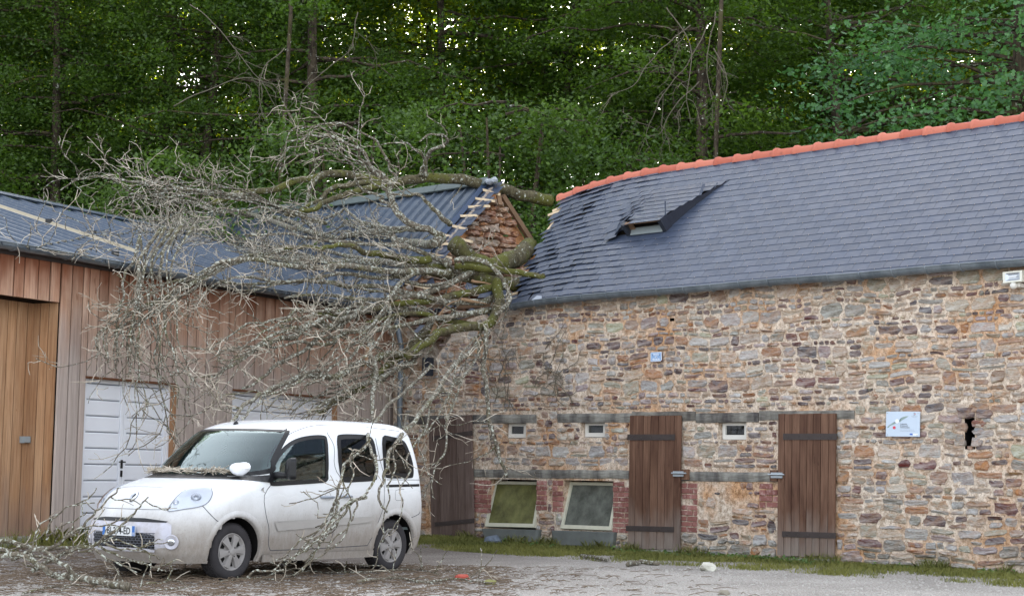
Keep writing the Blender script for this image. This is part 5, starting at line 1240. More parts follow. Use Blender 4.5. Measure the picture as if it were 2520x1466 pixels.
for x in (.875, 3.572):
    for sg in (1, -1):
        mb = MB(); rows = []; wl = []
        a0, a1 = -.32, pi + .32
        for a in np.linspace(a0, a1, 40):
            row = []
            for rr, e in ((.375, -.035), (.380, .000), (.392, .012), (.420, .012), (.452, .0005)):
                px_, pz = x - cos(a) * rr, .31 + sin(a) * rr; pz = max(pz, .2)
                # solve Q on the side for this x
                xf, xr, w, a_ = cpar(pz); xm, xe = xf + a_, xr - .22
                if px_ < xm: t = math.acos(max(0, min(1, ((xm - px_) / a_) ** (NF / 2)))) ; Q = t / (pi / 2)
                elif px_ < xe: Q = 1 + (px_ - xm) / (xe - xm)
                else: t = math.acos(min(1, ((px_ - xe) / .22) ** 1.6)); Q = 3 - t / (pi / 2)
                s__ = S(Q * sg, pz); n_ = SN(Q * sg, pz); row.append(cw(V(px_, s__[1], pz) + n_ * e))
            rows.append(row); wl.append([row[0], row[0] - CL * sg * .36])
        mb.grid(rows); mb.build('wheel_arch', M_PAINT, CAR, smooth=True)
        mb = MB(); mb.grid(wl); mb.grid([[wl[i][1], cwp(x, .45 * sg, .45)] for i in range(len(wl))]); mb.build('wheel_well', M_WELL, CAR)
# sill, tail lamps, roof antenna, mirror, seats, dashboard
mb = MB(); mb.hexa([cwp(1.29, .885, .27), cwp(3.16, .885, .27), cwp(3.16, .87, .19), cwp(1.29, .87, .19)], CL, .018); mb.build('sill', M_PAINT, CAR)
for sg in (1, -1):
    o = [(sg * q, z) for q, z in ((2.30, .98), (2.36, 1.25), (2.42, 1.62), (2.62, 1.62), (2.62, .98))]; mb = MB(); mb.grid(patch(o, .012, 14, 5, True)); mb.build('tail_lamp', M_TAIL, CAR, smooth=True)
q, z = sp(1172, 150); p = cw(S(q, z)); mb = MB(); mb.tube([p - ZA * .01, p + ZA * .02, p + ZA * .035], [.035, .026, .01], 8); mb.tube([p + ZA * .03, p + ZA * .06 + CF * .04], .005, 5); mb.build('aerial_base', M_RUBBER, CAR)
MR = bpy.data.objects.new('door_mirror', None); scene.collection.objects.link(MR); MR.parent = CAR
q, z = sp(1415, 470); pm = S(q, z); mb = MB(); rows = []
base = cw(pm); outp = cwp(pm[0] + .02, pm[1] + .19, pm[2] + .03)
mb.tube([base - CL * .03 - ZA * .02, base + CL * .05, outp - ZA * .04], [.05, .038, .03], 8); mb.build('mirror_arm', M_RUBBER, MR, smooth=True)
def rrect(c, X, Y, w_, h_, rd, n=5):
    o = []
    for sx, sy, a0 in ((1, 1, 0), (-1, 1, pi / 2), (-1, -1, pi), (1, -1, 1.5 * pi)):
        for k_ in range(n): a = a0 + pi / 2 * k_ / (n - 1); o.append(c + X * (sx * (w_ - rd) + rd * cos(a)) + Y * (sy * (h_ - rd) + rd * sin(a)))
    return o
mx = nrm(CL * .75 - CF * .55); mn = nrm(np.cross(mx, ZA)); mn = mn if mn @ CF > 0 else -mn
mc = outp + CL * .05 + ZA * .04; mb = MB(); R1 = [rrect(mc - mn * .06, mx, ZA, .07, .09, .04), rrect(mc - mn * .03, mx, ZA, .10, .12, .05), rrect(mc + mn * .03, mx, ZA, .105, .125, .05), rrect(mc + mn * .032, mx, ZA, .09, .11, .045), rrect(mc + mn * .0, mx, ZA, .085, .105, .04)]
mb.grid([list(r_) + [r_[0]] for r_ in R1]); mb.add(R1[0], [tuple(range(20))]); mb.add(R1[-1], [tuple(range(20))]); mb.build('mirror_housing', M_RUBBER, MR)
for rr in (.075, .045, .02):
    mb = MB(); mb.tube([mc + mn * .012 + mx * rr * cos(a) + ZA * rr * sin(a) for a in np.linspace(0, 2 * pi, 20)], .006, 5); mb.tube([mc - mn * .06 + mx * rr * cos(a) + ZA * rr * sin(a) for a in np.linspace(0, 2 * pi, 20)], .006, 5); mb.build('motor_ring', M_BLACKP, MR)
def seat(x, y):
    SS = bpy.data.objects.new('seat', None); scene.collection.objects.link(SS); SS.parent = CAR; 
    def rb(c, sx, sy, sz, tilt, nm):
        mb = MB(); X = CF * cos(tilt) + ZA * sin(tilt); Z = -CF * sin(tilt) + ZA * cos(tilt); rows = []
        for h in (-1, -.9, -.4, .4, .9, 1):
            k_ = 1 if abs(h) < .95 else .8; rows.append([cwp(*c) + X * sx / 2 * k_ * np.sign(cos(a)) * abs(cos(a)) ** .5 + CL * sy / 2 * k_ * np.sign(sin(a)) * abs(sin(a)) ** .4 + Z * sz / 2 * h for a in np.linspace(0, 2 * pi, 17)])
        mb.grid(rows); mb.add(rows[-1][:-1], [tuple(range(16))]); mb.build(nm, M_SEAT, SS, smooth=True)
    rb((x, y, .78), .5, .5, .16, .08, 'cushion'); rb((x + .27, y, 1.08), .14, .48, .62, -.18, 'seat_back'); rb((x + .36, y, 1.50), .10, .27, .19, -.1, 'headrest')
    for d in (-.05, .05): mb = MB(); mb.tube([cwp(x + .335, y + d, 1.36), cwp(x + .35, y + d, 1.46)], .008, 5); mb.build('headrest_post', M_CHROME, SS)
seat(1.72, .38); seat(1.72, -.38); seat(2.68, .45); seat(2.68, 0); seat(2.68, -.45)
mb = MB(); rows = [[cwp(1.18 + d, y, z) for y in np.linspace(-.76, .76, 12)] for d, z in ((-.12, 1.08), (.1, 1.10), (.26, 1.06), (.34, .95), (.34, .7))]; mb.grid(rows); mb.build('dashboard', flat('dash', lin(62, 66, 68), .8, .2, .1), CAR, smooth=True)
mb = MB(); c = cwp(1.58, .38, 1.02); t_ = nrm(CF * -.35 + ZA * .94); mb.tube([c + CL * .18 * cos(a) + t_ * .18 * sin(a) for a in np.linspace(0, 2 * pi, 25)], .014, 6); mb.build('steering_wheel', M_RUBBER, CAR, smooth=True)
mb = MB(); mb.hexa([cwp(1.66, -.12, 1.60), cwp(1.66, .12, 1.60), cwp(1.64, .12, 1.535), cwp(1.64, -.12, 1.535)], CF, .03); mb.build('rear_view_mirror', M_RUBBER, CAR)
# the white shell of a mirror knocked off onto the base of the windscreen
q, z = sp(1175, 470); p = cw(S(q, z) + SN(q, z) * .09); mb = MB(); rows = []
for h in np.linspace(0, 1, 8):
    rr = .115 * (1 - h ** 2.2) ** .5; rows.append([p + CL * .05 + (CL * 1.15 * cos(a) + ZA * .72 * sin(a)) * (rr * (1 + .13 * sin(2 * a + 1) + .08 * sin(3 * a))) - CF * (h * .10 - .03) for a in np.linspace(0, 2 * pi, 21)])
mb.grid(rows); o = mb.build('mirror_shell', flat('shell_white', lin(232, 235, 240), .3, .5, .03), smooth=True); tag(o, 'white mirror shell knocked loose onto the foot of the van windscreen', 'mirror cover')
# ------------------------------------------------------------------ the fallen tree
def scene_hit(x, y):
    """where the line of sight through a photo position meets the buildings"""
    best = None
    def tryp(P0, n, ok):
        nonlocal best
        d = ray(x, y); den = d @ n
        if abs(den) < 1e-9: return
        t = ((P0 - CAM) @ n) / den; p = CAM + d * t
        if t > 0 and ok(p) and (best is None or t < best): best = t
    tryp(OW, Nd, lambda p: -.2 < p[2] < 4.05 and (p - OW) @ Wd > -.2)
    tryp(O2, N2, lambda p: -.2 < p[2] < 4.05 and (p - O2) @ W2 < .3)
    tryp(KP, NR, lambda p: 4 <= p[2] < 6.75)
    tryp(KP, NR2, lambda p: 4 <= p[2] < 6.1 and (p - KP) @ W2 < 4.4)
    if best is None:
        tryp(rp0(0, 3.9), Nd, lambda p: 3 < p[2] < 20)
    if best is None: best = 32.0
    return best
def bpt(x, y, o):
    d = ray(x, y)
    if o >= 10: t = o / d[1]
    else: t = scene_hit(x, y) - o
    return CAM + d * t
def limb_pts(pts, jit=.03, sub=5):
    P = [bpt(*p) for p in pts]
    # even out depth steps, then smooth
    D = cmr([tuple(p) for p in P], sub, False); D = np.array(D)
    k = np.array([mnoise.noise_vector(Vector((i * .35, P[0][0] * 3, P[0][2] * 3))) for i in range(len(D))]); D = D + k * jit
    return D
LM = []
A_ = lambda pts, o, r0, r1, ht=0: LM.append(([(x, y, o if not isinstance(o, (list, tuple)) else o[i]) for i, (x, y) in enumerate(pts)], r0, r1, ht))
zc_ = lambda L: [(430.6 + .2685 * x, 307.6 + .2685 * y) for x, y in L]
zd_ = lambda L: [(369.1 + .2937 * x, 615.2 + .2937 * y) for x, y in L]
ze_ = lambda L: [(.3147 * x, 461.4 + .3147 * y) for x, y in L]
zt_ = lambda L: [(861.3 + .3147 * x, 399.9 + .3147 * y) for x, y in L]
# mossy trunks: across the ridge and through the broken roof
A_([(1356, 494), (1300, 484), (1240, 468), (1180, 451), (1100, 438), (1030, 440), (960, 450), (880, 434), (830, 427), (760, 440), (680, 462), (590, 478), (520, 500)], [33.6, 33.4, 33.2, 32.9, 32.6, 32.4, 32.2, 32.2, 32, 31.8, 31.6, 31.2, 31], .125, .05, 1)
TR = [([(1300, 606), (1278, 628), (1235, 650), (1190, 655), (1150, 632), (1118, 600)], [30.4, 29.7, 29.2, 28.9, 28.6, 28.4], .17, .15), ([(1300, 708), (1260, 700), (1200, 692), (1140, 680), (1090, 664), (1040, 668)], [29.6, 29.2, 28.9, 28.6, 28.3, 28], .13, .09), ([(1235, 650), (1180, 668), (1110, 676), (1050, 664)], [29.1, 28.8, 28.4, 28], .12, .08)]
for p_, o_, a_, b_ in TR: A_(p_, o_, a_, b_, 1)
A_([(1342, 678), (1300, 676), (1250, 668), (1190, 660), (1120, 655)], [28.0, 28.2, 28.3, 28.3, 28.2], .045, .06, 1)
A_([(1120, 640), (1160, 636), (1190, 643), (1222, 668), (1244, 700), (1256, 736), (1240, 760), (1222, 776)], [27.8, 27.8, 27.8, 27.8, 27.8, 27.7, 27.6, 27.5], .045, .03)
A_([(1222, 690), (1230, 730), (1222, 770), (1200, 800), (1150, 806), (1085, 815), (1040, 850), (1000, 880)], [28.4, 28.2, 28, 27.6, 27.2, 26.8, 26.4, 26], .09, .06, 1)
A_([(1195, 800), (1196, 850), (1190, 905), (1197, 960), (1200, 1010), (1214, 1060), (1226, 1112), (1240, 1150), (1246, 1174)], [27.4, 27.2, 27, 26.8, 26.6, 26.4, 26.2, 26.1, 26], .04, .024)
A_(zd_([(2304, 500), (2150, 520), (1950, 470), (1790, 490), (1700, 540), (1600, 600), (1480, 650), (1330, 620), (1250, 690), (1120, 745), (1000, 780), (900, 800), (820, 860), (700, 960), (560, 1040), (440, 1045)]), [27.8, 27.4, 27, 26.6, 26.3, 26, 25.6, 25.2, 25, 24.7, 24.4, 24.2, 24, 23.7, 23.4, 23.2], .07, .018)
A_(zd_([(1900, 640), (1780, 660), (1650, 690), (1550, 750), (1460, 800), (1330, 780), (1200, 770), (1060, 810), (950, 800)]), [26.6, 26.3, 26, 25.6, 25.3, 25, 24.6, 24.3, 24], .04, .015)
A_(zd_([(2304, 760), (2240, 860), (2000, 880), (1800, 940), (1700, 980), (1600, 1030), (1500, 1060), (1350, 1030), (1240, 1060), (1150, 1110), (1050, 1150), (960, 1190), (860, 1250), (780, 1310), (700, 1420), (660, 1480)]), [27.5, 27, 26.4, 25.8, 25.4, 25, 24.6, 24.2, 23.8, 23.4, 23, 22.6, 22.2, 21.8, 21.2, 20.8], .06, .02)
A_(zd_([(2400, 560), (2250, 760), (2200, 930), (2050, 1000), (1900, 1090), (1750, 1130), (1600, 1200), (1450, 1290), (1330, 1370)]), [27.8, 27.4, 27, 26.4, 25.8, 25.2, 24.6, 24, 23.6], .055, .022)
A_(zd_([(2400, 620), (2300, 720), (2100, 880), (1950, 1000), (1800, 1120), (1600, 1260), (1400, 1370)]), [27.9, 27.5, 26.8, 26.2, 25.6, 24.8, 24.2], .07, .03, 1)
A_(zd_([(1500, 640), (1400, 750), (1250, 870), (1100, 930), (1000, 1020), (900, 1100), (780, 1160)]), [25.6, 25.3, 24.9, 24.4, 24, 23.6, 23.2], .035, .018)
A_(zd_([(2230, 180), (2100, 280), (2000, 400), (1960, 520), (1880, 620), (1840, 700), (1760, 800), (1680, 900), (1600, 930), (1500, 1000), (1440, 1080), (1330, 1130)]), [27.4, 26.8, 26.3, 26, 25.6, 25.3, 25, 24.6, 24.3, 24, 23.8, 23.5], .035, .012)
A_(zd_([(2050, 560), (1950, 640), (1850, 680), (1830, 760), (1860, 900), (1890, 1000), (1880, 1100), (1860, 1200), (1870, 1330), (1880, 1460), (1860, 1600)]), [26.8, 26.4, 26, 25.7, 25.2, 24.8, 24.4, 24, 23.5, 23, 22.4], .05, .025)
# branches that come right forward and hang over the van
H1 = [(1150, 806), (1080, 860), (1020, 900), (985, 960), (960, 1010), (935, 1040), (915, 1080), (905, 1120)]
A_([(1180, 840), (1130, 890), (1090, 940), (1060, 985), (1025, 1030), (1000, 1060), (975, 1090), (958, 1120), (952, 1150)], [27, 26, 24.8, 23.6, 22.4, 21.6, 20.9, 20.4, 20.1], .038, .022)
A_([(1060, 900), (1000, 960), (950, 1000), (925, 1040), (908, 1060), (908, 1095), (925, 1130), (928, 1160), (915, 1190), (905, 1210), (885, 1225), (875, 1250), (862, 1280), (845, 1305), (820, 1330), (800, 1355)], [26, 24.6, 23.4, 22, 21, 20.2, 19.6, 19.3, 19.1, 19, 18.9, 18.8, 18.7, 18.6, 18.5, 18.4], .024, .007)
A_([(910, 1085), (890, 1110), (860, 1125), (842, 1150), (835, 1185), (828, 1220), (818, 1250), (800, 1275), (785, 1300), (765, 1325), (740, 1350)], [20.4, 19.9, 19.6, 19.4, 19.2, 19.1, 19, 18.9, 18.8, 18.7, 18.6], .015, .006)
A_([(905, 1225), (870, 1230), (850, 1255), (825, 1290), (800, 1310), (770, 1335), (735, 1365), (700, 1385)], [19, 18.9, 18.8, 18.7, 18.6, 18.5, 18.4, 18.2], .018, .006)
A_([(952, 1150), (945, 1170), (938, 1200), (935, 1235), (950, 1258)], [20.1, 20, 19.8, 19.7, 19.6], .022, .012)
A_([(1000, 1020), (985, 1080), (968, 1110), (972, 1150), (960, 1190), (955, 1230), (945, 1290), (940, 1330)], [24, 22, 20.8, 20.3, 20, 19.9, 19.8, 19.7], .014, .006)
A_([(1060, 1000), (1045, 1060), (1000, 1120), (1010, 1160), (985, 1200), (990, 1250), (975, 1300)], [24, 22.6, 21.2, 20.6, 20.2, 20, 19.9], .016, .006)
A_([(1180, 860), (1150, 920), (1120, 980), (1100, 1040), (1095, 1100), (1075, 1150), (1060, 1200), (1070, 1230)], [27, 26, 25, 24, 23.2, 22.8, 22.5, 22.4], .022, .008)
A_([(1170, 830), (1130, 880), (1115, 950), (1085, 1010), (1060, 1050), (1030, 1090), (1040, 1130), (1060, 1170), (1085, 1190)], [27, 26, 25, 24, 23.4, 22.8, 22.3, 22, 21.8], .018, .006)
# horizontal crown lying over the barn roof
A_(zc_([(2440, 1040), (2350, 1090), (2200, 1080), (2050, 1060), (1950, 1000), (1800, 980), (1650, 1000), (1500, 1040), (1350, 1000), (1200, 970), (1100, 900), (950, 860), (800, 850), (600, 830), (450, 800), (300, 760), (150, 710), (0, 700), (-150, 690), (-300, 730)]), [28.2, 28] + [.45] * 18, .085, .025)
A_(zc_([(2450, 1020), (2300, 960), (2150, 900), (2050, 800), (1990, 700), (1950, 600), (1985, 555), (1900, 480), (1800, 400), (1720, 240), (1600, 180), (1450, 120), (1280, 95), (1150, 130), (1040, 150)]), [28, 27.8, 27.6, 27.6, 27.7, 27.8, 27.8, 27.8, 27.6, 27.4, 27.2, 27, 26.8, 26.7, 26.6], .06, .012)
A_(zc_([(2520, 920), (2440, 850), (2380, 780), (2300, 690), (2220, 640), (2120, 640), (1980, 650)]), [28, 27.8, 27.7, 27.6, 27.5, 27.4, 27.3], .05, .014)
A_(zc_([(2330, 1230), (2200, 1230), (2050, 1220), (1900, 1180), (1750, 1170), (1650, 1120), (1520, 1100), (1380, 1130), (1200, 1120), (1000, 1150)]), [28, 27.8, 27.5, 27.2, 26.9, 26.7, 26.5, 26.2, 25.9, 25.6], .07, .02, 1)
A_(zc_([(2300, 960), (2180, 950), (2050, 950), (1900, 930), (1750, 900), (1650, 850), (1560, 780), (1500, 800), (1350, 870), (1200, 900), (1150, 930)]), .6, .05, .02)
A_(zc_([(2500, 1260), (2350, 1280), (2100, 1280), (1800, 1260), (1500, 1250), (1200, 1230), (1000, 1220), (800, 1190), (600, 1160), (400, 1130), (200, 1050), (100, 1050), (0, 1110), (-100, 1150)]), [28] + [.55] * 13, .08, .02)
A_(zc_([(2500, 1350), (2300, 1340), (1900, 1330), (1500, 1300), (1200, 1310), (900, 1280), (600, 1220), (350, 1300), (250, 1370), (160, 1400)]), [28, 27.6, 26.8, 26.2, 25.7, 25.2, 24.8, 24.4, 24.2, 24.1], .06, .016)
A_(zc_([(1380, 440), (1300, 490), (1250, 560), (1220, 680), (1180, 800), (1170, 880), (1280, 960)]), 31.0, .045, .02)
A_(zc_([(2000, 540), (1850, 560), (1700, 600), (1560, 640), (1400, 700), (1300, 760), (1200, 790), (1100, 820), (1000, 830)]), [31.5, 31.3, 31, 30.8, 30.6, 30.4, 30.2, 30, 29.8], .07, .03, 1)
A_(zc_([(1900, 530), (1650, 540), (1500, 560), (1400, 600), (1340, 680), (1220, 740), (1150, 790)]), [31.6, 31.4, 31.2, 31, 30.8, 30.6, 30.4], .055, .03, 1)
A_(zc_([(-420, 640), (-250, 600), (0, 590), (150, 620), (300, 610), (450, 640), (700, 680), (900, 740), (1000, 780), (1200, 850), (1400, 900)][::-1]), [29] + [28.6, 28.3, 28, 27.7, 27.4, 27.1, 26.8, 26.5, 26.2, 26], .04, .012)
A_(zc_([(2290, 480), (2300, 330), (2340, 250), (2440, 200), (2500, 150), (2460, 100), (2330, 90), (2240, 150)]), [32.3, 32.2, 32, 31.8, 31.6, 31.4, 31.2, 31], .05, .014)
A_(zc_([(2240, 460), (2270, 400), (2290, 300), (2200, 220), (2100, 160), (1900, 190)]), [32.3, 32.2, 32, 31.8, 31.6, 31.4], .04, .01)
A_(ze_([(2400, 600), (1955, 520), (1750, 450), (1600, 410), (1500, 400), (1430, 440), (1380, 470), (1340, 540)]), [27, .9, .9, .9, .9, .9, .9, .9], .035, .018)
A_(ze_([(2300, 480), (1900, 560), (1700, 620), (1560, 720), (1400, 790), (1290, 850), (1150, 920), (1050, 960), (960, 1050), (920, 1180), (940, 1330)]), [27, 25.4, 24.8, 24.4, 24, 23.6, 23.3, 23.1, 22.9, 22.8, 22.7], .035, .008)
A_(ze_([(2300, 330), (1955, 210), (1700, 190), (1550, 130), (1420, 110), (1250, 110), (1100, 70), (1000, 0), (930, -60), (820, -110)]), [28] + [1.0] * 9, .05, .014)
A_(ze_([(1500, 380), (1240, 360), (1050, 360), (860, 380), (700, 380), (560, 410), (430, 430), (300, 460), (190, 470)]), [.9] * 9, .028, .009)
A_(ze_([(1450, 500), (1200, 480), (1000, 480), (850, 500), (700, 520), (640, 510), (560, 560)]), [.6] * 7, .035, .012)
A_(ze_([(1600, 300), (1300, 240), (1000, 230), (800, 160), (600, 190), (450, 120), (300, 100)]), [.9] * 7, .03, .01)
A_(ze_([(1955, 60), (1700, 40), (1400, 0), (1200, -40), (1000, -50), (800, -90), (620, -60), (480, 20)]), [30, 29.5, 29, 28.5, 28, 27.5, 27, 26.5], .035, .010)
for x0, dx, l in ((366, -22, 1.0), (378, 10, .95), (352, -32, .8), (400, 22, .9), (345, 0, .85), (425, 30, 1.05), (388, -10, 1.1), (322, -25, .7), (412, -5, 1.0), (360, 40, .9)):
    yb = 590 + 40 * random.random()
    jx = lambda a=11: random.uniform(-a, a)
    od_ = random.uniform(-.35, .35)
    A_([(x0 + 30 + jx(30), yb - 30 + jx(20)), (x0 + jx(), yb + 40 + jx()), (x0 - 8 + jx(), yb + 95 * l + jx(18)), (x0 - 6 + dx * .3 + jx(), yb + 160 * l + jx(18)), (x0 + dx * .6 + jx(16), yb + 230 * l + jx(18)), (x0 + dx + jx(18), yb + 300 * l + jx(18)), (x0 + 10 + dx * 1.4 + jx(22), yb + 360 * l), (x0 + 26 + dx * 1.5 + jx(30), yb + 420 * l)], [24.2 + od_, 23.9 + od_, 23.7 + od_, 23.4 + od_, 23.2 + od_, 23 + od_, 22.8 + od_, 22.6 + od_], random.uniform(.014, .028), .006)
for p_, o_, a_, b_, h_ in (([(1236, 705), (1150, 722), (1060, 742), (960, 752), (860, 772), (770, 770)], [28.5, 28.1, 27.6, 27, 26.4, 25.8], .075, .025, 1), ([(1205, 762), (1120, 772), (1030, 792), (940, 812), (860, 850)], [28.2, 27.6, 27, 26.4, 25.9], .06, .02, 0),
    ([(1240, 730), (1180, 746), (1100, 744), (1010, 730), (900, 737), (800, 722), (700, 735)], [28.7, 28.2, 27.8, 27.3, 26.7, 26.2, 25.7], .065, .018, 0), ([(1180, 660), (1100, 700), (1020, 720), (930, 708), (840, 700), (750, 690), (640, 700), (540, 690)], [28.5, 28, 27.6, 27.1, 26.7, 26.3, 25.8, 25.4], .06, .015, 0),
    ([(1160, 800), (1100, 790), (1040, 770), (980, 775), (900, 790)], [28.0, 27.6, 27.1, 26.7, 26.3], .055, .02, 1), ([(1150, 690), (1080, 640), (1000, 610), (900, 600), (800, 590), (700, 575), (600, 580)], [28.5, 28.2, 27.9, 27.6, 27.2, 26.8, 26.4], .05, .014, 0)): A_(p_, o_, a_, b_, h_)
# fill-in branches: same habit, jittered
base_ids = [i for i, L in enumerate(LM) if len(L[0]) >= 8 and L[0][-1][0] < 760 and L[0][0][0] > 700 and not L[3]]
for c_ in range(52):
    pts, r0, r1, ht = LM[random.choice(base_ids)]; k0 = random.randint(0, max(1, len(pts) // 3)); ox, oy = random.uniform(-40, 40), random.uniform(-46, 40); rot = random.uniform(-.12, .12); od = random.uniform(-.35, .5)
    q = []
    for i, (x, y, o) in enumerate(pts[k0:]):
        f_ = min(1, i / 4); x2 = x + ox * f_; y2 = y + oy * f_ + (x - pts[k0][0]) * rot; q.append((x2 + random.uniform(-7, 7), max(y2, 430 if x2 < 700 else 300) + random.uniform(-6, 6), o - od * f_ if o >= 10 else max(.15, o + od * .8)))
    LM.append((q, min(.045, r0 * random.uniform(.35, .7)), .008, 0))
LT = empty('fallen_tree', 'big mossy lichen-covered bare tree crashed through the roof with its crown over barn and van', 'tree'); LT['_b'] = tuple(map(float, rp0(1, 1.2)))
M_MOSS = mat_bark('mossy_bark', lin(66, 60, 46), lin(104, 98, 76), .70, .5); M_BARKL = mat_bark('lichen_bark', lin(76, 70, 61), lin(128, 120, 106), .34, 1.0, 1.3)
k = NM('twig_bark', .85, .15); k.col(k.mix(k.ramp(k.noise(k.coord(), 3.0, 4, .7), [(.35, 0), (.62, 1)]), lin(112, 102, 88), lin(208, 198, 182))); M_TWIG = k.m
M_BREAK = flat('torn_wood', lin(150, 122, 96), .85, .1, .35, 20, .5)
SEC = MB(); TWG = MB(); rr_ = random.Random(3)
def grow(P, r0, r1, lvl, dens_, grav=-.12, lenf=1.0, start=.12, sec=None, twg=None, up=0, flatk=.6):
    """branch off a polyline P: side shoots carrying twigs"""
    sec = SEC if sec is None else sec; twg = TWG if twg is None else twg
    seg = np.linalg.norm(np.diff(P, axis=0), axis=1); L = seg.sum(); n = int(L * dens_); cum = np.concatenate([[0], np.cumsum(seg)])
    for _ in range(n):
        t = start + (1 - start) * rr_.random() ** .85; s_ = t * L; i = min(np.searchsorted(cum, s_) - 1, len(P) - 2); i = max(i, 0); f_ = (s_ - cum[i]) / max(seg[i], 1e-6)
        p = P[i] * (1 - f_) + P[i + 1] * f_; T = nrm(P[i + 1] - P[i]); rd = nrm(V(rr_.gauss(0, 1), rr_.gauss(0, 1), rr_.gauss(0, 1) + up)); rd[2] *= flatk; rd = nrm(rd - T * (rd @ T)); d = nrm(T * (.55 + .5 * rr_.random()) + rd * (.55 + .5 * rr_.random()))
        if lvl == 0: l = (.35 + .8 * rr_.random()) * lenf; rb = max(.007, (r0 + (r1 - r0) * t) * .38); m = 7; rb = min(rb, .018)
        elif lvl == 1: l = (.16 + .34 * rr_.random()) * lenf; rb = .0062; m = 5
        else: l = (.08 + .14 * rr_.random()) * lenf; rb = .0046; m = 3
        Q = [p]; dd = d
        for j in range(m - 1):
            dd = nrm(dd + V(rr_.gauss(0, .30), rr_.gauss(0, .30), rr_.gauss(0, .26) + grav * (j / m) + .04)); Q.append(Q[-1] + dd * l / (m - 1))
        Q = np.array(Q)
        if lvl == 0: sec.tube(Q, np.linspace(rb, .0055, m), 4, cap=False)
        else: twg.tube(Q, np.linspace(rb, .0036 if lvl == 1 else .0034, m), 3, cap=False)
        if lvl < 2: grow(Q, rb, .005, lvl + 1, (4.4 if lvl == 0 else 4.2), grav, lenf, .15, sec, twg, up, flatk)
for i, (pts, r0, r1, ht) in enumerate(LM):
    D = limb_pts(pts, .035 if r0 < .06 else .05, 5 if len(pts) > 4 else 6); n = len(D); R_ = np.linspace(r0, r1, n) * (1 + .12 * np.array([mnoise.noise(Vector((j * .8, i, 0))) for j in range(n)]))
    mb = MB(); mb.tube(D, R_, 10 if r0 > .05 else 7)
    big = ht == 1
    mb.build('trunk' if i < 2 else 'limb', M_MOSS if big else M_BARKL, LT, smooth=True, origin=D[0])
    if not (big and r0 > .1): grow(D, r0, r1, 0, (1.3 if i in (0,) else 2.1) if D[-1][1] > 22 else 1.0, -.15 if D[-1][2] < D[0][2] - 1.0 else -.03, (.62 if D[:, 2].mean() > 6.2 else 1.0) if D[-1][1] > 20 else .62, flatk=.3 if D[:, 2].mean() > 6.0 else .6)
    else: grow(D, r0, r1, 0, .9, 0, .8)
SEC.build('branchlets', M_BARKL, LT, smooth=True, kind='stuff'); TWG.build('twigs', M_TWIG, LT, kind='stuff')
print('tree tris', len(SEC.f) * 2, len(TWG.f) * 2)
# torn, splintered wood by the gutter
def shard(pts, w0, name='splintered_stub'):
    D = limb_pts(pts, .02, 4); n = len(D); mb = MB()
    for k_ in range(4):
        off = V(rr_.gauss(0, 1), rr_.gauss(0, 1), rr_.gauss(0, 1)) * w0 * .35; m = int(n * (.6 + .4 * rr_.random())); mb.tube(D[:m] + off, np.linspace(w0 * .6, .004, m), 5)
    mb.build(name, M_BREAK, LT)
shard([(1060, 850, 27.2), (1068, 815, 27.4), (1085, 775, 27.6), (1118, 745, 27.8), (1160, 735, 28)], .05)
shard([(1130, 735, 28), (1165, 742, 28), (1205, 752, 28)], .04); shard([(1160, 690, 28), (1190, 696, 28), (1220, 702, 28)], .03); shard([(905, 855, 25), (900, 890, 25), (896, 915, 25)], .03)
# ---- broken branches lying in the yard
def yard_branch(curves, label, dn=2.4, lf=.6, up=.25):
    B = empty('broken_branch', label, 'branch', 'broken branches lying in the yard'); s2, t2 = MB(), MB(); first = None
    for pts, r0, r1 in curves:
        D = []
        for x, y, o in pts:
            p = hitz(x, y, .03) if o == 0 else bpt(x, y, o)
            p[2] = max(p[2], .02 + r0 * .6); D.append(p)
        if first is None: first = D[0]
        D = np.array(cmr([tuple(p) for p in D], 5, False)); k_ = np.array([mnoise.noise_vector(Vector((i * .4, D[0][0] * 3, 1))) for i in range(len(D))]); D = D + k_ * .02
        mb = MB(); mb.tube(D, np.linspace(r0, r1, len(D)), 8); mb.build('stem', M_BARKL, B, smooth=True); grow(D, r0, r1, 0, dn, -.02, lf, .1, s2, t2, up)
    s2.build('branchlets', M_BARKL, B, kind='stuff'); t2.build('twigs', M_TWIG, B, kind='stuff'); B['_b'] = (float(first[0]), float(first[1]), 0.0)
zg = lambda L, o: [(.2685 * x, 1107.4 + .2685 * y, o if not isinstance(o, list) else o[i]) for i, (x, y) in enumerate(L)]
yard_branch([(zg([(1180, 1255), (1060, 1240), (950, 1210), (830, 1185), (700, 1165), (620, 1150), (500, 1140), (400, 1080), (280, 1000), (150, 950), (0, 965), (-200, 940)], [16.6, 16.7, 16.8, 16.9, 17, 17, 17, 17, 17, 17, 17, 17]), .042, .022), (zg([(690, 1160), (620, 1080), (540, 1010), (440, 940), (330, 900)], [17, 17, 17, 17.1, 17.2]), .026, .014)], 'pale forked branch with lichen spots lying lowest in the bottom left corner')
yard_branch([(zg([(100, 1000), (330, 900), (480, 880), (560, 840), (640, 770), (760, 690), (860, 590), (940, 500), (1050, 390), (1100, 345)], 17.4), .022, .006), (zg([(560, 840), (700, 720), (800, 700), (960, 690), (1150, 690)], 17.4), .012, .005)], 'thin branch rising in front of the van headlight and bonnet', 3.0, .45)
yard_branch([(zg([(300, 1100), (480, 1000), (680, 910), (870, 860), (1000, 770), (1120, 680), (1220, 580), (1300, 500), (1360, 430)], 17.2), .024, .006), (zg([(870, 855), (1020, 820), (1200, 860), (1400, 960)], 17.2), .012, .005)], 'branch slanting up across the number plate of the van', 3.0, .45)
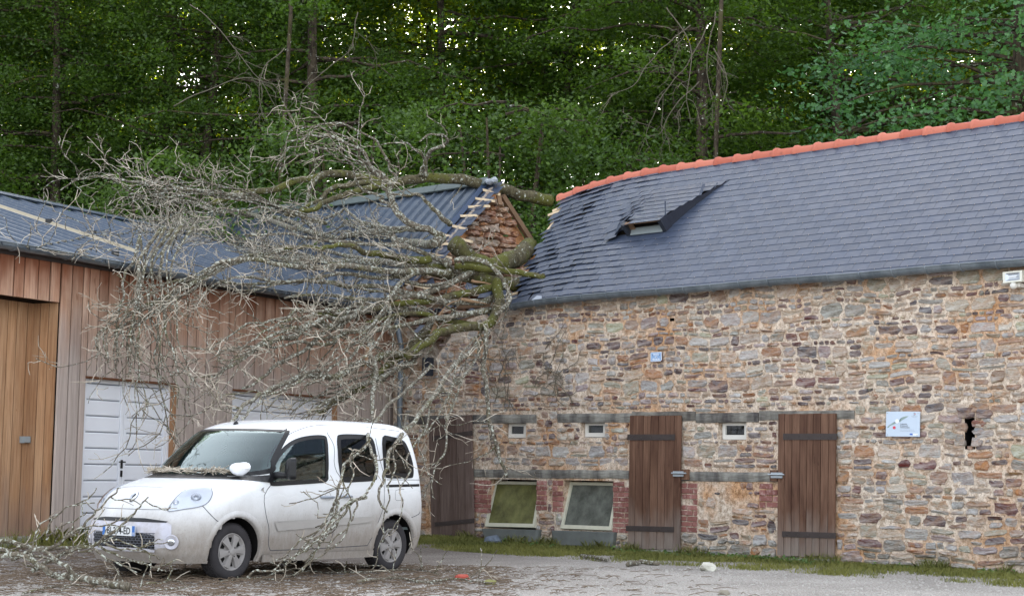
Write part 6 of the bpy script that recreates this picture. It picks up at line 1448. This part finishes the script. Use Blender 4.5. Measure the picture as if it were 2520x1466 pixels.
yard_branch([(zg([(430, 820), (440, 740), (470, 650), (540, 580), (640, 510), (760, 490), (860, 480)], 17.8), .012, .005), (zg([(440, 780), (560, 700), (700, 640), (800, 560)], 17.8), .009, .005)], 'arched thin twiggy branch between the pile and the white garage door', 2.4, .4)
yard_branch([(zg([(-100, 830), (100, 840), (250, 880), (340, 905), (500, 905), (600, 890), (760, 900)], 17.9), .028, .012), (zg([(-100, 870), (60, 930), (240, 960), (420, 990), (560, 1040)], 17.6), .024, .010)], 'grey branch lying at the foot of the plank wall at the left edge', 2.6, .6)
yard_branch([(zg([(900, 880), (1000, 930), (1150, 990), (1300, 1040), (1450, 1080), (1520, 1110)], [17.3, 17.3, 17.2, 17.1, 17, 16.9]), .014, .005), (zg([(950, 850), (1100, 900), (1250, 920), (1400, 960), (1460, 1000)], 17.2), .012, .005), (zg([(850, 900), (980, 990), (1150, 1060), (1300, 1100)], 17), .012, .005)], 'dense reddish twig bundle under the front bumper of the van', 5.5, .42)
yard_branch([(zg([(1280, 1240), (1400, 1222), (1500, 1205), (1640, 1160), (1760, 1110), (1900, 1100), (2020, 1115)], 0), .014, .007), (zg([(2250, 1170), (2350, 1100), (2450, 1105), (2600, 1090)], 17.4), .014, .007), ([(540, 1432, 0), (600, 1420, 0), (680, 1424, 0), (760, 1405, 0), (850, 1410, 0)], .012, .006)], 'slender branch lying on the gravel beside the front wheel', 2.6, .5)
yard_branch([([(880, 1432, 0), (960, 1420, 0), (1050, 1430, 0), (1130, 1424, 0), (1210, 1434, 0)], .018, .008), ([(820, 1400, 0), (900, 1408, 0), (1000, 1400, 0), (1080, 1410, 0)], .012, .006)], 'spread of broken twigs behind the rear wheel on the gravel', 3.4, .55)
yard_branch([([(60, 1458, 0), (150, 1440, 0), (260, 1442, 0), (380, 1452, 0), (470, 1440, 0)], .012, .006)], 'thin broken stick lying nearest the camera at the bottom left', 2.2, .5)
yard_branch([([(1432, 1368, 0), (1460, 1372, 0), (1498, 1378, 0)], .03, .022)], 'short dead stick lying in the grass under the tilted windows', .6, .3)
yard_branch([([(1545, 1390, 0), (1575, 1384, 0), (1620, 1386, 0)], .035, .03)], 'dark rotten log piece lying in the grass before the middle plank door', .4, .3)
# litter of snapped twigs and bark all over the ground around the van
mb = MB()
for i in range(5200):
    x = rr_.gauss(-3.2, 2.6); y = 16.2 + 6.2 * rr_.random() ** .9
    if x > 2.5 or (x > 0 and rr_.random() < .6): continue
    l = .05 + .28 * rr_.random() ** 2; a = rr_.gauss(0, .8); z = ground_z(x, y) + .008 + .03 * rr_.random() * (x < -2.5); d = V(cos(a), sin(a), rr_.gauss(0, .08)) * l; b_ = V(x, y, z)
    mb.tube([b_, b_ + d * .5 + V(0, 0, .02 * rr_.random()), b_ + d], [.0045, .004, .003], 3, cap=False)
tag(mb.build('twig_litter', flat('litter', lin(112, 98, 84), .95, .1, .4, 3), kind='stuff'), 'litter of snapped twigs strewn over the gravel around the van', 'twigs')
# debris caught on the foot of the windscreen
mb = MB()
for i in range(260):
    q, z = rr_.uniform(-.8, .55), 1.15 + .03 * rr_.random(); p = cw(S(q, z) + SN(q, z) * (.015 + .03 * rr_.random())); a = rr_.gauss(0, .5); d = (CL * cos(a) + CF * sin(a) + ZA * rr_.gauss(0, .3)) * (.05 + .16 * rr_.random()); mb.tube([p - d / 2, p + d / 2], .0042, 3, cap=False)
tag(mb.build('windscreen_debris', M_TWIG, kind='stuff'), 'heap of small twigs caught on the wipers of the van', 'twigs')
# ------------------------------------------------------------------ the wood behind
k = NM('forest_floor', .95, .1); k.col(k.mix(k.noise(k.coord(), .8, 5, .7), lin(60, 72, 30), lin(100, 108, 50))); k.bump(k.noise(k.coord(), 6, 5), 1, .1)
xs = np.linspace(-120, 120, 50); ys = np.array([41, 44, 48, 53, 60, 68, 78, 90, 105, 125, 150])
P = [[(x, y, -.3 + .24 * max(0, y - 41) + 1.0 * mnoise.noise(Vector((x * .06, y * .06, 2))) * min(1, (y - 41) / 6)) for x in xs] for y in ys]
mb = MB(); mb.grid(P); mb.build('hillside', k.m, smooth=True, kind='structure')
def hz(x, y): return -.3 + .24 * max(0, y - 41)
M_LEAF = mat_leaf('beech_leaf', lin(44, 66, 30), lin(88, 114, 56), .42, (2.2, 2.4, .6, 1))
M_LEAFY = mat_leaf('sunlit_tint_leaf', lin(76, 98, 30), lin(124, 140, 50), .55, (2.9, 2.6, .5, 1))  # yellower copy of the leaf: backlit sun glow put into its colour
M_OAK = mat_leaf('oak_leaf', lin(46, 82, 56), lin(100, 142, 98), .35, (1.8, 2.1, .8, 1))
M_TRUNK = mat_bark('forest_bark', lin(46, 40, 34), lin(92, 82, 70), .35, .3, .5)
M_DEAD = flat('dead_twigs', lin(108, 102, 90), .9, .1, .3, 5)
def leafmesh(name, C_, n_, up, size, asp, mat, g, lobed=False):
    """C_ leaf centres (n,3); two-triangle leaves folded along the rib"""
    n = len(C_); a = g.normal(size=(n, 3)); a[:, 2] *= .55; a /= np.linalg.norm(a, axis=1)[:, None]
    nn = g.normal(size=(n, 3)) * .65 + np.array(up); nn -= a * np.sum(nn * a, axis=1)[:, None]; nn /= np.linalg.norm(nn, axis=1)[:, None]
    b = np.cross(nn, a); s = size * (.7 + .6 * g.random(n))[:, None]
    if not lobed:
        vv = np.stack([C_ - a * s, C_ + b * s * asp + nn * s * .12, C_ + a * s, C_ - b * s * asp + nn * s * .12], 1).reshape(-1, 3); k_ = 4
    else:
        vv = np.stack([C_ - a * s, C_ - a * s * .35 + b * s * .62, C_ - a * s * .05 + b * s * .28, C_ + a * s * .4 + b * s * .70, C_ + a * s, C_ + a * s * .4 - b * s * .70, C_ - a * s * .05 - b * s * .28, C_ - a * s * .35 - b * s * .62], 1).reshape(-1, 3); k_ = 8
    me = bpy.data.meshes.new(name); me.vertices.add(n * k_); me.vertices.foreach_set('co', vv.ravel()); me.loops.add(n * k_); me.loops.foreach_set('vertex_index', np.arange(n * k_))
    me.polygons.add(n); me.polygons.foreach_set('loop_start', np.arange(n) * k_); me.polygons.foreach_set('loop_total', np.full(n, k_)); me.materials.append(mat)
    me.update(calc_edges=True); at = me.attributes.new('col', 'FLOAT_COLOR', 'CORNER'); c = np.ones((n, k_, 4)); c[:, :, 3] = g.random(n)[:, None]; at.data.foreach_set('color', c.ravel()); return me
def crown_pts(g, H0, H1, R_, nspray, per, droop=.25, gap=.0):
    """layered sprays on branches around a stem from H0 to H1; returns leaf centres and branch polylines"""
    cs, br = [], []
    nb = nspray // 12
    for i in range(nb):
        h = H0 + (H1 - H0) * g.random() ** .85; tau = (h - H0) / (H1 - H0); rad = R_ * (.35 + .9 * (sin(pi * min(1, tau * .75 + .2)) ** .6)) * (.55 + .55 * g.random()); az = g.random() * 2 * pi; rise = g.normal() * .12 + .22 - .3 * (1 - tau)
        L = rad; pts = []
        for s_ in np.linspace(0, 1, 6): pts.append((cos(az) * L * s_, sin(az) * L * s_, h + rise * L * s_ - droop * L * s_ * s_ * .6 + .15 * g.normal() * s_))
        br.append(np.array(pts)); pts = np.array(pts)
        for j in range(12):
            s_ = .25 + .75 * g.random() ** .7; k_ = s_ * 5; i0 = min(int(k_), 4); p = pts[i0] * (1 - (k_ - i0)) + pts[i0 + 1] * (k_ - i0); az2 = az + g.normal() * 1.0; off = (.15 + .75 * g.random()) * (1.1 - .4 * s_)
            q = p + np.array([cos(az2) * off, sin(az2) * off, -.10 * off + .06 * g.normal()]); rx = .28 + .30 * g.random()
            m = g.poisson(per); l = g.normal(size=(m, 3)) * np.array([rx, rx, .13]); l[:, 2] += -.25 * (l[:, 0] ** 2 + l[:, 1] ** 2) / rx; cs.append(q + l)
    return np.concatenate(cs), br
variants = []
for vi, (H0, H1, R_, ns, per, sz) in enumerate([(1.5, 16.5, 3.2, 1350, 36, .056), (2.5, 18, 3.6, 1450, 36, .058), (1.0, 15.5, 3.3, 1300, 36, .055), (3, 21, 3.9, 1150, 30, .082), (3, 24, 4.0, 620, 26, .10), (4, 27, 4.4, 560, 26, .11)]):
    g = np.random.default_rng(100 + vi); C_, br = crown_pts(g, H0, H1, R_, ns, per); me = leafmesh('crown', C_, None, (0, 0, .9), sz, .52, M_LEAF, g)
    tb = MB(); hs_ = np.linspace(-1.5, H1 * .96, 12); st = np.array([(.25 * sin(h * .3 + vi), .25 * cos(h * .23 + vi) - .25, h) for h in hs_]); tb.tube(st, np.linspace(.27 if vi < 3 else .16, .05, 12), 9)
    for b in br[:70]:
        h = b[0][2]; c = np.array([np.interp(h, hs_, st[:, 0]), np.interp(h, hs_, st[:, 1]), h]); q = b.copy(); q[:, :2] += c[:2] * np.linspace(1, 0, 6)[:, None]; tb.tube(q, np.linspace(.055, .012, 6), 5, cap=False)
    tme = bpy.data.meshes.new('trunk'); tme.from_pydata(tb.v, [], tb.f); tme.materials.append(M_TRUNK); tme.polygons.foreach_set('use_smooth', [True] * len(tme.polygons)); variants.append((me, tme))
me_y = []
for me, tme in variants[2:]:
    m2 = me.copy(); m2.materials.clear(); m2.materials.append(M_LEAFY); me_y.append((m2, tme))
def tree(x, y, var, sc=1, rz=0, label=None, grp='woodland trees behind the buildings', lean=0):
    t = empty('woodland_tree', label or 'leafy broad-leaved tree in the dense wood behind the buildings', 'tree', grp); t.location = (x, y, hz(x, y)); t.rotation_euler = (lean, 0, rz); t.scale = (sc, sc, sc)
    for n_, m_ in (('trunk', var[1]), ('crown', var[0])):
        o = bpy.data.objects.new(n_, m_); scene.collection.objects.link(o); o.parent = t
    return t
g = random.Random(21)
rows = [(43, 2.9, (0, 1, 2), (.88, 1.04)), (49, 3.3, (0, 1, 2, 3), (.98, 1.15)), (57, 3.9, (0, 1, 3, 4), (1.0, 1.2)), (68, 4.2, (3, 4, 5), (1.0, 1.2)), (82, 4.6, (4, 5), (1.05, 1.3)), (100, 4.2, (3, 4, 5), (1.15, 1.4))]
LBL = ['leafy dark green tree in the front of the wood behind the roofs', 'leafy green tree standing deeper in the wood behind the roofs', 'yellow-green tree glimpsed in the middle depth of the wood', 'thin sunlit yellow-green tree glimpsed deep in the wood', 'thin sunlit yellow-green tree glimpsed deep in the wood', 'far sunlit tree filling the gaps at the back of the wood']
for ri, (y, st_, vs_, sc) in enumerate(rows):
    x = -y * .36 - 2
    while x < y * .36 + 3:
        v_ = variants[g.choice(vs_)]
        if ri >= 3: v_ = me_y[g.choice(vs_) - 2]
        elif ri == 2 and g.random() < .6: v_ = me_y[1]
        if not (ri == 0 and g.random() < (.42 if x < -4 else .2)): tree(x + g.uniform(-.9, .9), y + g.uniform(-2, 2.2), v_, g.uniform(*sc), g.uniform(0, 6.28), label=LBL[ri])
        x += st_ * g.uniform(.8, 1.25)
g3 = np.random.default_rng(31); n3 = 120000; C3 = np.stack([g3.uniform(-62, 62, n3), g3.uniform(112, 125, n3), g3.random(n3) * 34], 1); C3[:, 2] += -.3 + .24 * (C3[:, 1] - 41) - 3
keep = np.array([mnoise.noise(Vector((c[0] * .16, c[2] * .16, 3))) > -.28 for c in C3]); C3 = C3[keep]
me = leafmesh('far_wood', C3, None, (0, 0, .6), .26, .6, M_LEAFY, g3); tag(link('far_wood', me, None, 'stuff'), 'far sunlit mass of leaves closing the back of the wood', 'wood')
# nearer oak hanging over the red ridge at the right, with larger lobed leaves
gg = np.random.default_rng(5); C_, br = crown_pts(gg, 3.5, 13.5, 4.4, 1100, 24, .3); me = leafmesh('crown', C_, None, (0, -.35, .8), .062, .5, M_OAK, gg, True); tb = MB(); tb.tube([(0, 0, -1), (.1, .1, 4), (-.2, 0, 9), (0, .2, 13)], [.35, .3, .2, .08], 10)
for b in br: tb.tube(b, np.linspace(.06, .012, 6), 5, cap=False)
tme = bpy.data.meshes.new('trunk'); tme.from_pydata(tb.v, [], tb.f); tme.materials.append(M_TRUNK)
tree(11.0, 36.0, (me, tme), 1.0, .4, 'big oak with blue-green lobed leaves leaning over the red ridge tiles at right', None); tree(15.2, 37.5, (me, tme), .95, 2.4, 'second blue-green oak partly cut by the right edge of the picture', None)
# low hazel growth close behind the left roofs
gg = np.random.default_rng(9); C_, br = crown_pts(gg, 1.0, 8.6, 2.9, 640, 26, .45); me = leafmesh('crown', C_, None, (0, -.3, .8), .052, .62, mat_leaf('hazel_leaf', lin(46, 70, 36), lin(92, 118, 66), .35), gg); tb = MB()
for i in range(5): tb.tube([(0, 0, -1), (.3 * cos(i * 1.3), .3 * sin(i * 1.3), 3), (.9 * cos(i * 1.3), .9 * sin(i * 1.3), 8)], [.09, .07, .02], 6)
for b in br[::2]: tb.tube(b, np.linspace(.03, .008, 6), 4, cap=False)
tme = bpy.data.meshes.new('trunk'); tme.from_pydata(tb.v, [], tb.f); tme.materials.append(M_TRUNK)
for i, (x, y, s_, l) in enumerate([(-3.6, 38.5, 1.12, 'pale green hazel bush rising behind the fallen crown'), (-.2, 38, 1.16, 'pale green hazel bush behind the broken ridge'), (2.4, 37.5, 1.0, 'low hazel bush seen through the gap between the two roofs'), (-8.2, 39.5, 1.0, 'hazel bush behind the left barn roof'), (5.6, 36.2, .95, 'hazel bush just behind the sagging red ridge')]): tree(x, y, (me, tme), s_, i * 1.7, l, None)
for i in range(22):
    if i in (2, 5, 8): continue
    y_ = (46.5, 53)[i % 2]; x_ = -18 + 36 * i / 21 + g.uniform(-.8, .8); tree(x_, y_, (me, tme), g.uniform(.95, 1.25), g.uniform(0, 6), 'leafy understorey bush between the trunks of the wood', 'understorey bushes in the wood')
# dead, drooping grey branches among the leaves
def dead_tree(roots, base, label, seed):
    T = empty('dead_tree', label, 'tree'); s2, t2 = MB(), MB(); T['_b'] = base
    mb = MB(); mb.tube([V(*base), V(base[0], base[1], 6), V(base[0] + .2, base[1], 12), V(base[0], base[1], 17)], [.07, .06, .05, .03], 7); mb.build('trunk', M_TRUNK, T, smooth=True); Ls = MB()
    for pts in roots:
        D = np.array(cmr([tuple(bpt(*p)) for p in pts], 5, False)); D += np.array([mnoise.noise_vector(Vector((i * .4, D[0][0], seed))) for i in range(len(D))]) * .05
        mb = MB(); mb.tube(D, np.linspace(.014, .006, len(D)), 6); mb.build('limb', M_DEAD, T, smooth=True); grow(D, .010, .005, 0, 1.8, -.5, 1.1, .1, s2, t2)
    for m_, nm in ((s2, 'branchlets'), (t2, 'twigs')): m_.build(nm, M_DEAD, T, kind='stuff')
dead_tree([[(1640, 20, 37), (1690, 90, 37), (1700, 160, 36.8), (1690, 240, 36.6), (1700, 300, 36.5)], [(1760, 30, 37), (1745, 110, 37), (1740, 180, 37), (1752, 260, 37), (1748, 300, 37)], [(1700, 60, 37), (1650, 100, 37), (1600, 150, 36.8), (1560, 210, 36.6), (1500, 230, 36.5)], [(1740, 60, 37), (1690, 160, 37), (1640, 220, 37), (1600, 300, 37), (1570, 380, 37)], [(1720, 200, 37), (1660, 260, 37), (1620, 330, 37), (1560, 330, 37)], [(1755, 120, 37), (1790, 200, 37), (1770, 280, 37)]], (4.4, 37.4, 0.), 'dead grey tree with drooping bare branches in front of the green wood', 3)
dead_tree([[(470, 10, 40), (540, 70, 40), (600, 150, 39.8), (640, 200, 39.6), (690, 280, 39.5)], [(880, 30, 40), (870, 90, 40), (855, 130, 40), (770, 200, 39.6), (710, 270, 39.5)], [(430, 260, 39), (520, 215, 39), (600, 195, 39), (680, 210, 39), (730, 250, 39)], [(700, 120, 39), (650, 170, 39), (640, 240, 39), (655, 300, 39)]], (-5.6, 40., 0.), 'thin bare pale tree threading the leaves above the fallen crown', 8)
# ------------------------------------------------------------------ grass, weeds and small things on the ground
def blades(n, fn, h0, h1, mat, name, label, cat, seed):
    g = np.random.default_rng(seed); P_, H_ = [], []
    for _ in range(n):
        q = fn(g)
        if q is None: continue
        P_.append(q); H_.append(h0 + (h1 - h0) * g.random() ** 1.5)
    P_ = np.array(P_); H_ = np.array(H_); m = len(P_); a = g.random(m) * 2 * pi; w = .0035 + .003 * g.random(m); ln = g.normal(size=(m, 2)) * .45 * H_[:, None]
    d = np.stack([np.cos(a) * w, np.sin(a) * w, np.zeros(m)], 1); mid = P_ + np.stack([ln[:, 0] * .35, ln[:, 1] * .35, H_ * .6], 1); tip = P_ + np.stack([ln[:, 0], ln[:, 1], H_], 1)
    vv = np.stack([P_ - d, P_ + d, mid + d * .7, tip, mid - d * .7], 1).reshape(-1, 3); me = bpy.data.meshes.new(name); me.vertices.add(m * 5); me.vertices.foreach_set('co', vv.ravel()); me.loops.add(m * 5); me.loops.foreach_set('vertex_index', np.arange(m * 5)); me.polygons.add(m); me.polygons.foreach_set('loop_start', np.arange(m) * 5); me.polygons.foreach_set('loop_total', np.full(m, 5)); me.materials.append(mat); me.update(calc_edges=True)
    at = me.attributes.new('col', 'FLOAT_COLOR', 'CORNER'); c = np.ones((m, 5, 4)); c[:, :, 3] = g.random(m)[:, None]; at.data.foreach_set('color', c.ravel()); o = link(name, me, None, 'stuff'); tag(o, label, cat); return o
M_GRASS = mat_leaf('grass_blade', lin(78, 88, 44), lin(140, 140, 88), .25, (1.5, 1.6, .6, 1), .7)
def gstrip(g):
    u = 1.0 + 12.6 * g.random(); d = .02 + 2.4 * g.random() ** 1.3; p = wp(u, 0, d); nz = mnoise.noise(Vector((p[0] * 1.1, p[1] * 1.1, 4))) + .35 * mnoise.noise(Vector((p[0] * 4, p[1] * 4, 1)))
    lim = .75 - .28 * d + (.35 if u < 5.2 else -.12 if u > 8 else .1)
    if nz > lim - .34 + .75 * (g.random() - .5): return None
    if g.random() < .22: return None
    if not inframe(p): return None
    p[2] = ground_z(p[0], p[1]) - .004; return p
blades(90000, gstrip, .02, .085, M_GRASS, 'grass', 'short patchy green grass along the foot of the stone wall', 'grass', 1)
def gweeds(g):
    u = 1.2 + 12 * g.random(); d = .02 + .30 * g.random(); p = wp(u, 0, d)
    if mnoise.noise(Vector((u * 1.7, 2, 4))) < .08: return None
    p[2] = ground_z(p[0], p[1]); return p
blades(9000, gweeds, .05, .20, M_GRASS, 'weeds', 'taller weeds growing against the foot of the stone wall', 'weeds', 2)
def gbarn(g):
    s = RU - 1.5 + 2.4 * g.random(); d = .02 + .5 * g.random() ** 2; p = wq(s, 0, d)
    if mnoise.noise(Vector((s * 2.3, 7, 4))) < -.05: return None
    p[2] = ground_z(p[0], p[1]); return p
blades(1600, gbarn, .04, .30, M_GRASS, 'tall_grass', 'tuft of tall seeding grass at the foot of the plank wall', 'grass', 3)
# low leafy weeds
gg = np.random.default_rng(4); cs = []
for i in range(150):
    u = 1.2 + 12 * gg.random() if i % 2 else 5.8 + 3.4 * gg.random(); d = .04 + .5 * gg.random() ** 2; p = wp(u, 0, d); p[2] = ground_z(p[0], p[1]) + .03; m = 14; cs.append(p + gg.normal(size=(m, 3)) * np.array([.07, .07, .022]))
me = leafmesh('leafy_weeds', np.concatenate(cs), None, (0, -.2, .9), .026, .6, mat_leaf('weed_leaf', lin(52, 80, 42), lin(104, 130, 76), .25), gg); tag(link('leafy_weeds', me, None, 'stuff'), 'low leafy weeds and nettles at the foot of the stone wall', 'weeds')
def rock(name, x, y, s, mat, label, cat, seed, z=0, flatn=.6):
    g = random.Random(seed); bm = bmesh.new(); bmesh.ops.create_icosphere(bm, subdivisions=2, radius=1)
    for v_ in bm.verts:
        n_ = mnoise.noise(v_.co * 1.3 + Vector((seed, 0, 0))) * .45 + mnoise.noise(v_.co * 3 + Vector((seed, 5, 0))) * .15; v_.co = v_.co * (1 + n_); v_.co.z *= flatn; v_.co.x *= 1.35
    me = bpy.data.meshes.new(name); bm.to_mesh(me); bm.free(); me.materials.append(mat); o = link(name, me); p = hitz(x, y, .04); o.location = (p[0], p[1], ground_z(p[0], p[1]) + s * flatn * .6); o.scale = (s, s, s); o.rotation_euler = (0, 0, g.random() * 6); return tag(o, label, cat)
rock('white_rock', 1743, 1396, .115, flat('chalky', lin(204, 202, 190), .9, .2, .2, 4, .6), 'pale chalky rock lying in the grass between the two brown doors', 'rock', 3)
rock('brick_lump', 1138, 1419, .075, flat('brick_lump', lin(172, 84, 72), .9, .2, .2, 6, .5), 'broken red brick lump lying among twigs on the gravel', 'brick', 5)
rock('grey_bundle', 1213, 1338, .12, flat('grey_cloth', lin(112, 122, 136), .8, .2, .3, 5, .5), 'crumpled blue-grey bundle at the wall foot left of the first tilted window', 'bundle', 9, flatn=.8)
rock('small_stone', 1782, 1452, .05, flat('gravel_stone', lin(140, 134, 120), .9, .2, .2, 6, .5), 'small grey stone alone on the gravel nearest the camera', 'stone', 12)
rock('wood_lump', 1205, 1428, .06, flat('mossy_lump', lin(132, 130, 84), .9, .2, .3, 6, .5), 'mossy piece of bark on the gravel right of the red brick lump', 'bark', 14)
# loose gravel
mb = MB(); g = random.Random(8)
for i in range(9000):
    x = g.uniform(-6.5, 7); y = 16 + 7 * g.random() ** 1.3; p = V(x, y, ground_z(x, y)); s = .005 + .012 * g.random() ** 3
    if (p - OW) @ Nd < .05: continue
    v8 = [p + V(s * g.uniform(.6, 1.2) * a, s * g.uniform(.6, 1.2) * b, s * (.1 if c < 0 else g.uniform(.6, 1.1))) for a, b, c in ((1, 0, 1), (0, 1, 1), (-1, 0, 1), (0, -1, 1))] + [p + V(1.2 * s, 0, 0), p + V(0, 1.2 * s, 0), p - V(1.2 * s, 0, 0), p - V(0, 1.2 * s, 0)]
    mb.add(v8, [(0, 1, 2, 3), (0, 4, 5, 1), (1, 5, 6, 2), (2, 6, 7, 3), (3, 7, 4, 0)])
tag(mb.build('loose_gravel', flat('gravel_grain', lin(176, 172, 166), .9, .2, .3, 9), kind='stuff'), 'loose pale gravel scattered over the yard', 'gravel')
# dead climber on the stone wall
CB = empty('dead_climber', 'leafless grey climber stems clinging to the stone wall beside the hanging branch', 'climber'); CB['_b'] = tuple(map(float, wp(2.6, .2))); g = random.Random(4); s2 = MB()
for i in range(16):
    u, v = 2.35 + 1.9 * g.random(), 2.2 + .9 * g.random(); P_ = []; a = pi / 2 + g.gauss(0, .5)
    for j in range(12): P_.append(wp(u, v, .045 + .015 * g.random())); a += g.gauss(0, .35); u += cos(a) * .09; v += sin(a) * .09
    P_ = [p for p in P_ if p[2] < 3.7]
    if len(P_) < 3: continue
    mb = MB(); mb.tube(P_, np.linspace(.008, .004, len(P_)), 5); mb.build('stem', M_DEAD, CB)
    for p in P_[::2]: a = g.uniform(0, 6.28); s2.tube([p, p + Wd * cos(a) * .1 + ZA * sin(a) * .1, p + Wd * cos(a + .4) * .22 + ZA * sin(a + .4) * .22], .0035, 3, cap=False)
s2.build('tendrils', M_DEAD, CB, kind='stuff')
# loose zinc offcut lying on the slates above the gutter
mb = MB(); q = [hitp(x, y, rp0(3, .3, .05), NR) for x, y in ((1298, 752), (1334, 747), (1333, 728), (1322, 727), (1306, 740))]; polyfill(mb, q, NR, .004)
o = mb.build('loose_flashing', flat('light_zinc', lin(150, 158, 172), .4, .5, .08), kind=None); tag(o, 'loose pale zinc offcut lying on the slates above the bent gutter', 'metal sheet')
# ------------------------------------------------------------------ seat every thing's Empty at its base
for o in list(scene.objects):
    if '_b' in o:
        b = Vector(list(o['_b'])); del o['_b']
        for c in o.children: c.location = c.location - b
        o.location = b
